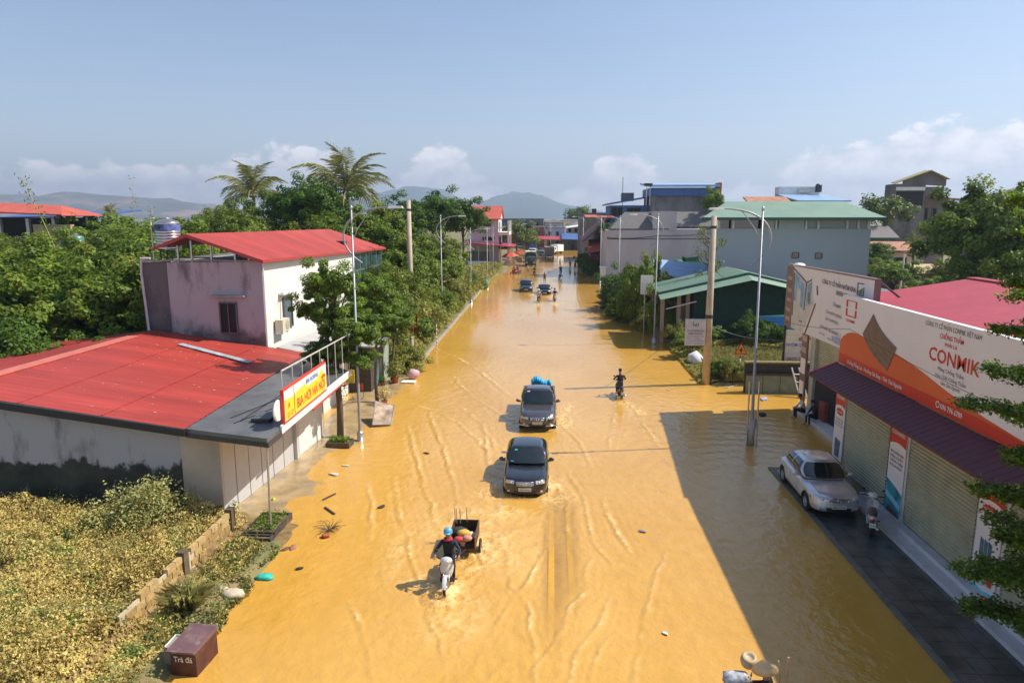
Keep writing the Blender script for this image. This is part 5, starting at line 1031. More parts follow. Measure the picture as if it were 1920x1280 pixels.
def tree(label, x, y, top, r, kind, k=0, rz_=None, name='tree', group=None, trunk=True, cz=None, base=0., rot=None, sx=1., lean=(0, 0), cat='tree', tr=None):
    t = empty(name, label, cat, (x, y, base), group=group)
    C, me = CR[kind][k % len(CR[kind])]; hz = rz_ if rz_ else r*.8
    c = cz if cz else top - hz
    o = bpy.data.objects.new('crown', me); link(o, t); o.location = (lean[0], lean[1], c-base); o.scale = (r*sx, r, hz/.8 if kind not in ('fresh',) else hz)
    a = rot if rot is not None else random.Random(int(x*13+y*7)).uniform(0, 6.28); o.rotation_euler = (0, 0, a)
    if trunk:
        ca, sa = math.cos(a), math.sin(a); CC = [((p[0]*r*sx)*ca - (p[1]*r)*sa, (p[0]*r*sx)*sa + (p[1]*r)*ca, p[2]*o.scale.z) for p in C[:40]]
        mb = MB(); h = max(.6, (c-base) - hz*.15); branches(mb, (0,0,-.3), h+.3, [(p[0]*.8, p[1]*.8, p[2]*.7) for p in CC], (lean[0], lean[1], c-base), tr or max(.08, r*.055), int(x*7+y), lean, 14)
        mb.build('trunk', M_bark, t, True)
    return t
LT = [(-24.6,37.5,7.4,3.9,'big'),(-29.5,36.5,7.3,4.2,'big'),(-34.5,39,7.6,4.2,'olive'),(-27.5,45,8.5,4.6,'big'),(-33.5,47,8.4,4.5,'big'),(-40,48,8.2,4.5,'olive'),(-23.5,51,9.0,4.0,'big'),(-30.5,55,9.1,4.6,'big'),(-38,57,8.3,5,'olive'),(-46,58,8.0,5,'olive'),(-26,30.8,5.2,3.4,'deep'),(-31,30,5.4,3.4,'big'),(-23.5,62,9.3,4.4,'olive'),(-50,66,8.0,5,'olive'),(-22.6,43,7.8,3.0,'big'),(-36,33,6.2,3.6,'deep'),(-22.3,32.3,4.2,2.0,'deep')]
names = ['glossy leaved tree beside the stained wall of the white house','broad glossy crown behind the near end of the red shop roof','olive green crown at the left edge behind the red shop roof','wide glossy crown in the middle of the left tree mass','glossy crown left of the middle of the left tree mass','olive crown at the left edge in front of the open pavilion','dense glossy tree rising left of the steel water tank','wide crown below the small green banded tank','olive crown in front of the open pavilion rail','flat olive crown at the far left below the orange-red roof','dark low tree in shadow behind the red roof ridge','low glossy tree at the left edge over the red roof ridge','olive tree peeping out just left of the white house roof','far olive crown at the left picture edge','narrow glossy crown touching the dark stained wall','dark crown low at the left picture edge','small dark shrub at the foot of the stained wall']
for i, (x, y, t_, r, k) in enumerate(LT): tree(names[i], x, y, t_, r, k, i, group='trees massed behind the left shop')
for lab, x, y, t_, r, k in [
 ('light feathery tree behind the bamboo stalks on the left skyline',-52,79,10.4,4.2,'fresh'),('pale green loose tree above the left tree mass near the bamboo',-46,76,10.3,3.6,'fresh'),('pale loose tree just left of the steel water tank',-41.5,76,10.2,3.2,'fresh'),
 ('round lone crown right of the steel tank on the skyline',-33,71,11.3,3.2,'olive'),('dark tall crown just left of the tall coconut palm',-25.2,69,12.9,3.9,'deep'),('darker peaked crown directly under the left fronds of the tall palm',-22.8,67,13.5,3.4,'deep'),
 ('broad green crown behind the ridge end of the white house',-17.5,63,10.9,4.0,'big'),('green crown behind the arm of the nearest left street lamp',-14.6,62,10.0,3.4,'big'),('olive crown between the palm and the round tree',-29,64,10.4,3.4,'olive'),
 ('tall dark crown on the skyline right of the concrete pole',-15.3,95,13.3,4.6,'deep'),('dark crown reaching toward the orange-red roofed house',-12.4,97,11.9,3.6,'deep'),('dark skyline crown directly behind the concrete pole',-19,92,12.6,4.2,'deep'),
 ('leafy roadside crown right of the concrete pole',-13.6,60,8.0,3.4,'big'),('low bushy crown overhanging the road past the flag',-12.2,53,5.4,2.7,'bush'),('leafy crown below the second left street lamp',-12.4,67,7.6,3.2,'big'),('bushy crown leaning to the road at the bend of the kerb',-12.2,72,5.6,3.0,'bush'),
 ('rounded bush tree in front of the dark skyline crowns',-13.5,80,7.8,3.4,'olive'),('low crown beside the glazed end of the white house',-11.9,46.5,4.9,2.3,'big'),('small crown in front of the glazed end of the white house',-12.4,51,6.3,2.6,'olive'),('shady crown filling the gap behind the kiosk',-15.5,58,7.6,3.2,'deep')]:
    tree(lab, x, y, t_, r, k, group='trees along the left side of the road')
for i, (x, y, t_, r) in enumerate(((-11.9,49.5,2.9,1.7),(-10.9,51,3.4,2.0),(-10.8,56,3.6,2.1),(-11.0,61.5,3.8,2.2),(-11.2,66.5,3.6,2.2),(-11.2,77,4.2,2.6),(-11.6,84,4.0,2.6))):
    tree(['bush against the kerb just past the bleached bush','bush at the foot of the left concrete pole','bush under the tree past the flag','bush over the kerb near the low marker post','bush beside the red and white marker post','bush below the third left street lamp','last kerb bush before the weedy verge'][i], x, y, t_, r, ('bush','fresh','bush','olive','fresh','bush','olive')[i], 0, name='bush', cat='bush', tr=.05, group='bushes along the left kerb')
# street trees
def multi(label, x, y, parts_, trunk_pts, tr, kind='fresh', group=None):
    t = empty('street_tree', label, 'tree', (x, y, 0), group=group)
    for i, (dx, dy, z, r, h) in enumerate(parts_):
        o = bpy.data.objects.new('crown', CR[kind][i % len(CR[kind])][1]); link(o, t); o.location = (dx, dy, z); o.scale = (r, r, h); o.rotation_euler = (0, 0, i*1.9)
    mb = MB(); mb.tube(trunk_pts, [tr*(1-.12*i) for i in range(len(trunk_pts))], 8); tp_ = Vector(trunk_pts[-1])
    for dx, dy, z, r, h in parts_:
        for a in range(4): mb.tube([Vector(trunk_pts[-2]).lerp(tp_, .3+.2*a), (dx+math.cos(a*1.7)*r*.6, dy+math.sin(a*1.7)*r*.6, z+.2*h)], [tr*.35, tr*.12], 5)
    mb.build('trunk', M_bark, t, True); return t
multi('street tree in a planter box between the beer sign and lamp post', -9.7, 30.3, [(0,0,6.9,1.15,1.35),(-.75,.1,5.7,.95,1.0),(.55,.1,5.2,1.3,1.1),(.75,-.2,3.7,.95,.8),(-.2,.2,4.2,1.0,.8),(1.35,0,4.6,.8,.7),(-.9,.2,3.6,.7,.6)], [(0,0,-.1),(.05,0,1.5),(-.05,.05,3.0),(.05,0,4.6),(0,0,6.2)], .17, group='street trees on the left pavement')
multi('second street tree, over the teal kiosk front', -9.5, 36.4, [(.1,0,6.0,1.1,1.2),(-.5,.2,4.9,1.1,.9),(.8,.2,4.6,1.1,.9),(.3,0,3.9,.9,.6)], [(0,0,-.1),(-.05,0,1.2),(.05,.05,2.6),(.0,0,4.8)], .11, group='street trees on the left pavement')
multi('slender leaning street tree by the potted shrubs, before the flag', -9.9, 41.5, [(.1,0,4.5,1.0,1.0),(.9,.2,4.0,.9,.8),(-.8,.4,4.2,1.0,.9)], [(0,0,-.1),(.1,0,1.2),(.35,0,3.3),(.3,0,4.2)], .075, 'fresh', group='street trees on the left pavement')

# coconut palms
def frond_mesh(seed, L_=1.0):
    rg = random.Random(seed); n = 52; P = []; 
    for i in range(25):
        t = i/24; P.append(Vector((0, L_*(t - .12*t*t), L_*(.30*t - .62*t*t*t))))
    mb = MB(); mb.m = 1; mb.tube(P[::3], [.018*L_*(1-.8*i/8) for i in range(len(P[::3]))], 5); mb.m = 0; V = []; F = []; rn = []
    for i in range(n):
        t = .12 + .86*i/n; p = P[int(t*24)]; ln = L_*(.24*math.sin(math.pi*min(1, t*.80+.18))+.04)
        for s in (-1, 1):
            d = Vector((s*(.85), .45, -.30 - .5*rg.random())).normalized()*ln*(.8+.4*rg.random()); w = Vector((0, .009*L_, .003)); m_ = p + d*.55 + Vector((0,0,.04*ln)); e = p + d + Vector((0,0,-.12*ln))
            o = len(mb.v); mb.v += [tuple(p-w*.5), tuple(p+w*.5), tuple(m_+w), tuple(m_-w*.6), tuple(e)]; mb.f += [(o,o+1,o+2,o+3),(o+3,o+2,o+4)]; mb.mi += [0, 0]
    me = mb.mesh('frond', [L_palm, mat('palm_rib', (.3,.26,.1), .6)]); a = me.attributes.new('rnd', 'FLOAT', 'POINT'); a.data.foreach_set('value', np.clip(.5+.3*np.random.RandomState(seed).normal(size=len(me.vertices)), 0, 1)); return me
FR = [frond_mesh(s) for s in (1, 2, 3)]
def palm(label, x, y, h, L_, n, seed, mm=0):
    t = empty('coconut_palm', label, 'palm tree', (x, y, 0)); rg = random.Random(seed)
    MB().tube([(0,0,-.3),(.15,0,h*.4),(.1,0,h*.75),(0,0,h)], [.2,.16,.14,.17], 8).build('trunk', M_bark, t, True)
    for i in range(n):
        o = bpy.data.objects.new('frond', FR[i % 3]); link(o, t); o.location = (0, 0, h); k = i/n
        o.rotation_euler = Euler((R_(84 - 118*k**.9 + rg.uniform(-7, 7)), 0, i*2.4 + rg.uniform(-.3,.3)), 'XYZ'); s = L_*rg.uniform(.85, 1.1)*(.8+.2*min(1, k*3)); o.scale = (s, s, s)
    mb = MB()
    for a in range(7): mb.ico((math.cos(a*.9)*.28, math.sin(a*.9)*.28, h-.35), .16, 1)
    mb.build('coconuts', mat('coconut', (.2,.16,.05), .6), t); return t
palm('tall coconut palm rising above the left trees', -20.6, 70, 12.7, 6.1, 18, 5)
palm('shorter coconut palm with ragged fronds left of the tall one', -32.4, 75, 12.6, 5.2, 15, 9)
palm('small palm top before the grey building among the low houses', 41.0, 82, 7.2, 1.8, 14, 11)
palm('tiny dark palm top on the skyline above the pale trees at left', -54.5, 84, 10.6, 1.7, 12, 15)
# bamboo stalks
for lab, x, y, h, lean_ in (('tall leaning bamboo stalk with sparse leaves against the sky',-37.0,52,13.2,-3.6),('thin straight bamboo stalk left of the steel tank',-44.0,72,14.3,-.1),('shorter yellow bamboo stalk beside the straight one',-42.2,72,11.2,.1),('short pale bamboo stalk behind the leaning one',-47.6,74,11.3,-.3)):
    t = empty('bamboo_stalk', lab, 'bamboo', (x, y, 0), group='bamboo stalks on the left skyline'); mb = MB()
    pts = [(lean_*(i/8)**1.7, 0, h*(i/8)) for i in range(9)]; mb.tube(pts, [.07*(1-.1*i) for i in range(9)], 6).build('culm', mat('bamboo_culm', (.42,.38,.12), .5, var=.2), t, True)
    rg = np.random.RandomState(int(h*10)); n = 160 if lean_ < -1 else 60; tt = .55 + .45*rg.rand(n); Pp = np.stack([lean_*tt**1.7, 0*tt, h*tt], 1) + rg.normal(size=(n, 3))*[.22,.22,.14]
    link(bpy.data.objects.new('leaves', leaf_mesh('leaves', Pp, rg.normal(size=(n, 3)), .28, L_olive, rg.rand(n), .3)), t)

# right-hand trees
for lab, x, y, t_, r, k in [
 ('leafy roadside tree left of the green shed, behind the small white sign',8.7,65,6.2,2.2,'big'),('dense low bush at the water edge beside the second right street lamp',7.7,76,4.4,2.5,'deep'),('small green tree at the corner of the green shed',9.5,58.2,4.4,1.3,'fresh'),('reddish green crown behind the roadside clump',9.6,79,5.0,2.2,'bush'),('dark shrub standing in water left of the clump',8.0,70,3.6,1.9,'deep'),
 ('huge leafy crown before the tall grey building',36.8,60,12.7,5.2,'big'),('second lobe of dark leaves low behind the pink-red roof',37.0,57.5,9.6,4.6,'big'),('bright leafy top lobe of the huge crown before the grey building',37.6,60.5,12.3,4.2,'fresh'),('leafy crown at the right picture edge beyond the pink-red roof',43.6,60,9.8,3.6,'big'),
 ('grey green tree behind the right end of the green roof',50.5,110,13.2,3.6,'far'),('dark hedge tree beyond the lilac wall gate',6.9,122,3.8,2.0,'deep'),('dark shrub further along the right roadside',6.4,134,3.6,1.8,'deep'),
 ('green tree beside the orange-red roofed house by the road',-8.6,166,9.2,4.2,'far'),('green tree hanging over the trucks at the far end',-6.4,176,7.2,3.4,'far'),('yellow green shrub right of the street end',8.8,172,4.4,1.8,'fresh'),
 ('small tree on the corner of the lilac wall roof line',8.6,114,9.3,1.3,'deep'),('hazy tree clump on the far skyline right of the hills',11,300,14.5,5.5,'far'),('hazy tree clump on the far skyline before the hills',-30,320,12.5,7,'far'),
 ('banana-leaved shrub at the corner of the blue-grey block',34.2,73,5.8,1.9,'fresh'),('bright yellow green shrub by the white pole',38.5,80,5.4,2.0,'fresh'),('dark green shrub before the small beige house',39.2,88,7.2,2.2,'deep'),('bright green low shrub left of the sandy path',40.2,78,3.6,2.0,'fresh'),('loose tree between the low houses and the big crown',46.0,84,5.0,1.8,'olive'),('dry pinkish bush at the foot of the blue-grey block',33.0,68,3.0,2.2,'bush'),('dull dry bush near the sandy path',40.0,69,2.8,2.4,'bush'),('faded low bush behind the pink-red roof',30.5,58,3.0,2.6,'bush')]:
    low = (0 < x < 11 and y < 140 and y != 114) ; tree(lab, x, y, t_, r, k, rz_=(t_*.68 if low else None), cz=(t_*.33 if low else None), group='trees and shrubs on the right side' if x > 0 else 'trees along the left side of the road')
for i, (x, y, h, r) in enumerate(((7.6,67.5,1.8,1.5),(7.3,71.5,1.9,1.6),(7.3,79,2.0,1.8),(8.6,62.3,1.6,1.2),(7.2,83,1.6,1.5))):
    tree(['low bush in the water under the roadside clump, nearest the shed','low bush in the water in front of the dark shrub','low bush at the far end of the roadside clump','small bush in the water by the small white sign','last low bush before the pale kerb beyond the clump'][i], x, y, h, r, ('deep','fresh','deep','bush','deep')[i], 0, rz_=h*.75, cz=h*.3, name='bush', cat='bush', tr=.04, group='bushes standing in water on the right side')
t = empty('bare_tree', 'nearly bare tree with knobbly branches beside the right concrete pole', 'tree', (13.4, 60, 0)); mb = MB(); rg = random.Random(8)
mb.tube([(0,0,0),(.1,0,3),(-.1,0,6),(.2,0,8.6)], [.2,.16,.12,.05], 8); tips = []
for i in range(16):
    z = 2.5+i*.38; a = rg.uniform(0, 6.28); l = rg.uniform(.5, 1.3); p = (math.cos(a)*l, math.sin(a)*l*.6, z+l*.9); mb.tube([(0,0,z),(p[0]*.6,p[1]*.6,z+l*.3),p], [.07,.05,.02], 5); tips.append(p)
mb.build('trunk', M_bark, t, True); n = 700; rgn = np.random.RandomState(3); T_ = np.array(tips)[rgn.randint(0, 16, n)] + rgn.normal(size=(n,3))*.22
link(bpy.data.objects.new('leaves', leaf_mesh('leaves', T_, rgn.normal(size=(n,3)), .2, L_olive, rgn.rand(n))), t)
t = empty('roof_plant', 'small light green tree growing before the concrete block roof', 'tree', (23.5, 110, 8)); 
o = bpy.data.objects.new('crown', CR['fresh'][0][1]); link(o, t); o.location = (1.2,0,4.2); o.scale = (1.6,1.2,2.4); MB().tube([(1.2,0,-2),(1.2,0,4)], .12, 6).build('trunk', M_bark, t)

# near right street tree with tiered branches, trunk outside the picture
t = empty('tiered_tree', 'feathery tiered street tree reaching in from the right edge before the billboard', 'tree', (9.15, 11.7, 0)); mb = MB(); mb.tube([(0,0,-.1),(.05,0,3),(0,.05,6.5),(0,0,10.5)], [.13,.11,.08,.03], 8)
rgn = np.random.RandomState(12); PP, NN, RN = [], [], []
for i in range(72):
    z = 2.6 + i*.108; lvl = (z-2.6)/7.8; a = i*2.399 + .4; l = (1.72 + .12*lvl)*(.62 + .5*rgn.rand()); d = Vector((math.cos(a), math.sin(a), .12))
    b0 = Vector((0,0,z)); e = b0 + d*l; e.z += .05*l; mb.tube([b0, b0.lerp(e, .5)+Vector((0,0,.1)), e], [.035,.022,.008], 5); side = Vector((-d.y, d.x, 0))
    for k in range(13):
        tt = .22 + .78*k/12
        for s in (-1, 1):
            ln = l*.30*(1.15-tt*.7)*(.7+.6*rgn.rand()); q = b0.lerp(e, tt) + Vector((0,0,.08*math.sin(math.pi*tt))); e2 = q + side*s*ln + d*ln*.55 + Vector((0,0,.04*rgn.normal()))
            m_ = 60; u = rgn.rand(m_)[:, None]; PP.append(np.array(q)*(1-u) + np.array(e2)*u + rgn.normal(size=(m_,3))*[.05,.05,.045]); NN.append(np.array([0,0,1.])+rgn.normal(size=(m_,3))*.6); RN.append(np.clip(.45+.25*rgn.normal(size=m_)+.15*lvl, 0, 1))
mb.build('trunk', M_bark, t, True); PP = np.concatenate(PP); link(bpy.data.objects.new('foliage', leaf_mesh('foliage', PP, np.concatenate(NN), .09, leafmat('leaf_tiered', (.035,.08,.010), (.24,.36,.035), .4, .4), np.concatenate(RN), .5)), t)

# ------------------------------------------------------------------ ground cover
def fbm(X_, Y_, s): return vnoise(X_, Y_, s, 4)
def cover(label_name, n, xy, hfun, size, m, seed, aspect=.6, tilt=.7, base=None):
    rg = np.random.RandomState(seed); X_, Y_ = xy(rg, n); h = hfun(X_, Y_); g_ = base(X_, Y_) if base else .1
    z = g_ + h*(1 - .55*rg.rand(len(X_))**2.2); e = .15; gxn = (hfun(X_+e, Y_)-hfun(X_-e, Y_))/(2*e); gyn = (hfun(X_, Y_+e)-hfun(X_, Y_-e))/(2*e)
    nr = np.stack([-gxn, -gyn, np.ones_like(gxn)], 1) + rg.normal(size=(len(X_), 3))*tilt
    tone = np.clip(.5 + 2.0*fbm(X_*1.6, Y_*1.6, seed+3) + .14*rg.normal(size=len(X_)), 0, .999)
    o = bpy.data.objects.new(label_name, leaf_mesh(label_name, np.stack([X_, Y_, z], 1), nr, size*(.6+.8*rg.rand(len(X_))), m, tone, aspect)); link(o); o['kind'] = 'stuff'; return o
# muddy creepers filling the left plot
def hA(X_, Y_):
    h = (.46 + 1.2*fbm(X_*.8, Y_*.8, 301) + .8*fbm(X_*1.9, Y_*1.9, 302))*np.where(X_ > -9.98, .38, 1)
    h = h + .95*np.exp(-(((X_+12.6)/.75)**2 + ((Y_-19.9)/.8)**2)) + .35*np.exp(-(((X_+16)/1.6)**2 + ((Y_-20.2)/.7)**2))
    edge = np.clip((-8.15 + .35*fbm(Y_*.9, Y_*0+3, 303)*2 - X_)/1.2, .04, 1); return np.clip(h, .06, 2)*edge + .02
def gA(X_, Y_): return .03 + .14*np.clip((-8.4-X_)/1.5, 0, 1)
def xyA(rg, n):
    Y_ = 9.5 + 11.4*rg.rand(n*2)**.8; X_ = -8.0 - rg.rand(n*2)**.9*(np.clip(.86*Y_ + 1.5, 0, 20)-8.0 + 1)
    edge = X_ < -8.2 + .5*fbm(Y_*1.1, Y_*0, 305)*2; wall = ~((abs(X_+10.05) < .30) & (Y_ > 15.1) & (Y_ < 20) & (rg.rand(n*2) < .93))
    plt = ~((X_ > -9.85) & (Y_ > 19.45)); booth = ~((X_ > -8.95) & (X_ < -7.4) & (Y_ > 12.9) & (Y_ < 14.5)); k = edge & wall & booth & plt; return X_[k][:n], Y_[k][:n]
mats_ = cover('ground_cover', 84000, xyA, hA, .074, L_mud, 401, .65, .75, gA); tag(mats_, 'mud-coated creepers and weeds filling the left plot', 'undergrowth')
def sprigs(name, n, xy, hlo, hhi, per, size, m, seed, label, base=None, spread=.10):
    """upright leafy stems: leaves strung along leaning stalks"""
    rg = np.random.RandomState(seed); X_, Y_ = xy(rg, n); n = len(X_); b = (base(X_, Y_) if base else .1*np.ones(n)) + hA(X_, Y_)*.55; hh = hlo + (hhi-hlo)*rg.rand(n)**1.6
    a = rg.rand(n)*6.28; ln = rg.rand(n)*.55; t = rg.rand(n, per); P_ = np.stack([X_[:,None] + np.cos(a)[:,None]*(ln*hh)[:,None]*t**1.5, Y_[:,None] + np.sin(a)[:,None]*(ln*hh)[:,None]*t**1.5, b[:,None] + hh[:,None]*t], -1) + rg.normal(size=(n, per, 3))*spread*[1,1,.4]
    tone = np.clip((.5 + .26*rg.normal(size=n))[:,None] + .10*rg.normal(size=(n, per)) + .15*(t-.5), 0, .999); nr = rg.normal(size=(n, per, 3))*.8 + [.2,0,.8]
    o = bpy.data.objects.new(name, leaf_mesh(name, P_.reshape(-1,3), nr.reshape(-1,3), size*(.6+.8*rg.rand(n*per)), m, tone.reshape(-1), .5)); link(o); tag(o, label, 'undergrowth', kind='stuff')
    st = MB(); 
    for i in range(0, n, 4):
        p0 = Vector((X_[i], Y_[i], b[i]-.1)); e = p0 + Vector((math.cos(a[i])*ln[i]*hh[i], math.sin(a[i])*ln[i]*hh[i], hh[i]+.1)); s_ = .006
        st.add([p0+Vector((-s_,0,0)), p0+Vector((s_,0,0)), e], [(0,1,2)]); st.add([p0+Vector((0,-s_,0)), p0+Vector((0,s_,0)), e], [(0,1,2)])
    so = st.build(name + '_stalks', mat('dry_stalk', (.40,.28,.12), .8)); tag(so, 'dry stalks among ' + label, 'undergrowth', kind='stuff')
def xyS(rg, n):
    X_, Y_ = xyA(rg, n); k = (fbm(X_*.5, Y_*.5, 341) > -.12) & (X_ < -10.3); return X_[k], Y_[k]
sprigs('weeds', 3400, xyS, .18, .62, 30, .07, L_mud, 421, 'tall muddy weed sprigs standing over the left plot', gA)
sprigs('weeds', 1500, lambda rg, n: (lambda q: (q[0][fbm(q[0]*.7, q[1]*.7, 342) > .08], q[1][fbm(q[0]*.7, q[1]*.7, 342) > .08]))(xyA(rg, n)), .25, .75, 30, .072, leafmat('leaf_sage', (.14,.17,.04), (.58,.56,.22), .6, .35), 422, 'pale green weed sprigs in drifts over the left plot', gA)
sprigs('weeds', 150, lambda rg, n: (-12.7+.55*rg.normal(size=n), 19.8+.5*rg.normal(size=n)), .5, 1.15, 40, .10, MATS['leaf_sage'], 423, 'taller pale bush sprigs at the dark wall corner', gA)
def xyA2(rg, n):
    X_, Y_ = xyA(rg, n); k = ((X_ > -9.6) & (Y_ > 14.3)) | (fbm(X_*.8, Y_*.8, 307) > .13); return X_[k], Y_[k]
tag(cover('ground_cover', 36000, xyA2, lambda a, b: hA(a, b)+.03, .10, leafmat('leaf_green_weed', (.05,.08,.015), (.20,.24,.05), .5, .3, (.35,.27,.1)), 402, .5, .8, gA), 'greener weeds mixed in beside the brick wall and water edge', 'undergrowth')
MBg = MB(); gxs = np.linspace(-22, -8.2, 90); gys = np.linspace(8, 21.1, 80); GX, GY = np.meshgrid(gxs, gys); GZ = gA(GX, GY) + (hA(GX, GY)-.05)*.5 - .03
MBg.v = np.stack([GX, GY, GZ], -1).reshape(-1, 3).tolist(); k = 90; MBg.f = [(j*k+i, j*k+i+1, (j+1)*k+i+1, (j+1)*k+i) for j in range(79) for i in range(89)]; MBg.mi = [0]*len(MBg.f)
MBg.build('terrain', mat('dry_mud_soil', (.20,.13,.05), .95, var=.4, scale=3, bump=.5), None, True)['kind'] = 'structure'
# grass blades
def blades(n, xy, hh, m, seed, name='grass', w=.02, zb=.12, spread=.5):
    rg = np.random.RandomState(seed); X_, Y_ = xy(rg, n); n = len(X_); h = hh*(.5+rg.rand(n)); a = rg.rand(n)*6.28; l = spread*rg.rand(n)
    P0 = np.stack([X_, Y_, np.full(n, zb)], 1); d = np.stack([np.cos(a), np.sin(a), np.zeros(n)], 1); s = np.stack([-np.sin(a), np.cos(a), np.zeros(n)], 1)*w; up = np.array([0,0,1.])
    V = np.stack([P0-s, P0+s, P0+d*(h*l*.4)[:,None]+up*(h*.6)[:,None]+s*.7, P0+d*(h*l)[:,None]+up*(h*(1-.35*l))[:,None]], 1).reshape(-1, 3)
    me = bpy.data.meshes.new(name); me.vertices.add(4*n); me.vertices.foreach_set('co', V.reshape(-1)); me.loops.add(4*n); me.loops.foreach_set('vertex_index', np.arange(4*n)); me.polygons.add(n)
    me.polygons.foreach_set('loop_start', np.arange(0, 4*n, 4)); me.polygons.foreach_set('loop_total', np.full(n, 4)); me.attributes.new('rnd', 'FLOAT', 'POINT').data.foreach_set('value', np.repeat(rg.rand(n)*.85, 4)); me.materials.append(m); me.update(calc_edges=True)
    o = bpy.data.objects.new(name, me); link(o); return o
def clumps(cx, cy, r, per, k, seed0):
    def f(rg, n):
        c = np.random.RandomState(seed0).rand(k, 2); i = rg.randint(0, k, n); return cx[0] + (cx[1]-cx[0])*c[i, 0] + rg.normal(size=n)*r, cy[0] + (cy[1]-cy[0])*c[i, 1] + rg.normal(size=n)*r
    return f
g_ = blades(620, clumps((-9.3,-8.9),(15.3,15.9),.08,0,2,5), .6, leafmat('grass_long', (.20,.18,.05), (.5,.45,.16), .6, .3), 7, 'grass_tuft', .007, .1, .9); tag(g_, 'pale arching grass tuft behind the brown tea booth', 'grass', kind='stuff')
g_ = blades(900, lambda rg, n: (-8.5-rg.rand(n)**.6*4.5, 14+rg.rand(n)*6), .35, MATS['grass_long'], 8, 'grass', .012, .15, .9); tag(g_, 'dry grass stalks sticking out of the muddy creepers', 'grass', kind='stuff')
g_ = blades(900, lambda rg, n: (-17+rg.rand(n)*6.5, 11.5+rg.rand(n)*3), .4, leafmat('grass_green', (.10,.16,.03), (.30,.32,.08), .6, .3), 9, 'grass', .008, .4, .8); tag(g_, 'greener grass in the near left corner', 'grass', kind='stuff')
# roadside bank, left, from the kiosk on
tag(cover('ground_cover', 36000, lambda rg, n: ((lambda Y_: (-9.3 - .012*(Y_-43) - rg.rand(n)**1.4*4.2, Y_))(43 + 45*rg.rand(n)**1.3)), lambda X_, Y_: np.clip(.35+1.6*np.clip(-9.3-X_, 0, 1.6)*.7 + 1.0*fbm(X_*.5, Y_*.35, 311), .1, 3), .22, L_bank, 411, .55, .8), 'vines and shrubs hanging over the left kerb', 'undergrowth')
tag(cover('ground_cover', 16000, lambda rg, n: (-9.8 - rg.rand(n)**1.2*6, 88 + 50*rg.rand(n)), lambda X_, Y_: np.clip(.9 + 1.6*fbm(X_*.3, Y_*.2, 312), .2, 2.6), .34, L_weed, 412, .5, .9), 'tall weeds on the verge before the two-storey house', 'undergrowth')
# weeds plot on the right
hW = lambda X_, Y_: np.clip(.35 + 1.0*fbm(X_*.4, Y_*.4, 321), .05, 1.4)*np.clip(np.minimum((X_-9.3)/1.0, (Y_-41.0)/.8), .15, 1)
tag(cover('ground_cover', 36000, lambda rg, n: (9.1 + rg.rand(n)**1.2*11, 41.6 + 13.4*rg.rand(n)), hW, .16, L_weed, 413, .5, .9), 'dry yellow weeds in the vacant plot before the green shed', 'undergrowth')
g_ = blades(16000, lambda rg, n: (10.5+rg.rand(n)*9, 41.5+9*rg.rand(n)), .5, MATS['grass_long'], 14, 'grass', .03, .3, .7); tag(g_, 'dry standing grass in the vacant plot', 'grass', kind='stuff')
for lab, x, y, t_, r, k in [('green weedy bush at the near corner of the vacant plot, left of the warning sign',10.35,43.2,1.35,.8,'fresh'),('muddy leafy bush beside the red and white sign post',11.2,42.2,1.5,.8,'bush'),('dark small bush right of the concrete pole base',10.9,42.9,1.3,.7,'deep'),('green shrub on the shore by the square white notice',9.9,50,1.9,1.0,'fresh'),('leafy shrub at the water edge left of the square notice',9.5,53.5,2.0,1.0,'bush'),('dark bush before the green netting',15.4,52.5,2.8,1.5,'deep'),('second dark bush under the blue tarpaulin',17.3,51,2.3,1.2,'deep'),('pale banana plant sprouting beside the concrete pole',11.9,51.8,2.2,.9,'fresh')]:
    tree(lab, x, y, t_, r, k, 0, name='bush', trunk=True, cat='bush', tr=.04, group='bushes in the vacant plot')
tag(cover('ground_cover', 14000, lambda rg, n: (28+rg.rand(n)*30, 52+46*rg.rand(n)), lambda X_, Y_: .5+1.2*np.clip(fbm(X_*.3, Y_*.3, 331)+.3, 0, 1), .4, L_weed, 415, .5, .9), 'weeds around the sandy path at right', 'undergrowth')
MB().add([(62,108,.33),(74,108,.33),(76,140,.33),(66,140,.33),(44,84,.33),(60,84,.33)], [(0,1,2,3),(4,5,1,0)]).build('path', mat('sandy_path', (.45,.30,.15), .9, var=.2))['kind'] = 'structure'
# left field under the forest and far fields
tag(cover('ground_cover', 26000, lambda rg, n: (-60+rg.rand(n)*46, 24+70*rg.rand(n)**1.2), lambda X_, Y_: .8+1.2*np.clip(fbm(X_*.2, Y_*.2, 333)+.3, 0, 1), .5, L_deep, 417, .6, .9), 'dark undergrowth below the left trees', 'undergrowth')
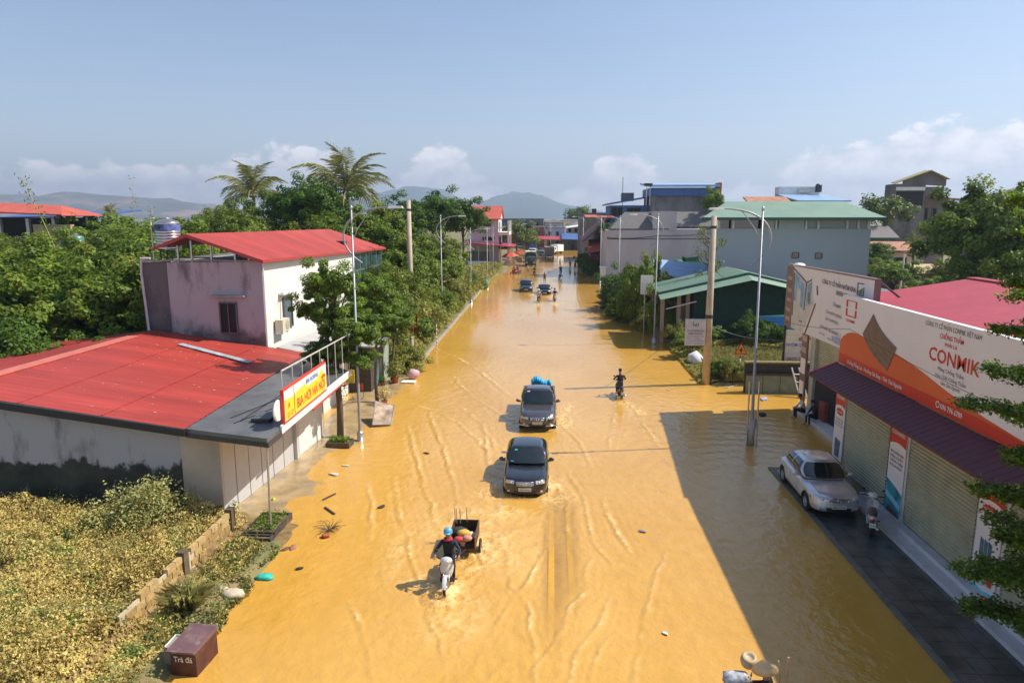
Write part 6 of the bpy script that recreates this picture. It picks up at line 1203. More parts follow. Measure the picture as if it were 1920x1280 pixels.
# ================================================================== vehicles
def squircle(u, v, w, p=7.):
    s = (abs(u)**p + abs(v)**p + abs(w)**p) ** (-1/p); return u*s, v*s, w*s
class Shell:
    """rounded car volume: P(u,v,w) maps a cube surface point to metres (forward +y)"""
    def __init__(s, L, hw, zb, ztop, nose=.16, tail=.12, tuck=.12, wmid=.0, p=7., yoff=0., rake=(0, 0), plan=.10):
        s.L, s.hw, s.zb, s.ztop, s.nose, s.tail, s.tuck, s.p, s.yoff, s.rake, s.plan = L, hw, zb, ztop, nose, tail, tuck, p, yoff, rake, plan
    def P(s, u, v, w, off=0.):
        a, b, c = squircle(u, v, w, s.p)
        y = b*s.L/2
        c1 = (c+1)/2
        if b > 0: y -= b*b*(s.nose*a*a + s.rake[0]*c1)
        else: y += b*b*(s.tail*a*a + s.rake[1]*c1)
        hw = s.hw*(1 - s.plan*abs(b)**4) * (1 - s.tuck*max(0, c1-.45)**1.5/.41) * (1 - .06*max(0, .35-c1)/.35)
        x = a*hw; zt = s.ztop(b); z = s.zb + c1*(zt - s.zb) - .02*a*a*max(0, c1-.8)*5
        return Vector((x, y + s.yoff, z))
    def grid(s, mb, face, n, m, r=(-1,1,-1,1), off=0., skip=None):
        a0, a1, b0, b1 = r; vs = []
        for j in range(m+1):
            for i in range(n+1):
                a = a0 + (a1-a0)*i/n; b = b0 + (b1-b0)*j/m
                uvw = {'top': (a,b,1), 'front': (a,1,b), 'back': (a,-1,b), 'right': (1,a,b), 'left': (-1,a,b), 'bottom': (a,b,-1)}[face]
                p = s.P(*uvw)
                if off:
                    e = .02; ax = {'top': ((e,0,0),(0,e,0)), 'front': ((e,0,0),(0,0,e)), 'back': ((e,0,0),(0,0,e)), 'right': ((0,e,0),(0,0,e)), 'left': ((0,e,0),(0,0,e)), 'bottom': ((e,0,0),(0,e,0))}[face]
                    q1 = s.P(*[k+l for k, l in zip(uvw, ax[0])]) - s.P(*[k-l for k, l in zip(uvw, ax[0])]); q2 = s.P(*[k+l for k, l in zip(uvw, ax[1])]) - s.P(*[k-l for k, l in zip(uvw, ax[1])])
                    nn = q1.cross(q2); nn.normalize(); sg = {'top': 1 if nn.z > 0 else -1, 'front': 1 if nn.y > 0 else -1, 'back': 1 if nn.y < 0 else -1, 'right': 1 if nn.x > 0 else -1, 'left': 1 if nn.x < 0 else -1, 'bottom': 1 if nn.z < 0 else -1}[face]
                    p = p + nn*sg*off
                vs.append(p)
        fs = []
        for j in range(m):
            for i in range(n):
                f = (j*(n+1)+i, j*(n+1)+i+1, (j+1)*(n+1)+i+1, (j+1)*(n+1)+i)
                if skip and skip(sum((vs[k] for k in f), Vector())/4): continue
                fs.append(f)
        mb.add(vs, fs); return mb
def patch(sh, face, r, off, name, m, parent, n=6, k=4):
    mb = MB(); sh.grid(mb, face, n, k, r, off); o = mb.build(name, m, parent, True); return o
def wheel(parent, x, y, z, r, w, rimm, s):
    t = bpy.data.objects.new('wheel', None); link(t, parent)
    t.location = (x, y, z); M = Matrix.Rotation(R_(90), 3, 'Y')
    MB().lathe([(r*.62,-w/2),(r*.92,-w/2),(r,-w*.3),(r,w*.3),(r*.92,w/2),(r*.62,w/2)], 22, M, (0,0,0), True).build('tyre', M_rubber, t, True)
    mb = MB(); mb.lathe([(0,s*w*.38),(r*.16,s*w*.40),(r*.2,s*w*.3),(r*.2,s*w*.1),(0,s*w*.1)], 12, M)
    for k in range(6):
        a = k*math.pi/3; mb.obox((s*w*.3, math.cos(a)*r*.36, math.sin(a)*r*.36), (w*.12, r*.14, r*.56), Matrix.Rotation(-a, 3, 'X') if True else M)
    mb.lathe([(r*.55,s*w*.1),(r*.55,s*w*.42),(r*.64,s*w*.42),(r*.64,s*w*.1)], 22, M, (0,0,0), True); mb.lathe([(0,s*w*.02),(r*.6,s*w*.02),(r*.6,s*w*.06),(0,s*w*.06)], 16, M)
    mb.build('rim', rimm, t, True); return t
M_lamp = mat('headlamp_glass', (.55,.57,.6), .12, .2, var=.35, scale=14, spec=.8, coat=.6); M_amber = mat('amber_lens', (.6,.2,.02), .2); M_redl = mat('red_lens', (.4,.01,.01), .2, coat=.5)
M_plate = mat('plate_white', (.7,.7,.68), .5, var=.05); M_rim = mat('alloy_rim', (.45,.46,.47), .3, .8, var=.1)
def car(label, loc, rz_, paint, L=4.4, W=1.7, H=1.46, kind='sedan', plate='', cat='car', grillem=None, detail=True, group=None, bars=3, name='car', rimm=None):
    t = empty(name, label, cat, loc, rz_, group); hw = W/2; wr = .31 if kind != 'pickup' else .37
    if kind == 'sedan':
        belt, hood, zb = H*.64, H*.565, .20; cab = (-L*.36, L*.215, H, .62, .62)
        zt = lambda b: float(np.interp(b, [-1,-.62,-.3,.25,.42,.8,1], [belt*.97, belt*1.02, belt, belt*.97, belt*.95, hood*1.02, hood*.98]))
    elif kind == 'pickup':
        belt, hood, zb = H*.63, H*.58, .36; cab = (-L*.16, L*.20, H, .30, .55)
        zt = lambda b: float(np.interp(b, [-1,-.3,.2,.42,.85,1], [belt, belt, belt*.99, belt*.97, hood, hood*.9]))
    else:  # suv
        belt, hood, zb = H*.62, H*.57, .26; cab = (-L*.46, L*.20, H, .28, .58)
        zt = lambda b: float(np.interp(b, [-1,-.3,.25,.42,.85,1], [belt*.98, belt, belt, belt*.96, hood, hood*.88]))
    body = Shell(L, hw, zb, zt, nose=.13, tail=.10, tuck=.06, rake=(.07,.05), plan=.06, p=8.)
    fa, ra = L*.305, -L*.29; ar = wr*1.22
    skip = lambda c: any(math.hypot(c.y-y, c.z-wr) < ar for y in (fa, ra)) and abs(c.x) > hw*.6
    mb = MB()
    for f, n, m in (('top',18,30),('front',18,10),('back',18,10),('bottom',4,6)): body.grid(mb, f, n, m)
    for f in ('left','right'): body.grid(mb, f, 90, 16, skip=skip)
    o = mb.build('body', paint, t, True)
    mb = MB()
    for y in (fa, ra): mb.box(-hw*.93, hw*.93, y-ar*1.02, y+ar*1.02, zb+.02, wr+ar*.98)
    mb.build('wheel_arch_liner', M_black, t)
    for y in (fa, ra):
        for s in (-1, 1): wheel(t, s*(hw-.12), y, wr, wr, .2, rimm or M_rim, s)
    y0, y1, zr, rb, rf = cab
    cl = y1-y0; cabin = Shell(cl, hw*.93, belt*.96, lambda b: float(zr - .05*b*b - .01), nose=.10, tail=.08, tuck=.30, p=9., yoff=(y0+y1)/2, rake=(rf, rb), plan=.02)
    mb = MB()
    for f, n, m in (('top',14,14),('front',14,8),('back',14,8),('left',24,8),('right',24,8)): cabin.grid(mb, f, n, m)
    mb.build('cabin', paint, t, True)
    patch(cabin, 'front', (-.93,.93,-.80,.84), .006, 'windscreen', M_glass, t, 14, 8); patch(cabin, 'back', (-.88,.88,-.5,.8), .006, 'rear_window', M_glass, t, 12, 6)
    for s, f in ((-1,'left'),(1,'right')):
        patch(cabin, f, (-.80,-.06,-.55,.80), .007, 'side_window', M_glass, t, 8, 5); patch(cabin, f, (.0,.86,-.60,.80), .007, 'side_window', M_glass, t, 8, 5)
        p = cabin.P(s*.98, .78, -.55); mb = MB(); mb.ico((s*(hw+.09), p.y-.02, belt+.07), .115, 2, (1.0,.6,.72)); mb.box(min(s*(hw-.05), s*(hw+.06)), max(s*(hw-.05), s*(hw+.06)), p.y-.05, p.y, belt-.01, belt+.04); mb.build('wing_mirror', paint, t, True)
    # nose
    lw_ = -.02 if kind == 'sedan' else 0
    for s in (-1, 1):
        r = (.50,.95,.42,.80) if kind == 'sedan' else (.52,.95,.40,.72)
        if s < 0: r = (-r[1], -r[0], r[2], r[3])
        hl_ = patch(body, 'front', r, .008, 'headlight', M_lamp, t, 6, 4)
        if detail:
            p = body.P(s*.66, 1, .58); mb = MB(); mb.ico((p.x, p.y+.005, p.z), .05, 1, (1,.5,1)); mb.build('lamp_bowl', M_chrome, hl_, True)
            p = body.P(s*.74, 1, -.45); mb = MB(); mb.ico((p.x, p.y, p.z), .06, 1, (1.2,.4,.8)); mb.build('fog_light', M_lamp, t, True)
        r = (.55,.93,.35,.75); r = r if s > 0 else (-r[1], -r[0], r[2], r[3]); patch(body, 'back', r, .008, 'tail_light', M_redl, t, 4, 3)
    if kind == 'sedan': patch(body, 'front', (-.40,.40,.34,.66), .006, 'grille', M_black, t, 10, 3); gr = (.36,.64)
    else: patch(body, 'front', (-.45,.45,.15,.72), .006, 'grille', M_black, t, 10, 3); gr = (.2,.68)
    if detail:
        if bars > 0:
            for k in range(bars):
                w_ = gr[0] + (gr[1]-gr[0])*(k+.5)/bars; patch(body, 'front', (-.38,.38,w_-.022,w_+.022), .014, 'grille_bar', M_chrome, t, 8, 1)
        else:
            for k in range(-bars):
                u_ = -.34 + .68*k/(-bars-1); patch(body, 'front', (u_-.02,u_+.02,gr[0],gr[1]), .016, 'grille_bar', M_chrome, t, 1, 3)
        mb = MB()
        for (a, b) in (((-.42,.70),(.42,.70)),((-.42,.70),(-.36,.28)),((.42,.70),(.36,.28)),((-.36,.28),(.36,.28))):
            pts = [body.P(a[0]+(b[0]-a[0])*i/6, 1, a[1]+(b[1]-a[1])*i/6) + Vector((0,.012,0)) for i in range(7)]; mb.tube(pts, .014, 5)
        mb.build('grille_surround', M_chrome, t, True)
        p = body.P(0, 1, .5); mb = MB(); mb.lathe([(.05,0),(.075,0),(.075,.012),(.05,.012)], 16, Matrix.Rotation(R_(-90),3,'X'), (0, p.y+.03, p.z), True); mb.build('badge', M_chrome, t, True)
        patch(body, 'front', (-.5,.5,-.72,-.30), .006, 'lower_intake', M_black, t, 10, 3)
        # wipers, bonnet seams
        mb = MB()
        for x in (-.35, .3):
            a = cabin.P(x/hw, 1, -.82) + Vector((0,.02,.01)); b = cabin.P((x+.5)/hw, 1, -.70) + Vector((0,.02,.012)); mb.tube([a, b], .009, 4)
        mb.build('wiper', M_black, t)
        for s in (-1, 1):
            mb = MB(); mb.tube([body.P(s*.72, .46+.5*i/8, 1) + Vector((0,0,.001)) for i in range(9)], .006, 4); mb.build('bonnet_seam', M_black, t)
            f = 'right' if s > 0 else 'left'
            for y in (.22, -.14, -.46):
                mb = MB(); mb.tube([body.P(s, y, -.8+1.6*i/5) + Vector((s*.001,0,0)) for i in range(6)], .005, 4); mb.build('door_seam', M_black, t)
            for y in (.12, -.24): p = body.P(s, y-.1, .55); MB().box(p.x-.015, p.x+.015, p.y-.09, p.y+.09, p.z-.015, p.z+.015).build('door_handle', M_chrome, t)
    pz = body.P(0, 1, -.18); pl = MB().box(-.23,.23,pz.y+.01,pz.y+.03,pz.z-.06,pz.z+.06).build('number_plate', M_plate, t)
    if plate: text('plate_lettering', plate, mat('plate_ink', (.03,.03,.03), .6), pl, (.20, pz.y+.034, pz.z-.03), (-1,0,0), (0,0,1), .06, .40, .002, True)
    pz = body.P(0, -1, .1); MB().box(-.23,.23,pz.y-.03,pz.y-.005,pz.z-.06,pz.z+.06).build('number_plate', M_plate, t)
    MB().box(-.16,.16,.01,.07,0,0).build('x', M_black) if False else None
    t['_belt'] = belt; del t['_belt']
    if kind == 'pickup':
        mb = MB(); mb.box(-hw*.86, hw*.86, -L*.47, -L*.17, belt-.02, belt+.012); mb.build('bed_floor', M_black, t)
        mb = MB()
        for s in (-1, 1): mb.box(min(s*hw*.82, s*hw*.93), max(s*hw*.82, s*hw*.93), -L*.48, -L*.16, belt+.005, belt+.05)
        mb.box(-hw*.9, hw*.9, -L*.485, -L*.465, belt-.1, belt+.05); mb.build('bed_rail', paint, t)
    return t, body, cabin
P_black = mat('car_black', (.008,.009,.011), .18, .0, var=.1, coat=1.0, spec=.6, dirt=(.06,.045,.025), dscale=3, damt=.18)
P_grey = mat('car_bronze_grey', (.12,.115,.125), .25, .6, var=.05, coat=1.0, dirt=(.14,.11,.07), dscale=3, damt=.35)
P_silver = mat('car_silver', (.66,.66,.69), .25, .55, var=.04, coat=1.0, dirt=(.42,.38,.34), dscale=2, damt=.15)
P_navy = mat('car_dark_blue_grey', (.05,.06,.08), .25, .4, var=.05, coat=1.0)
c1, b1, k1 = car('black sedan with chrome-rimmed grille ploughing through flood water ahead of the pickup', (-.90,25.95,-.13), math.pi, P_black, 4.5, 1.72, 1.47, 'sedan', '30A-739.61', bars=4)
for uv in ((.55,.72,.62,.78),(.62,.78,-.62,-.54)): patch(k1, 'front', uv, .012, 'windscreen_sticker', mat('sticker_teal', (.1,.45,.42), .4), c1, 2, 2)
mb = MB(); mb.ico((.0, .62, 1.08), .05, 1, (.6,.6,1.3)); mb.build('hanging_charm', M_syel, c1, True)
c2, b2, k2 = car('bronze grey pickup truck with toothed chrome grille behind the black sedan', (-.62,34.1,-.13), math.pi, P_grey, 5.2, 1.82, 1.78, 'pickup', '30C-778.93', 'pickup truck', bars=-8, name='pickup_truck')
patch(b2, 'front', (-.55,-.50,.2,.6), .02, 'grille_bar', M_chrome, c2, 1, 2); patch(k2, 'front', (.60,.82,.62,.76), .012, 'windscreen_sticker', M_plate, c2, 2, 2)
mb = MB(); mb.tube([(-.95,2.34,.46),(-.5,2.5,.44),(.5,2.5,.44),(.95,2.34,.46)], .03, 6); mb.build('bumper_bar', M_chrome, c2, True)
cov = MB(); rg = random.Random(2)
for i in range(9):
    a = -.45+i*.11; cov.ico((a, 0, .14+.12*math.sin(i*.7+.3)), .16, 2, (.7,1.6,1.5), .12, i)
o = cov.build('blue_bundle', mat('cyan_tarp', (.02,.38,.62), .5, var=.25, scale=9), None, True); o.location = (-.50,36.0,1.22); tag(o, 'bright blue plastic bundle piled in the pickup bed', 'tarpaulin')
c3, b3, k3 = car('silver sedan parked on the wet tiles before the shutters', (9.68,24.5,.045), math.pi-.02, P_silver, 4.3, 1.72, 1.48, 'sedan', '20A-117.56', bars=3)
for u in ((-.3,.2,.3,.5),): pass
for s in (-1,): patch(k3, 'left' if s < 0 else 'right', (.05,.80,-.5,-.15), .011, 'window_reflector', mat('tan_reflection', (.5,.28,.08), .4), c3, 4, 2) if False else None
car('dark blue-grey suv driving behind the flood queue toward the camera', (-3.6,96.3,-.13), math.pi+.04, P_navy, 4.6, 1.85, 1.68, 'suv', 'A', 'suv', detail=False)
car('low black sedan beside the dark suv, bumper deep in water', (-1.0,93.0,-.18), math.pi+.05, P_black, 4.4, 1.75, 1.42, 'sedan', 'A', detail=False)

# trucks
def truck(label, loc, rz_, cabm, boxm, L=6.5, W=2.3, H=2.7, kind='box', cat='truck', roofm=None, name='truck'):
    t = empty(name, label, cat, loc, rz_); hw = W/2; wr = .45
    cab = Shell(1.75, hw*.92, .55, lambda b: 2.2, nose=.12, tail=.03, tuck=.14, p=9, yoff=L/2-.9, rake=(.22,0), plan=.03); mb = MB()
    for f in ('top','front','back','left','right'): cab.grid(mb, f, 10, 10)
    mb.build('cab', cabm, t, True); patch(cab, 'front', (-.88,.88,.05,.82), .01, 'windscreen', M_glass, t, 8, 4)
    for f in ('left','right'): patch(cab, f, (-.3,.75,.05,.75), .01, 'side_window', M_glass, t, 4, 3)
    for s in (-1, 1): patch(cab, 'front', (.55,.9,-.62,-.35) if s > 0 else (-.9,-.55,-.62,-.35), .015, 'headlight', M_lamp, t, 2, 2)
    patch(cab, 'front', (-.45,.45,-.6,-.2), .012, 'grille', M_black, t, 4, 2); MB().box(-hw*.95,hw*.95,L/2-.1,L/2+.08,.4,.62).build('bumper', M_darksteel if kind == 'army' else M_steel, t)
    MB().box(-hw*.6,hw*.6,-L/2,L/2-.3,.55,.75).build('chassis', M_black, t)
    if kind == 'army':
        MB().box(-hw,hw,-L/2,L/2-1.95,.95,1.6).build('load_bed', boxm, t); pr_ = [(-hw,1.62),(-hw,2.45),(-hw*.85,H),(0,H+.12),(hw*.85,H),(hw,2.45),(hw,1.62)]
        MB().slab([(x,-L/2,z) for x, z in pr_], (0,L-2.0,0)).build('canvas_cover', roofm or boxm, t)
    elif kind == 'box': MB().box(-hw,hw,-L/2,L/2-1.95,.8,H).build('cargo_box', boxm, t); MB().box(-hw-.02,hw+.02,-L/2-.02,L/2-1.93,H+.003,H+.06).build('box_roof', roofm or boxm, t)
    elif kind == 'open':
        mb = MB(); mb.box(-hw,hw,-L/2,L/2-1.95,.8,.95); mb.box(-hw,-hw+.08,-L/2,L/2-1.95,.953,1.9); mb.box(hw-.08,hw,-L/2,L/2-1.95,.953,1.9); mb.box(-hw+.083,hw-.083,-L/2,-L/2+.08,.953,1.9); mb.box(-hw+.083,hw-.083,L/2-2.03,L/2-1.95,.953,1.9); mb.build('load_bed', boxm, t)
        if roofm: mb = MB(); mb.hexa([(-hw*.9,-L/2+.2,1.0),(hw*.9,-L/2+.2,1.0),(hw*.9,L/2-2.2,1.0),(-hw*.9,L/2-2.2,1.0)], [(-hw*.8,-L/2+.5,H),(hw*.8,-L/2+.5,H-.2),(hw*.7,L/2-2.4,H),(-hw*.8,L/2-2.4,H-.3)]); mb.build('load', roofm, t)
    elif kind == 'van': MB().box(-hw*.95,hw*.95,-L/2,L/2-1.6,.55,2.15).build('body', cabm, t, False)
    for y in (L/2-1.1, -L/2+1.3):
        for s in (-1, 1): wheel(t, s*(hw-.2), y, wr, wr, .26, M_darksteel, s)
    for s in (-1, 1): MB().tube([(s*hw*.9,L/2-.35,1.9),(s*(hw+.18),L/2-.2,1.85),(s*(hw+.18),L/2-.2,1.5)], .04, 5).build('wing_mirror', M_black, t)
    return t
G_army = mat('army_green', (.05,.075,.04), .6, var=.15, scale=2)
truck('dark green army truck with canvas cover, front one of the far trucks', (-4.5,147.4,-.13), math.pi, G_army, G_army, 6.6, 2.4, 2.9, 'army', 'truck', mat('army_canvas', (.06,.08,.055), .85, var=.2))
truck('white flat-fronted truck just behind the army truck on its left', (-5.0,160,-.13), math.pi, M_white, M_white, 6, 2.2, 2.5, 'box')
truck('grey van with a dark roof load beside the army truck', (-2.9,175,-.13), math.pi, mat('van_grey', (.32,.33,.34), .4), M_metalp, 5.4, 2.2, 2.6, 'open', 'truck', M_darksteel)
truck('brownish open truck driving away at the far road centre', (-.7,178,-.13), 0, mat('truck_tan', (.3,.24,.18), .5), mat('truck_tan', (.3,.24,.18), .5), 6, 2.3, 2.8, 'box')
truck('white truck with a tall blue load behind the others', (-5.2,186,-.13), math.pi, M_white, M_metalp, 6.5, 2.3, 3.9, 'open', 'truck', M_blue)
truck('small white truck turning at the far road end', (1.0,196,-.1), math.pi*.85, M_white, M_white, 5.6, 2.1, 2.6, 'box')
gt_ = truck('green cab truck parked over the wall behind the blue sheet roof', (18.6,98,2.9), math.pi*.5+.3, mat('truck_green', (.03,.22,.09), .4), mat('truck_green', (.03,.22,.09), .4), 6, 2.3, 2.9, 'open', 'truck', M_gtarp)
gt_.scale = (.62,.62,.62); MB().box(15,22,96,101,-.2,2.88).build('loading_ramp', M_conc)
tag(bpy.data.objects['loading_ramp'], 'raised concrete ramp carrying the green cab truck', 'ramp')

# motorbikes: forward +y, ground z=0
def motorbike(label, loc, rz_, col, col2, plate=None, scooter=False, group=None, lod=0, cat='motorbike'):
    t = empty('motorbike', label, cat, loc, rz_, group); r = .27 if scooter else .29; w = .07 if not scooter else .10; M = Matrix.Rotation(R_(90), 3, 'Y'); n = 20 if lod == 0 else 12
    for y, nm in ((.62,'front_wheel'), (-.58,'rear_wheel')):
        wt = bpy.data.objects.new(nm, None); link(wt, t); wt.location = (0, y, r)
        MB().lathe([(r*.78,-w/2),(r*.95,-w/2),(r,0),(r*.95,w/2),(r*.78,w/2)], n, M, (0,0,0), True).build('tyre', M_rubber, wt, True)
        mb = MB(); mb.lathe([(r*.72,-w*.3),(r*.79,-w*.3),(r*.79,w*.3),(r*.72,w*.3)], n, M, (0,0,0), True); mb.lathe([(0,-.05),(.05,-.05),(.05,.05),(0,.05)], 8, M)
        for k in range(6): a = k*math.pi/3; mb.tube([(0,0,0),(0,math.cos(a)*r*.74,math.sin(a)*r*.74)], .009, 4)
        mb.build('rim', M_steel, wt, True)
    mb = MB()
    for s in (-1, 1): mb.tube([(s*.075,.62,r),(s*.075,.50,.62)], .022, 6)
    mb.tube([(0,.48,.60),(0,.38,.95)], .03, 6); mb.build('fork', M_steel, t, True)
    mb = MB()
    for i in range(9):
        a = R_(20 + i*16); mb.v += [(-.055,.62+math.cos(a)*(r+.04),r+math.sin(a)*(r+.04)),(0,.62+math.cos(a)*(r+.06),r+math.sin(a)*(r+.06)),(.055,.62+math.cos(a)*(r+.04),r+math.sin(a)*(r+.04))]
        if i: o_ = len(mb.v)-6; mb.f += [(o_,o_+1,o_+4,o_+3),(o_+1,o_+2,o_+5,o_+4)]; mb.mi += [0,0]
    mb.build('front_fender', col2, t, True)
    # leg shield / front fairing
    mb = MB(); L1 = [(.0,.0)]; rows_ = [(.42,.36,.07),(.50,.42,.12),(.62,.43,.17),(.76,.41,.19),(.88,.37,.15)]; V = []
    for z, y, hw in rows_:
        for u in (-1,-.5,0,.5,1): V.append((u*hw, y+.06*(1-u*u) - .05*u*u, z))
    F = [(j*5+i, j*5+i+1, (j+1)*5+i+1, (j+1)*5+i) for j in range(4) for i in range(4)]; mb.add(V, F)
    V2 = [(x, y-.045, z) for x, y, z in V]; mb.add(V2, F); mb.build('leg_shield', col, t, True)
    mb = MB(); mb.ico((0,.44,.99), .13, 2, (1.35,.85,.8)); mb.build('handlebar_cover', col2, t, True)
    mb = MB(); mb.ico((0,.53,.985), .085, 2, (1.25,.5,.8)); mb.build('headlight', M_lamp, t, True)
    mb = MB(); mb.tube([(-.34,.28,1.03),(-.2,.36,1.0),(0,.40,.99),(.2,.36,1.0),(.34,.28,1.03)], .016, 6); mb.build('handlebar', M_black, t, True)
    mb = MB()
    for s in (-1, 1): mb.tube([(s*.22,.34,1.01),(s*.27,.33,1.2)], .007, 4); mb.ico((s*.29,.33,1.23), .06, 1, (1.1,.3,.75))
    mb.build('mirror', M_black, t, True)
    # body and seat
    mb = MB(); mb.hexa([(-.06,.30,.30),(.06,.30,.30),(.06,.36,.55),(-.06,.36,.55)], [(-.08,-.05,.40),(.08,-.05,.40),(.08,.02,.58),(-.08,.02,.58)]) if not scooter else mb.box(-.15,.15,-.1,.40,.22,.30)
    mb.build('frame_cover', col, t)
    mb = MB(); V = []
    for y, z0, z1, hw in ((.08,.40,.62,.09),(-.2,.38,.70,.13),(-.55,.42,.74,.14),(-.85,.60,.78,.09),(-.98,.70,.78,.04)):
        for a in range(8): V.append((math.cos(a*math.pi/4+.39)*hw, y, (z0+z1)/2 + math.sin(a*math.pi/4+.39)*(z1-z0)/2))
    mb.add(V, [(j*8+i, j*8+(i+1)%8, (j+1)*8+(i+1)%8, (j+1)*8+i) for j in range(4) for i in range(8)] + [tuple(range(8)), tuple(range(32,40))]); mb.build('tail_body', col if not scooter else col2, t, True)
    mb = MB(); V = []
    for y, z, hw in ((.10,.69,.08),(-.05,.75,.12),(-.3,.765,.14),(-.6,.80,.13),(-.80,.81,.09)):
        V += [(-hw,y,z-.05),(-hw*.8,y,z+.02),(0,y,z+.035),(hw*.8,y,z+.02),(hw,y,z-.05)]
    mb.add(V, [(j*5+i, j*5+i+1, (j+1)*5+i+1, (j+1)*5+i) for j in range(4) for i in range(4)] + [(0,4,3,2,1),(20,21,22,23,24)]); mb.build('seat', mat('seat_vinyl', (.03,.025,.022), .5) if not scooter else mat('seat_brown', (.09,.045,.035), .5), t, True)
    MB().box(-.10,.10,-.1,.16,.20,.42).build('engine', M_darksteel, t); MB().tube([(.14,.0,.25),(.16,-.5,.28),(.16,-.85,.36)], [.03,.05,.05], 8).build('exhaust', M_chrome, t, True)
    mb = MB(); mb.ico((0,-1.0,.70), .07, 1, (1.3,.5,.7)); mb.build('tail_light', M_redl, t, True)
    pl = MB().obox((0,-1.03,.54), (.19,.012,.14), Matrix.Rotation(R_(-15),3,'X')).build('number_plate', M_plate, t)
    if plate: text('plate_lettering', plate, MATS['plate_ink'], pl, (-.08,-1.045,.52), (1,0,0), (0,.25,1), .04, .16, .003, True)
    mb = MB(); mb.tube([(-.14,.62,.5),(-.14,.62,.5)], .01, 4) if False else None
    for s in (-1, 1): mb.tube([(s*.1,.1,.27),(s*.25,.1,.27)], .02, 5); mb.tube([(s*.1,-.5,.35),(s*.1,-.58,r)], .02, 5)
    mb.build('footpeg', M_darksteel, t); return t

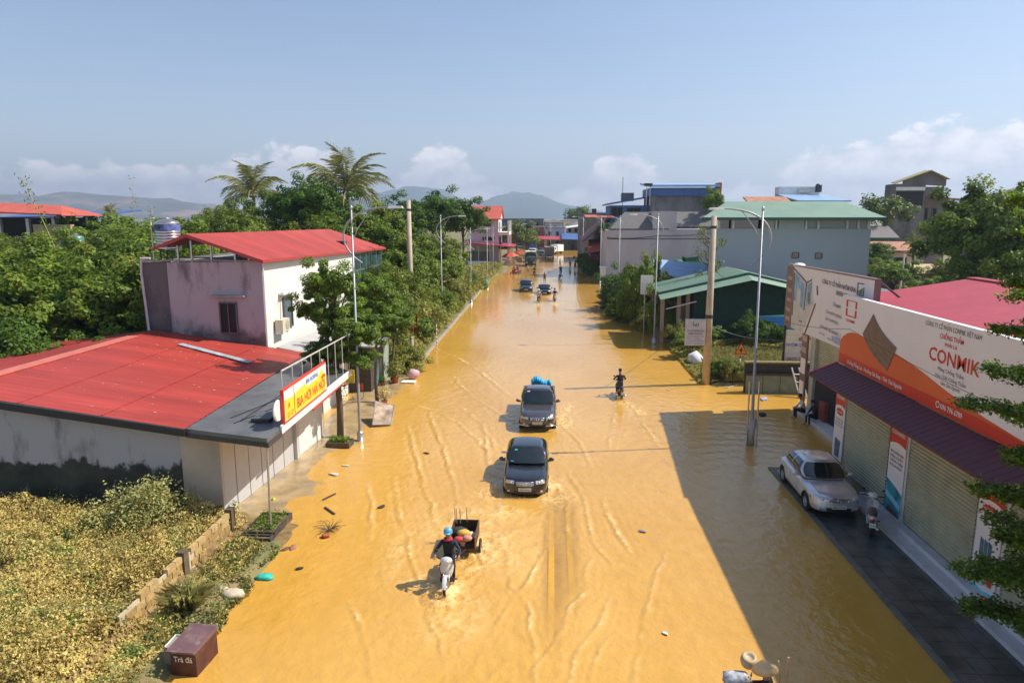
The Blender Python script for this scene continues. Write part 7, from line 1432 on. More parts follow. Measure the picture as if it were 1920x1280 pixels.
# ================================================================== people
SKIN = mat('skin', (.36,.20,.13), .6, var=.06); HAIR = mat('black_hair', (.012,.010,.009), .5)
def cloth(n, c): return mat('cloth_'+n, c, .85, var=.18, scale=9)
def person(label, loc, rz_, pose, shirt, trousers, shoes=None, hat=None, hatm=None, group=None, sleeves=True, female=False, hair=True):
    """forward +y, origin on the ground between the feet. one continuous body mesh"""
    shoes = shoes or trousers
    if pose == 'ride':
        pel = Vector((0,-.12,.86)); ch = Vector((0,-.02,1.22)); nk = Vector((0,.02,1.42)); hd = Vector((0,.06,1.58)); 
        kn = [Vector((s*.17,.28,.76)) for s in (-1,1)]; an = [Vector((s*.16,.16,.36)) for s in (-1,1)]; to = [Vector((s*.17,.34,.31)) for s in (-1,1)]
        el = [Vector((s*.34,.12,1.10)) for s in (-1,1)]; wr = [Vector((s*.33,.30,1.06)) for s in (-1,1)]
    elif pose == 'sit':
        pel = Vector((0,0,.42)); ch = Vector((0,.10,.80)); nk = Vector((0,.16,1.0)); hd = Vector((0,.24,1.15))
        kn = [Vector((s*.14,.42,.50)) for s in (-1,1)]; an = [Vector((s*.15,.40,.08)) for s in (-1,1)]; to = [Vector((s*.16,.56,.03)) for s in (-1,1)]
        el = [Vector((s*.24,.26,.62)) for s in (-1,1)]; wr = [Vector((s*.06,.42,.58)) for s in (-1,1)]
    elif pose == 'walk':
        pel = Vector((0,0,.93)); ch = Vector((0,.03,1.27)); nk = Vector((0,.04,1.47)); hd = Vector((0,.08,1.61))
        kn = [Vector((-.10,.16,.50)), Vector((.10,-.02,.49))]; an = [Vector((-.10,.18,.08)), Vector((.10,-.30,.14))]; to = [Vector((-.10,.32,.03)), Vector((.10,-.18,.04))]
        el = [Vector((-.26,-.10,1.14)), Vector((.26,.08,1.14))]; wr = [Vector((-.25,-.02,.90)), Vector((.25,.22,.94))]
    else:
        pel = Vector((0,0,.93)); ch = Vector((0,.0,1.27)); nk = Vector((0,.02,1.47)); hd = Vector((0,.05,1.61))
        kn = [Vector((s*.11,.02,.50)) for s in (-1,1)]; an = [Vector((s*.12,-.01,.08)) for s in (-1,1)]; to = [Vector((s*.14,.13,.03)) for s in (-1,1)]
        el = [Vector((s*.26,-.02,1.16)) for s in (-1,1)]; wr = [Vector((s*.22,.10,.94)) for s in (-1,1)]
    J = [pel, pel.lerp(ch,.5), ch, nk, hd - Vector((0,.01,.03)), hd + Vector((0,0,.09))]; Rr = [.135,.125,.145,.058,.092,.085]; E_ = [(0,1),(1,2),(2,3),(3,4),(4,5)]; A = [2,1,1,0,0]
    if pose not in ('ride','sit'): A[0] = 1
    for i, s in enumerate((-1, 1)):
        n = len(J); sh = ch + Vector((s*(.155 if female else .175), 0, .10)); hipp = pel + Vector((s*.09, 0, -.03)); hn = wr[i] + (wr[i]-el[i]).normalized()*.09
        J += [sh, el[i], wr[i], hn, hipp, kn[i], an[i], to[i]]; Rr += [.062,.043,.032,.038,.095,.062,.042,.038]
        E_ += [(2,n),(n,n+1),(n+1,n+2),(n+2,n+3),(0,n+4),(n+4,n+5),(n+5,n+6),(n+6,n+7)]; A += [1,1,1 if sleeves else 0,0,2,2,2 if shoes is trousers or True else 0,3]
    t = empty('person', label, 'person', loc, rz_, group)
    me = skin_mesh('body', [tuple(j) for j in J], E_, Rr, [SKIN, shirt, trousers, shoes], A, 0, 1); link(bpy.data.objects.new('body', me), t)
    # face: nose, ears, hair
    mb = MB(); mb.ico((0,hd.y+.098,hd.z+.01), .018, 1, (.8,1,1.3)); 
    for s in (-1,1): mb.ico((s*.088,hd.y,hd.z+.02), .022, 1, (.5,1,1.4))
    mb.build('nose_and_ears', SKIN, t, True)
    mb = MB()
    for s in (-1,1): mb.ico((s*.034,hd.y+.086,hd.z+.04), .013, 1, (1.3,.5,.8))
    mb.box(-.022,.022,hd.y+.083,hd.y+.092,hd.z-.045,hd.z-.037); mb.build('eyes_and_mouth', HAIR, t)
    if hair and hat != 'helmet': MB().ico((0,hd.y-.018,hd.z+.07), .102, 2, (.98,1.02,.95)).build('hair', HAIR, t, True)
    if hat == 'helmet':
        mb = MB(); pr_ = [(.128*math.cos(a), .135*math.sin(a)) for a in [R_(-12+102*i/8) for i in range(9)]]; mb.lathe(pr_, 18, Matrix.Rotation(R_(-8),3,'X'), (0,hd.y-.01,hd.z+.055)); mb.obox((0,hd.y+.13,hd.z+.06), (.17,.08,.012), Matrix.Rotation(R_(-12),3,'X')); mb.build('helmet', hatm, t, True)
    if hat == 'cone':
        MB().lathe([(.25,0),(.15,.09),(.06,.17),(.0,.20)], 28, Matrix.Rotation(R_(-10),3,'X'), (0,hd.y,hd.z+.03)).build('conical_hat', hatm, t, True)
    # fingers on the hands
    for i in (0, 1):
        w = wr[i]; d = (w-el[i]).normalized(); h0 = w + d*.10; side = d.cross(Vector((0,0,1))).normalized(); mb = MB()
        for k in range(4):
            b = h0 + side*(-.027+.018*k) ; l = (.055,.065,.060,.048)[k]; mb.tube([b-d*.03, b+d*l*.5, b+d*l*.75+Vector((0,0,-.03))], [.009,.0085,.007], 5)
        mb.tube([w+d*.04+side*-.03, w+d*.08+side*-.055, w+d*.11+side*-.05], [.010,.009,.008], 5); mb.build('fingers', SKIN, t, True)
    return t
navy = cloth('navy', (.02,.025,.06)); blk = cloth('black', (.012,.012,.014)); red_ = cloth('red', (.4,.03,.03)); whi = cloth('white', (.6,.6,.58)); blu = cloth('blue', (.04,.09,.3)); gre = cloth('grey', (.16,.16,.17)); pur = cloth('plum', (.13,.05,.07)); yel = cloth('yellow', (.7,.65,.05)); den = cloth('denim', (.06,.08,.13))
W_ = -.10
MP = mat('bike_white', (.62,.62,.62), .3, coat=.6); MR = mat('bike_red', (.42,.03,.02), .3, coat=.6); MK = mat('bike_black', (.012,.012,.013), .3, coat=.6); MD = mat('bike_maroon', (.09,.012,.014), .3, coat=.6)
# cargo rider in the foreground
motorbike('white and red motorbike towing a rusty cart through the flood', (-2.78,17.75,-.12), math.pi, MP, MP); bpy.context.view_layer.update()
for s in ((.07,.60),): pass
mbk = bpy.data.objects['motorbike']; MB().box(.06,.13,.30,.44,.35,.62).build('side_fairing', MR, mbk)
person('rider in a blue helmet and dark navy jacket with a red scarf', (-2.78,17.75,-.12), math.pi, 'ride', navy, blk, blk, 'helmet', mat('helmet_blue', (.12,.42,.66), .3, coat=.6))
sc_ = [o for o in bpy.data.objects if o.name.startswith('person')][-1]
mb = MB(); mb.lathe([(.09,0),(.13,.02),(.12,.07),(.08,.08)], 12, None, (0,.03,1.38)); mb.build('scarf', red_, sc_, True); mb = MB(); mb.slab([(-.11,.14,1.05),(.11,.14,1.05),(.13,.135,1.36),(-.13,.135,1.36)], (0,.02,0)); mb.build('jacket_front', blk, sc_)
ct = empty('hand_cart', 'two-wheeled rusty box cart loaded with yellow and pink bags behind the blue-helmeted rider', 'cart', (-2.62,19.75,-.12)); ct.scale = (.76,.80,.82); M_rustp = mat('rust_brown', (.10,.05,.025), .8, var=.3, scale=6)
MB().box(-.5,.55,-.75,.8,.45,.50).build('floor', M_rustp, ct)
for a in ((-.5,-.46,-.75,.8),(.51,.55,-.75,.8),(-.457,.507,.76,.8)): MB().box(a[0],a[1],a[2],a[3],.503,.95).build('side_board', M_rustp, ct)
mb = MB(); mb.tube([(-.2,-.75,.5),(0,-1.35,.55)], .025, 6); mb.tube([(.2,-.75,.5),(0,-1.35,.55)], .025, 6); mb.build('tow_bar', M_darksteel, ct)
for s in (-1, 1): wheel(ct, s*.66+.02, -.1, .30, .30, .08, M_steel, s)
mb = MB()
for x, y in ((-.42,.6),(-.34,.5),(-.2,.55),(.05,.7)): mb.tube([(x,y,.9),(x-.02,y,1.5)], .02, 6)
mb.build('upright_pole', M_steel, ct)
for i, (nm, c, x, y, z, r, lab) in enumerate((('bag',(.6,.38,.05),.05,-.35,.92,.17,'yellow bag on top of the cart load'),('bag',(.55,.24,.18),.22,-.6,.84,.13,'pink bag at the front of the cart load'),('bag',(.03,.03,.03),-.2,.1,.72,.26,'dark sack inside the cart'),('bag',(.6,.58,.5),.3,.0,.68,.16,'pale sack at the side of the cart'),('bag',(.45,.05,.05),-.1,-.62,.80,.14,'red bag behind the rider'))):
    o = MB().ico((0,0,0), r, 2, (1.2,.9,.7), .08, i).build(nm, mat('bag_%d' % i, c, .7, var=.2, scale=8), None, True); o.location = (-2.62+x*.76,19.75+y*.8,z*.82-.12); tag(o, lab, 'bag', 'bags loaded in the cart')
# rider seen from behind
motorbike('dark motorbike ridden away from the camera beside the right shade', (3.92,38.6,-.12), .06, MK, MK, '20-F1'); person('rider in a black shirt seen from behind, bareheaded, right of the pickup', (3.92,38.6,-.12), .06, 'ride', blk, den, blk, sleeves=False)
# pair riding side by side behind the cars
motorbike('red motorbike, left one of the pair before the dark cars', (-1.55,82.9,-.14), math.pi-.05, MR, MK, lod=1); person('rider in a white helmet and pale jacket, left of the pair', (-1.55,82.9,-.14), math.pi, 'ride', whi, MATS['cloth_plum'], blk, 'helmet', M_white)
motorbike('white-fronted red motorbike, right one of the pair before the dark cars', (.36,84.2,-.14), math.pi+.06, MP, MR, lod=1); person('rider in black with a dark helmet, right of the pair', (.36,84.2,-.14), math.pi, 'ride', blk, blk, blk, 'helmet', mat('helmet_dark', (.03,.03,.04), .4))
for lab, x, y, rz_, sh_, tr_, hm, col in (('rider in blue leaning left, far right of centre',1.3,109.5,math.pi+.3,blu,den,blu,MP),('rider in dark clothes beyond the crossing walker',1.6,126,0,blk,blk,None,MK),('rider in black riding away left of centre',-3.1,122.5,math.pi,blk,blk,None,MK),('rider in red on a scooter near the left kerb',-6.8,124.5,math.pi*.75,red_,blk,None,MR),('passenger-laden rider far down the left lane',-6.2,125.4,math.pi*.75,pur,den,None,MK)):
    motorbike('motorbike under the ' + lab.replace('rider', 'rider', 1), (x,y,-.14), rz_, col, MK, lod=1); person(lab, (x,y,-.14), rz_, 'ride', sh_, tr_, None, 'helmet' if hm else None, hm or HAIR)
for lab, x, y, rz_, ps, sh_, tr_ in (('walker in a dark robe behind the low black sedan',-1.15,109.5,math.pi,'stand',MATS['cloth_plum'],blk),('walker in pink carrying a bag behind the army truck',-4.4,127.5,1.2,'walk',cloth('pink', (.45,.2,.2)),gre),('walker in a plum shirt, left of the group on the right side',3.6,139,math.pi,'stand',pur,blk),('walker in black in the middle of the group of three',4.5,136.5,.4,'walk',blk,blk),('walker in blue black at the right of the group of three',5.3,139,math.pi,'stand',navy,blk),('walker in grey blue, left one of the wading pair',6.1,121.5,math.pi,'walk',den,gre),('walker in grey, right one of the wading pair',7.1,121.0,0,'walk',gre,den),('walker in a yellow-green vest directing traffic',1.7,146.5,math.pi,'stand',yel,blk)):
    person(lab, (x,y,-.16), rz_, ps, sh_, tr_, group='people wading down the road')
# parked scooter and the people sitting at the shop step
motorbike('cream white scooter parked on the tiles beside the teal banner, tail to the camera', (10.42,21.75,.05), -.40, MP, MP, '20-B2', True)
person('man in a white shirt and dark shorts sitting on the shop step', (12.75,34.6,.0), 1.5, 'sit', whi, blk, SKIN, sleeves=False, group='people sitting by the window shop'); person('person in black sitting deeper in the shop doorway', (12.95,33.5,.0), 1.7, 'sit', blk, blk, SKIN, group='people sitting by the window shop')
# bottom edge: rider in a conical hat
motorbike('loaded motorbike cut by the bottom edge of the picture', (4.2,12.2,-.12), 1.15, MP, MK); person('rider in a conical straw hat at the bottom edge of the picture', (4.2,12.2,-.12), 1.15, 'ride', blk, blk, None, 'cone', mat('straw', (.66,.47,.24), .7, var=.12, scale=9))
o = MB().lathe([(.0,0),(.14,.02),(.17,.12),(.15,.22),(.10,.24),(.08,.2),(.0,.2)], 18, Matrix.Rotation(R_(15),3,'X')).build('pot', mat('cream_pot', (.50,.38,.22), .5), None, True); o.location = (4.02,12.85,1.15); tag(o, 'cream round pot balanced in front of the straw-hatted rider', 'pot')
mb = MB(); mb.tube([(0,0,0),(.02,0,1.0)], .022, 6); mb.tube([(-.05,.02,0),(-.16,.02,.9)], .015, 6); mb.tube([(0,0,.62),(.06,0,.66)], .02, 5); o = mb.build('bamboo_sticks', mat('stick_wood', (.62,.42,.2), .7), None); o.location = (4.62,12.4,.65); tag(o, 'two pale wooden sticks standing behind the straw-hatted rider', 'stick')
o = MB().ico((0,0,0), .2, 2, (1.4,1,.7), .18, 4).build('bag', mat('bag_mixed', (.4,.42,.45), .6, var=.6, scale=12), None, True); o.location = (3.72,12.62,1.0); tag(o, 'grey and white bags on the front of the loaded motorbike', 'bag')
# ================================================================== street lamps and poles
M_pole = mat('pole_galvanised', (.36,.37,.38), .5, .5, var=.1, scale=5)
def lamp(label, x, y, side, h=10.5, group=None, tilt=0.):
    """side=+1 stands right of the road with its arm reaching left, -1 the other way"""
    t = empty('street_lamp', label, 'street lamp', (x, y, -.1), group=group); s = -side; t.rotation_euler = (0, tilt, 0)
    MB().tube([(0,0,0),(0,0,.25),(0,0,h)], [.085,.07,.038], 10).build('pole', M_pole, t, True)
    MB().lathe([(.0,h+.12),(.05,h+.08),(.07,h),(.05,h-.05)], 10).build('finial', M_steel, t, True); MB().lathe([(.22,-.02),(.22,.04),(.15,.06),(.15,.45),(.10,.55)], 10).build('base', M_steel, t, True)
    pts = [(.40*s,.04,h-2.35),(.0,.05,h-2.05),(-.32*s,.05,h-1.6),(-.40*s,.05,h-1.15),(-.28*s,.05,h-.75),(0,.05,h-.42),(.5*s,.05,h-.14),(1.1*s,.05,h+.0),(1.75*s,.05,h+.05)]
    P2 = []
    for i in range(len(pts)-1):
        p0, p1, p2, p3 = [Vector(pts[max(0,min(len(pts)-1,k))]) for k in (i-1,i,i+1,i+2)]
        for k in range(5):
            u = k/5; P2.append(.5*((2*p1)+(-p0+p2)*u+(2*p0-5*p1+4*p2-p3)*u*u+(-p0+3*p1-3*p2+p3)*u**3))
    P2.append(Vector(pts[-1])); MB().tube(P2, [.028+.018*math.sin(math.pi*i/len(P2)) for i in range(len(P2))], 7).build('curved_arm', M_pole, t, True)
    MB().tube([(.02*s,.05,h-1.35),(.25*s,.05,h-.85),(.62*s,.05,h-.35),(.85*s,.05,h-.08)], .018, 5).build('strut', M_steel, t, True)
    mb = MB(); mb.hexa([(1.6*s,-.10,h-.02),(2.25*s,-.12,h+.0),(2.25*s,.20,h+.0),(1.6*s,.18,h-.02)], [(1.65*s,-.04,h+.10),(2.2*s,-.08,h+.09),(2.2*s,.16,h+.09),(1.65*s,.12,h+.10)]); mb.build('lamp_head', mat('lamp_head_grey', (.55,.55,.52), .4), t)
    return t
G_ = 'curved street lamps along both kerbs'
l0 = lamp('nearest right street lamp, with conduits at its foot, standing in the shaded flood water', 8.96, 30.3, 1, 10.45, G_, R_(-.6))
mb = MB()
for dx in (-.2, .22): mb.tube([(dx,-.05,.1),(dx,-.05,3.0)], .035, 6)
mb.build('conduit', M_steel, l0); MB().tube([(-.03,-.02,.1),(0,0,.7),(.1,.0,1.3)], [.17,.15,.12], 8).build('plastic_wrap', mat('pale_wrap', (.4,.38,.35), .6, var=.2), l0, True)
lamp('nearest left street lamp, rising past the red roof corner of the white house', -8.65, 29.9, -1, 10.5, G_)
lamp('second right street lamp, at the near corner of the weed plot', 8.3, 55.9, 1, 10.3, G_); lamp('third right street lamp, in front of the lilac wall', 8.2, 86.0, 1, 10.2, G_)
lamp('fourth right street lamp, at the lilac wall gate pillar', 7.3, 106.0, 1, 10.2, G_); lamp('fifth right street lamp, beside the red awnings', 5.9, 135, 1, 10.2, G_)
lamp('second left street lamp, half hidden by the roadside trees', -10.0, 62.5, -1, 10.2, G_); lamp('third left street lamp, at the curve of the kerb', -9.5, 81.0, -1, 8.8, G_)
lamp('fourth left street lamp, beside a green bin', -9.2, 98.5, -1, 8.6, G_); lamp('fifth left street lamp, on the weedy verge', -10.6, 125, -1, 8.4, G_); lamp('sixth left street lamp, past the crimson porch roof', -8.2, 165, -1, 8.6, G_); lamp('seventh left street lamp, far down by the trucks', -.5, 205, -1, 9.5, G_)
def cpole(label, x, y, h, r=.17):
    t = empty('concrete_pole', label, 'utility pole', (x, y, -.3)); MB().tube([(0,0,0),(0,0,h)], [r*1.25,r*.8], 12).build('pole', mat('pole_concrete', (.48,.40,.30), .85, var=.12, scale=2, bump=.2, dirt=(.3,.24,.18), damt=.5), t, True)
    mb = MB(); mb.lathe([(r*1.12,h*.42),(r*1.12,h*.44)], 12); mb.lathe([(r*.9,h*.93),(r*.9,h*.945)], 12); mb.build('band', M_darksteel, t); return t
cp = cpole('tall tapered concrete pole carrying the square notice, right side', 9.43, 41.8, 10.4, .2)
cpole('concrete pole standing out of the left roadside trees', -10.9, 53, 11.6, .2)
cpole('short concrete post holding the red flag', -9.65, 46.9, 2.2, .13)
def wire(label, pts, r=.02, sag=.5):
    mb = MB()
    for a, b in zip(pts[:-1], pts[1:]):
        a, b = Vector(a), Vector(b); mb.tube([a.lerp(b, i/12) - Vector((0,0,sag*4*(i/12)*(1-i/12))) for i in range(13)], r, 4)
    tag(mb.build('cable', M_black), label, 'cable')
wire('dark cable drooping along the lilac wall', [(8.3,107.7,7.0),(16,107.6,7.3),(26,107.4,8.0)], .05, .25); wire('sagging cable from the concrete pole over the blue-grey wall', [(9.4,41.8,7.4),(16.0,64,5.0),(26,66,4.0)], .02, .5)
wire('pale cable from the concrete pole across the green netting', [(9.4,41.8,3.7),(12.2,41.5,2.9),(15.5,40.8,3.1)], .02, .15); wire('thin cable crossing in front of the right billboards', [(9.3,30.3,5.8),(10.6,25,6.1),(10.4,12,5.6)], .008, .15)
wire('slack cable between the left concrete pole and the trees', [(-10.9,53,9.8),(-13.5,54,7.8)], .03, .1)
# flag
fg = empty('flag', 'red flag hanging limp on the short post at the left kerb', 'flag', (-9.55,46.9,1.9)); MB().tube([(0,0,-1.9),(0,0,2.6)], .025, 6).build('staff', M_steel, fg)
V = []; n = 9
for j in range(8):
    for i in range(n): u = i/(n-1); V.append((.02+u*.75*(1-.03*j)-.38, .10*math.sin(u*9+j*.4), 2.0-j*.21 - .18*u))
MB().add(V, [(j*n+i,j*n+i+1,(j+1)*n+i+1,(j+1)*n+i) for j in range(7) for i in range(n-1)]).build('cloth', mat('flag_red', (.62,.02,.02), .7), fg, True)
# square notice tied to the concrete pole
nt_ = empty('notice_board', 'pale square company notice with blue lines tied to the concrete pole', 'sign', (8.9,41.6,2.0)); F_ = lambda z: z
P(nt_, MB().box(8.02,9.22,41.55,41.60,2.45,4.02).build('board', mat('notice_grey', (.55,.55,.60), .5))); P(nt_, MB().box(8.0,9.24,41.601,41.64,2.42,4.05).build('frame', M_steel))
ptext(nt_, 'lettering', 'CTY CP NHÔM KÍNH', M_ink, (8.12,41.545,3.27), (1,0,0), UZ, .11, 1.0, .003, True); ptext(nt_, 'lettering', 'GREEN WINDOW', M_ink, (8.2,41.545,3.11), (1,0,0), UZ, .10, .85, .003, True)
for i, s in enumerate(('CỬA NHÔM KÍNH - CỬA CUỐN', 'LAN CAN - CẦU THANG', 'CỬA COMPOSITE - MÁI KÍNH', 'HOTLINE 0833 88 8333')): ptext(nt_, 'lettering', s, mat('notice_blue', (.12,.14,.35), .6), (8.12,41.545,2.95-i*.14), (1,0,0), UZ, .07, .98-.12*(i == 1), .003)
mb = MB(); mb.box(8.45,8.49,41.54,41.548,3.62,3.88).box(8.49,8.78,41.54,41.548,3.62,3.65).box(8.75,8.79,41.54,41.548,3.653,3.82).box(8.55,8.6,41.54,41.548,3.66,3.75).box(8.63,8.68,41.54,41.548,3.66,3.79); P(nt_, mb.build('emblem', mat('emblem_green', (.05,.25,.1), .5)))
# warning sign
ws = empty('warning_sign', 'yellow triangular crossroads warning sign on a red and white striped post', 'road sign', (11.55,42.3,-.1)); 
for i in range(8): MB().tube([(0,0,i*.27),(0,0,i*.27+.268)], .045, 8).build('post_band', M_sred if i % 2 == 0 else M_swhite, ws, True)
MB().slab([(-.42,-.07,1.90),(.42,-.07,1.90),(0,-.07,2.62)], (0,.02,0)).build('rim', M_sred, ws); MB().slab([(-.32,-.075,1.96),(.32,-.075,1.96),(0,-.075,2.50)], (0,.004,0)).build('face', mat('sign_amber', (.85,.38,.03), .5), ws)
MB().slab([(-.03,-.082,2.0),(.03,-.082,2.0),(.03,-.082,2.32),(-.03,-.082,2.32)], (0,.004,0)).slab([(-.12,-.083,2.12),(.12,-.083,2.12),(.12,-.083,2.17),(-.12,-.083,2.17)], (0,.003,0)).slab([(-.09,-.084,2.22),(.09,-.084,2.22),(.07,-.084,2.18),(-.07,-.084,2.18)], (0,.003,0)).build('symbol', M_black, ws)
for lab, x, y in (('low red and white marker post by the third left lamp', -9.6, 66), ('low pale marker post by the left kerb past the flag', -9.05, 53.5)):
    t = empty('marker_post', lab, 'post', (x,y,-.1)); 
    for i in range(6): MB().tube([(0,0,i*.3),(0,0,i*.3+.298)], .05, 8).build('post_band', (M_sred if i % 2 == 0 else M_swhite) if 'red' in lab else M_metalp, t, True)
t = empty('white_pole', 'slim white pole standing among the bright shrubs right of the blue-grey block', 'pole', (36.0,74,0)); MB().tube([(0,0,0),(.2,0,6.3)], .09, 6).build('shaft', M_white, t)

# ================================================================== brick wall in the left plot
M_brick = [mat('block_ochre_%s' % k, c, .9, var=.2, scale=6, bump=.3) for k, c in (('a', (.40,.26,.09)), ('b', (.33,.21,.08)), ('c', (.45,.31,.13)))]
bw = empty('brick_wall', 'low broken wall of mud-stained blocks running through the creepers', 'wall', (-10.1,17,0)); rg = random.Random(3)
bmesh_ = [MB().hexa([(-.065,-.195,-.085),(.065,-.195,-.085),(.065,.195,-.085),(-.065,.195,-.085)], [(-.062,-.19,.085),(.062,-.19,.085),(.062,.19,.085),(-.062,.19,.085)]).mesh('brick', m_) for m_ in M_brick]
P(bw, MB().box(-10.13,-10.07,14.35,19.95,-.1,.77).build('mortar', mat('mortar', (.50,.42,.28), .95, var=.2, scale=5)))
for r_ in range(5):
    y = 14.35 + (.2 if r_ % 2 else 0)
    while y < 19.75:
        if not (r_ == 4 and (rg.random() < .12 or 14.3 < y < 14.9)) and not (17.1 < y < 17.5):
            o = bpy.data.objects.new('brick', rg.choice(bmesh_)); link(o); o.location = (-10.1+rg.uniform(-.008,.008), y+.2, .04+r_*.187+.0); o.rotation_euler = (0,0,rg.uniform(-.02,.02)); P(bw, o)
        y += .405
for y in (17.1, 19.95): P(bw, MB().box(-10.2,-9.98,y,y+.25,-.1,.98).build('pillar', mat('mossy_pillar', (.12,.09,.05), .95, var=.3)))

# tea booth
tbth = empty('tea_booth', 'small dark maroon street tea box with white lettering in the creepers at the near kerb', 'stall', (-8.02,13.85,-.02), -.06)
MB_ = mat('maroon_box', (.075,.022,.022), .5, var=.25, scale=5, dirt=(.12,.08,.06), dscale=3)
MB().box(-.30,.30,-.45,.42,0,.62).build('box', MB_, tbth); MB().hexa([(-.34,-.56,.623),(.34,-.56,.623),(.34,.46,.623),(-.34,.46,.623)], [(-.33,-.56,.67),(.33,-.56,.67),(.33,.46,.72),(-.33,.46,.72)]).build('lid', mat('worn_maroon_lid', (.16,.085,.085), .4, var=.2, scale=3, dirt=(.34,.28,.25), dscale=1.6, damt=.8), tbth)
text('lettering', 'Trà đá', M_swhite, tbth, (-.22,-.455,.36), (1,0,0), (0,0,1), .13, .44, .004, True)
MB().box(-.62,-.31,-.2,.25,0,.50).build('side_box', mat('grey_side_box', (.28,.26,.22), .6), tbth); MB().tube([(-.6,-.18,.505),(-.6,.24,.53),(-.33,.25,.53)], .015, 5).build('rim_wire', M_white, tbth)

# planters, pots, debris
M_plk = mat('planter_stone', (.055,.045,.035), .8, var=.3, scale=5, dirt=(.2,.14,.07))
def link2(o, p): link(o, p); return o
def planter(label, x, y, w, d, h, plant=True, seed=1, rz_=0.):
    t = empty('planter', label, 'planter', (x, y, -.02), rz_); mb = MB(); e = .07
    mb.box(-w/2,w/2,-d/2,-d/2+e,0,h).box(-w/2,w/2,d/2-e,d/2,0,h).box(-w/2,-w/2+e,-d/2+e+.002,d/2-e-.002,0,h).box(w/2-e,w/2,-d/2+e+.002,d/2-e-.002,0,h); mb.build('frame', M_plk, t)
    MB().box(-w/2+e+.002,w/2-e-.002,-d/2+e+.002,d/2-e-.002,0,h*.75).build('soil', M_soil, t)
    if plant:
        rg = np.random.RandomState(seed); n = 420; tag(link2(bpy.data.objects.new('plants', leaf_mesh('plants', np.stack([(rg.rand(n)-.5)*(w-.2), (rg.rand(n)-.5)*(d-.2), h*.8+.22*rg.rand(n)], 1), rg.normal(size=(n,3))*.6+[0,0,1], .12, L_fresh, rg.rand(n), .4)), t), kind='stuff')
    return t
planter('dark stone planter with weeds round the thin canopy post', -9.15, 20.75, 1.0, 1.5, .26, True, 1); planter('empty dark stone trough in front of the weedy planter', -9.15, 19.75, 1.05, .32, .24, False, 2)
planter('square planter with leafy plants at the foot of the first street tree', -9.35, 29.1, 1.05, .75, .26, True, 3)
def pot(label, x, y, r, h, m, n, lh, lm, seed):
    t = empty('flower_pot', label, 'flower pot', (x, y, 0)); MB().lathe([(r*.7,0),(r,h),(r*1.1,h),(r*1.1,h*1.1),(r*.85,h*1.1),(r*.8,h*.9),(0,h*.9)], 16).build('pot', m, t, True); rg = np.random.RandomState(seed)
    e = rg.normal(size=(n,3)); e /= np.linalg.norm(e, axis=1, keepdims=True); tag(link2(bpy.data.objects.new('plant', leaf_mesh('plant', e*(rg.rand(n)**.4)[:,None]*[lh*.8,lh*.8,lh*.7]+[0,0,h+lh*.7], e+[0,0,.6], .13, lm, rg.rand(n), .5)), t), kind='stuff'); mb = MB()
    for i in range(6): a = i*1.05; mb.tube([(0,0,h*.9),(math.cos(a)*lh*.4,math.sin(a)*lh*.4,h+lh*.8)], .012, 4)
    mb.build('stem', M_bark, t)
M_terra = mat('terracotta', (.42,.10,.05), .7, var=.15)
pot('terracotta pot with a rounded muddy shrub before the kiosk', -9.55, 41.0, .22, .32, M_terra, 700, .85, L_bank, 5); pot('terracotta pot with a thin half-fallen plant beside the leaning board', -9.0, 36.0, .16, .25, M_terra, 160, .6, L_mud, 6)
pot('small red pot left of the shrub pot', -10.1, 40.2, .15, .22, M_terra, 120, .3, L_fresh, 8)
tree('bleached leafy bush beside the flag post overhanging the water', -9.5, 44.2, 1.9, 1.5, 'bush', 0, name='bush', cat='bush', tr=.04)
o = MB().ico((0,0,0), .38, 2, (1,.8,.9), .12, 3).build('plastic_bag', mat('pale_pink_plastic', (.62,.38,.42), .5, var=.2, scale=5), None, True); o.location = (-8.6,42.0,.35); tag(o, 'pink stuffed plastic bag by the bleached bush at the left kerb', 'bag')
o = MB().box(-.42,.42,-.3,.3,0,.06).build('foam_tray', M_white); o.location = (-8.75,41.2,.03); tag(o, 'flat white tray lying under the pink bag', 'tray')
# bicycle with red basket
bk = empty('bicycle', 'old bicycle with a red basket parked behind the first street tree', 'bicycle', (-11.2,36.6,.02), R_(-75)); M = Matrix.Rotation(R_(90),3,'Y')
for y in (-.52,.55):
    w = bpy.data.objects.new('wheel', None); link(w, bk); w.location = (0,y,.33); MB().lathe([(.315,-.015),(.335,-.015),(.335,.015),(.315,.015)], 24, M, (0,0,0), True).build('tyre', M_rubber, w); mb = MB()
    for k in range(10): a = k*math.pi/5; mb.tube([(0,0,0),(0,math.cos(a)*.315,math.sin(a)*.315)], .004, 3)
    mb.build('spoke', M_steel, w)
mb = MB()
for a, b in (((0,-.52,.33),(0,-.05,.3)),((0,-.05,.3),(0,-.2,.85)),((0,-.2,.75),(0,.35,.8)),((0,.35,.72),(0,-.05,.3)),((0,-.52,.33),(0,-.17,.75)),((0,.55,.33),(0,.32,.98)),((-.25,.25,1.02),(.25,.25,1.02))): mb.tube([a, b], .016, 6)
mb.build('frame', M_darksteel, bk); MB().box(-.07,.07,-.33,-.08,.86,.91).build('saddle', M_black, bk); mb = MB()
for z in (.62,.72,.82,.92): mb.lathe([(.17,z),(.18,z),(.18,z+.015),(.17,z+.015)], 12, None, (0,.68,0), True)
for k in range(12): a = k*math.pi/6; mb.tube([(math.cos(a)*.15,.68+math.sin(a)*.15,.6),(math.cos(a)*.18,.68+math.sin(a)*.18,.94)], .007, 3)
mb.build('basket', M_sred, bk)
o = MB().box(-.25,.25,-.02,.02,0,.75).build('yellow_board', M_syel); o.location = (-11.2,37.2,.9); tag(o, 'yellow board standing behind the bicycle', 'board')
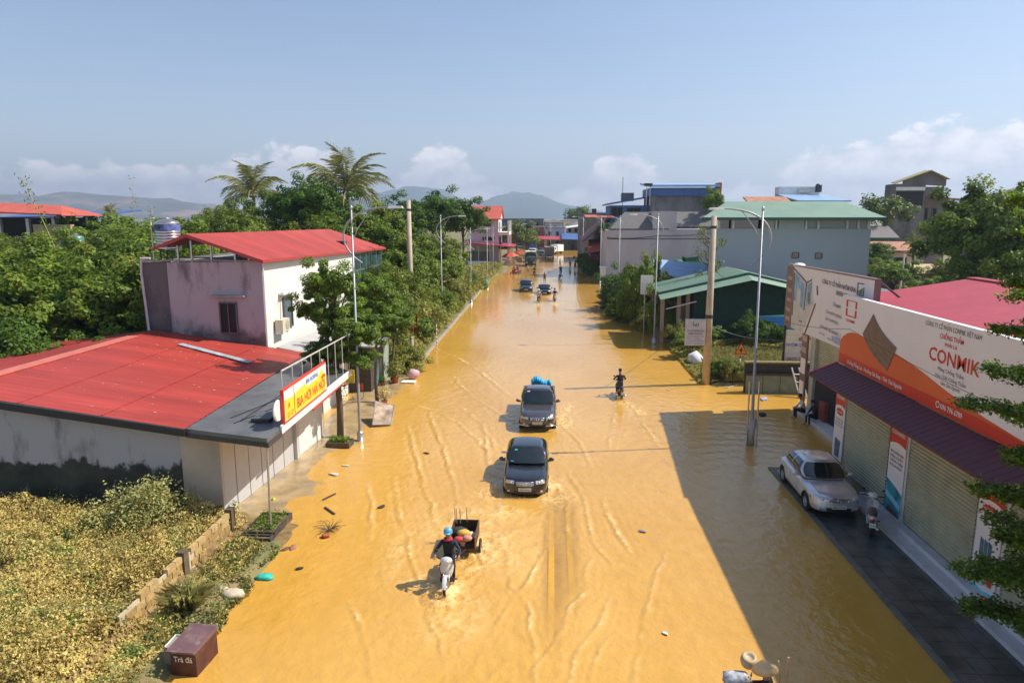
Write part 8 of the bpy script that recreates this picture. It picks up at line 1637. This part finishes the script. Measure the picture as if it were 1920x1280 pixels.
t = empty('leaning_board', 'fallen picture board leaning on the nearest left street lamp', 'board', (-8.25,32.9,.05)); mb = MB(); mb.hexa([(-.35,-1.0,.05),(.5,-.7,.0),(.35,.7,.55),(-.55,.45,.85)], [(-.35,-1.0,.09),(.5,-.7,.04),(.35,.7,.59),(-.55,.45,.89)]); mb.build('panel', mat('faded_poster', (.36,.26,.18), .6, var=.5, scale=3), t)
mb = MB(); mb.tube([(-.35,-1.0,.09),(.5,-.7,.04),(.35,.7,.59),(-.55,.45,.89),(-.35,-1.0,.09)], .03, 4); mb.build('rim', M_steel, t)
o = MB().ico((0,0,0), .24, 2, (1.25,.9,.7), .16, 4).build('sandbag', mat('dirty_white_sack', (.52,.44,.32), .8, var=.2, scale=6), None, True); o.location = (-8.42,16.55,.12); tag(o, 'dirty white sack lying at the water edge', 'bag')
o = MB().ico((0,0,0), .13, 1, (1.2,.9,.7), .2, 5).build('sandbag', MATS['dirty_white_sack'], None, True); o.location = (-8.78,16.75,.15); tag(o, 'small crumpled white bag just left of the white sack', 'bag')
o = MB().ico((0,0,0), .22, 2, (1.2,.8,.35), .2, 6).build('net_bag', mat('turquoise_net', (.03,.42,.34), .6, var=.3, scale=14), None, True); o.location = (-8.0,17.65,.04); tag(o, 'turquoise net bag floating at the weedy edge', 'bag')
for lab, x, y, s, c, h in (('yellow-green ball in the wet corner by the beer shop wall',-9.9,23.0,.09,(.5,.55,.02),1),('brown clod floating left of the motorbike',-8.05,19.35,.09,(.15,.08,.04),.5),('white scrap beside the brown clod',-8.35,19.15,.10,(.6,.55,.45),.3),('folded brown scrap floating off the planter corner',-7.85,19.5,.14,(.28,.13,.07),.4),('dark sandal floating on the left of the road',-5.35,28.3,.11,(.03,.025,.02),.3),('pair of dark scraps floating near the left kerb',-7.2,18.2,.09,(.03,.025,.02),.3),('dark twig clump drifting in mid-left water',-5.9,22.6,.12,(.04,.03,.02),.5),('white floating scrap on the wet pavement',-8.5,25.6,.16,(.6,.58,.5),.3),('second white scrap behind the first on the wet pavement',-8.35,26.6,.12,(.6,.58,.5),.2),('bluish scrap floating right of the road centre',3.0,21.2,.09,(.25,.25,.35),.4),('blue white scrap floating at the bottom right water',2.85,15.6,.08,(.5,.6,.6),.3),('white strip floating near the concrete pole',6.9,40.2,.22,(.65,.6,.5),.15),('dark debris in the shaded yard water',10.9,35.2,.3,(.02,.02,.02),.3),('flat blue lid lying by the gate wall',11.9,38.4,.28,(.3,.38,.6),.25),('dark plank floating under the beer shop wall',-8.0,23.4,.30,(.05,.04,.03),.12),('dark stick floating by the weedy planter',-7.6,22.2,.34,(.04,.03,.02),.1),('green crate lid in the shaded water by the lamp post',9.9,33.3,.22,(.02,.25,.2),.2),('white rock-like tarp heap in the weeds behind the notice board',10.0,47.6,.75,(.62,.62,.64),.7),('pink cloth heap in the weeds right of the concrete pole',12.4,45.8,.3,(.55,.3,.32),.5),('white foam sheet by the striped post foot',10.7,41.1,.35,(.6,.55,.42),.12)):
    o = (MB().box(-s*1.1,s*1.1,-s*.10,s*.10,-.01,.015) if ('plank' in lab or 'stick' in lab or 'strip' in lab) else MB().ico((0,0,0), s, 1, (1.5,.7,h), .3, int(abs(x*10)))).build('debris', mat('debris_' + '_'.join('%02d' % int(k*100) for k in c), c, .8, var=.2), None, h > .6); o.location = (x, y, .03 + (.3 if y > 44 and x > 9 else 0)); o.rotation_euler = (0,0,x*3); tag(o, lab, 'debris' if 'ball' not in lab else 'ball')
t = empty('twig_clump', 'bare brown shrub in a red pot half sunk in the left water', 'plant', (-7.15,20.7,0)); mb = MB(); rg = random.Random(6)
for i in range(40):
    a = rg.uniform(0,6.28); l = rg.uniform(.2,.6); mb.tube([(0,0,.02),(math.cos(a)*l*.5,math.sin(a)*l*.5,l*.35),(math.cos(a+.3)*l,math.sin(a+.3)*l,l*.3)], .008, 3)
mb.build('twigs', M_bark, t); MB().lathe([(.09,-.1),(.12,.08),(.13,.09),(.1,.1)], 12, None, (.05,-.45,0)).build('pot', M_terra, t, True)
# ladder-like debris against the gate wall; tile stack; small white sign; bins
t = empty('timber_frame', 'pale timber frame leaning against the dark gate wall', 'frame', (14.0,38.9,0)); mb = MB()
for dx in (0,.4): mb.tube([(dx-.3,.6,1.6),(dx,-.2,0)], .05, 5)
for k in range(3): mb.tube([(-.22+.08*k,.4-.22*k,1.25-.4*k),(.18+.08*k,.4-.22*k,1.25-.4*k)], .03, 4)
mb.build('timber', M_metalp, t)
t = empty('roadside_sign', 'blank white panel on a post before the roadside clump', 'sign', (8.1,60,0)); MB().box(-.5,.55,-.05,0,3.5,5.15).build('panel', M_white, t); MB().tube([(-.1,.03,0),(-.1,.03,5.0)], .05, 6).build('post', M_steel, t)
t = empty('waste_bin', 'green cloth-covered bin at the fourth left lamp', 'bin', (-9.35,98.2,0)); MB().lathe([(.25,0),(.33,.8),(.22,1.2),(.08,1.4)], 10).build('bin', mat('bin_green', (.05,.25,.17), .6), t, True)
o = MB().box(-.55,.55,-.3,.3,0,.9).build('utility_cabinet', M_darksteel); o.location = (11.55,44.2,.1); tag(o, 'dark low cabinet behind the yellow warning sign', 'cabinet')
for lab, x, y, c in (('orange parasol cloth by the crimson porch',-8.6,150,(.6,.15,.03)),('red cloth stall by the crimson porch',-9.3,147,(.5,.04,.04)),('red flag banners under the far tree',-7.8,163,(.5,.04,.04))):
    t = empty('stall', lab, 'stall', (x,y,0)); MB().lathe([(1.5,1.9),(.2,2.6),(.0,2.65)], 8).build('canopy', mat('stall_%d' % int(c[1]*100), c, .7), t); MB().tube([(0,0,0),(0,0,2.5)], .05, 5).build('pole', M_steel, t); MB().box(-.8,.8,-.5,.5,0,.8).build('table', M_beige, t)
# splashes
M_foam = mat('muddy_foam', (.80,.56,.25), .5, var=.15, scale=20)
def splash(label, x, y, rx, ry, n, hmax, seed, lean=(0,0)):
    rg = random.Random(seed); mb = MB()
    for i in range(n):
        a = rg.uniform(0,6.28); d = rg.random()**.7; h = (1-d)*hmax*rg.random()**1.3; s = rg.uniform(.004,.014)*(1 if h > .05 else 1.3)
        px_, py_, pz_ = x+math.cos(a)*rx*d+lean[0]*h, y+math.sin(a)*ry*d+lean[1]*h, .01+h
        mb.add([(px_-s,py_,pz_),(px_+s,py_-s*.4,pz_),(px_,py_+s,pz_+s*.3),(px_,py_,pz_+s*1.5)], [(0,1,3),(1,2,3),(2,0,3),(0,2,1)])
    tag(mb.build('splash', M_foam, None, True), label, 'splash', kind='stuff')
splash('spray beside the left front wheel of the black sedan', -2.05,24.2,.45,.4,420,.38,1); splash('spray beside the right front wheel of the black sedan', .15,24.1,.6,.6,420,.20,2); splash('spray at the front wheel of the cargo motorbike', -2.95,16.9,.5,.55,700,.42,3,(-.5,0)); splash('spray behind the cargo motorbike wheels', -2.3,18.9,.6,1.2,500,.2,4); splash('spray beside the pickup', .5,32.8,.5,.8,350,.22,5); splash('spray behind the lone motorbike', 4.0,37.6,.4,.6,200,.2,6); splash('bow wave foam in front of the black sedan', -.95,23.55,.9,.12,260,.08,7)
# haze: one closed box of even air round camera and scene
def haze(density=2.6e-4):
    m = bpy.data.materials.new('haze_air'); m.use_nodes = True; nt = m.node_tree; nt.nodes.clear(); o_ = nt.nodes.new('ShaderNodeOutputMaterial'); v = nt.nodes.new('ShaderNodeVolumePrincipled')
    v.inputs['Color'].default_value = (.66,.80,1,1); v.inputs['Density'].default_value = density; v.inputs['Anisotropy'].default_value = .3; nt.links.new(v.outputs[0], o_.inputs['Volume'])
    o = MB().box(-8500,8500,-60,6800,-7,330).build('haze', m); o['kind'] = 'stuff'; o['label'] = 'thin air haze over the town and hills'; o['category'] = 'haze'; return o
haze()
for o in bpy.data.objects:      # tidy: nothing keeps a helper property
    if o.type == 'MESH' and o.name == 'x': bpy.data.objects.remove(o)
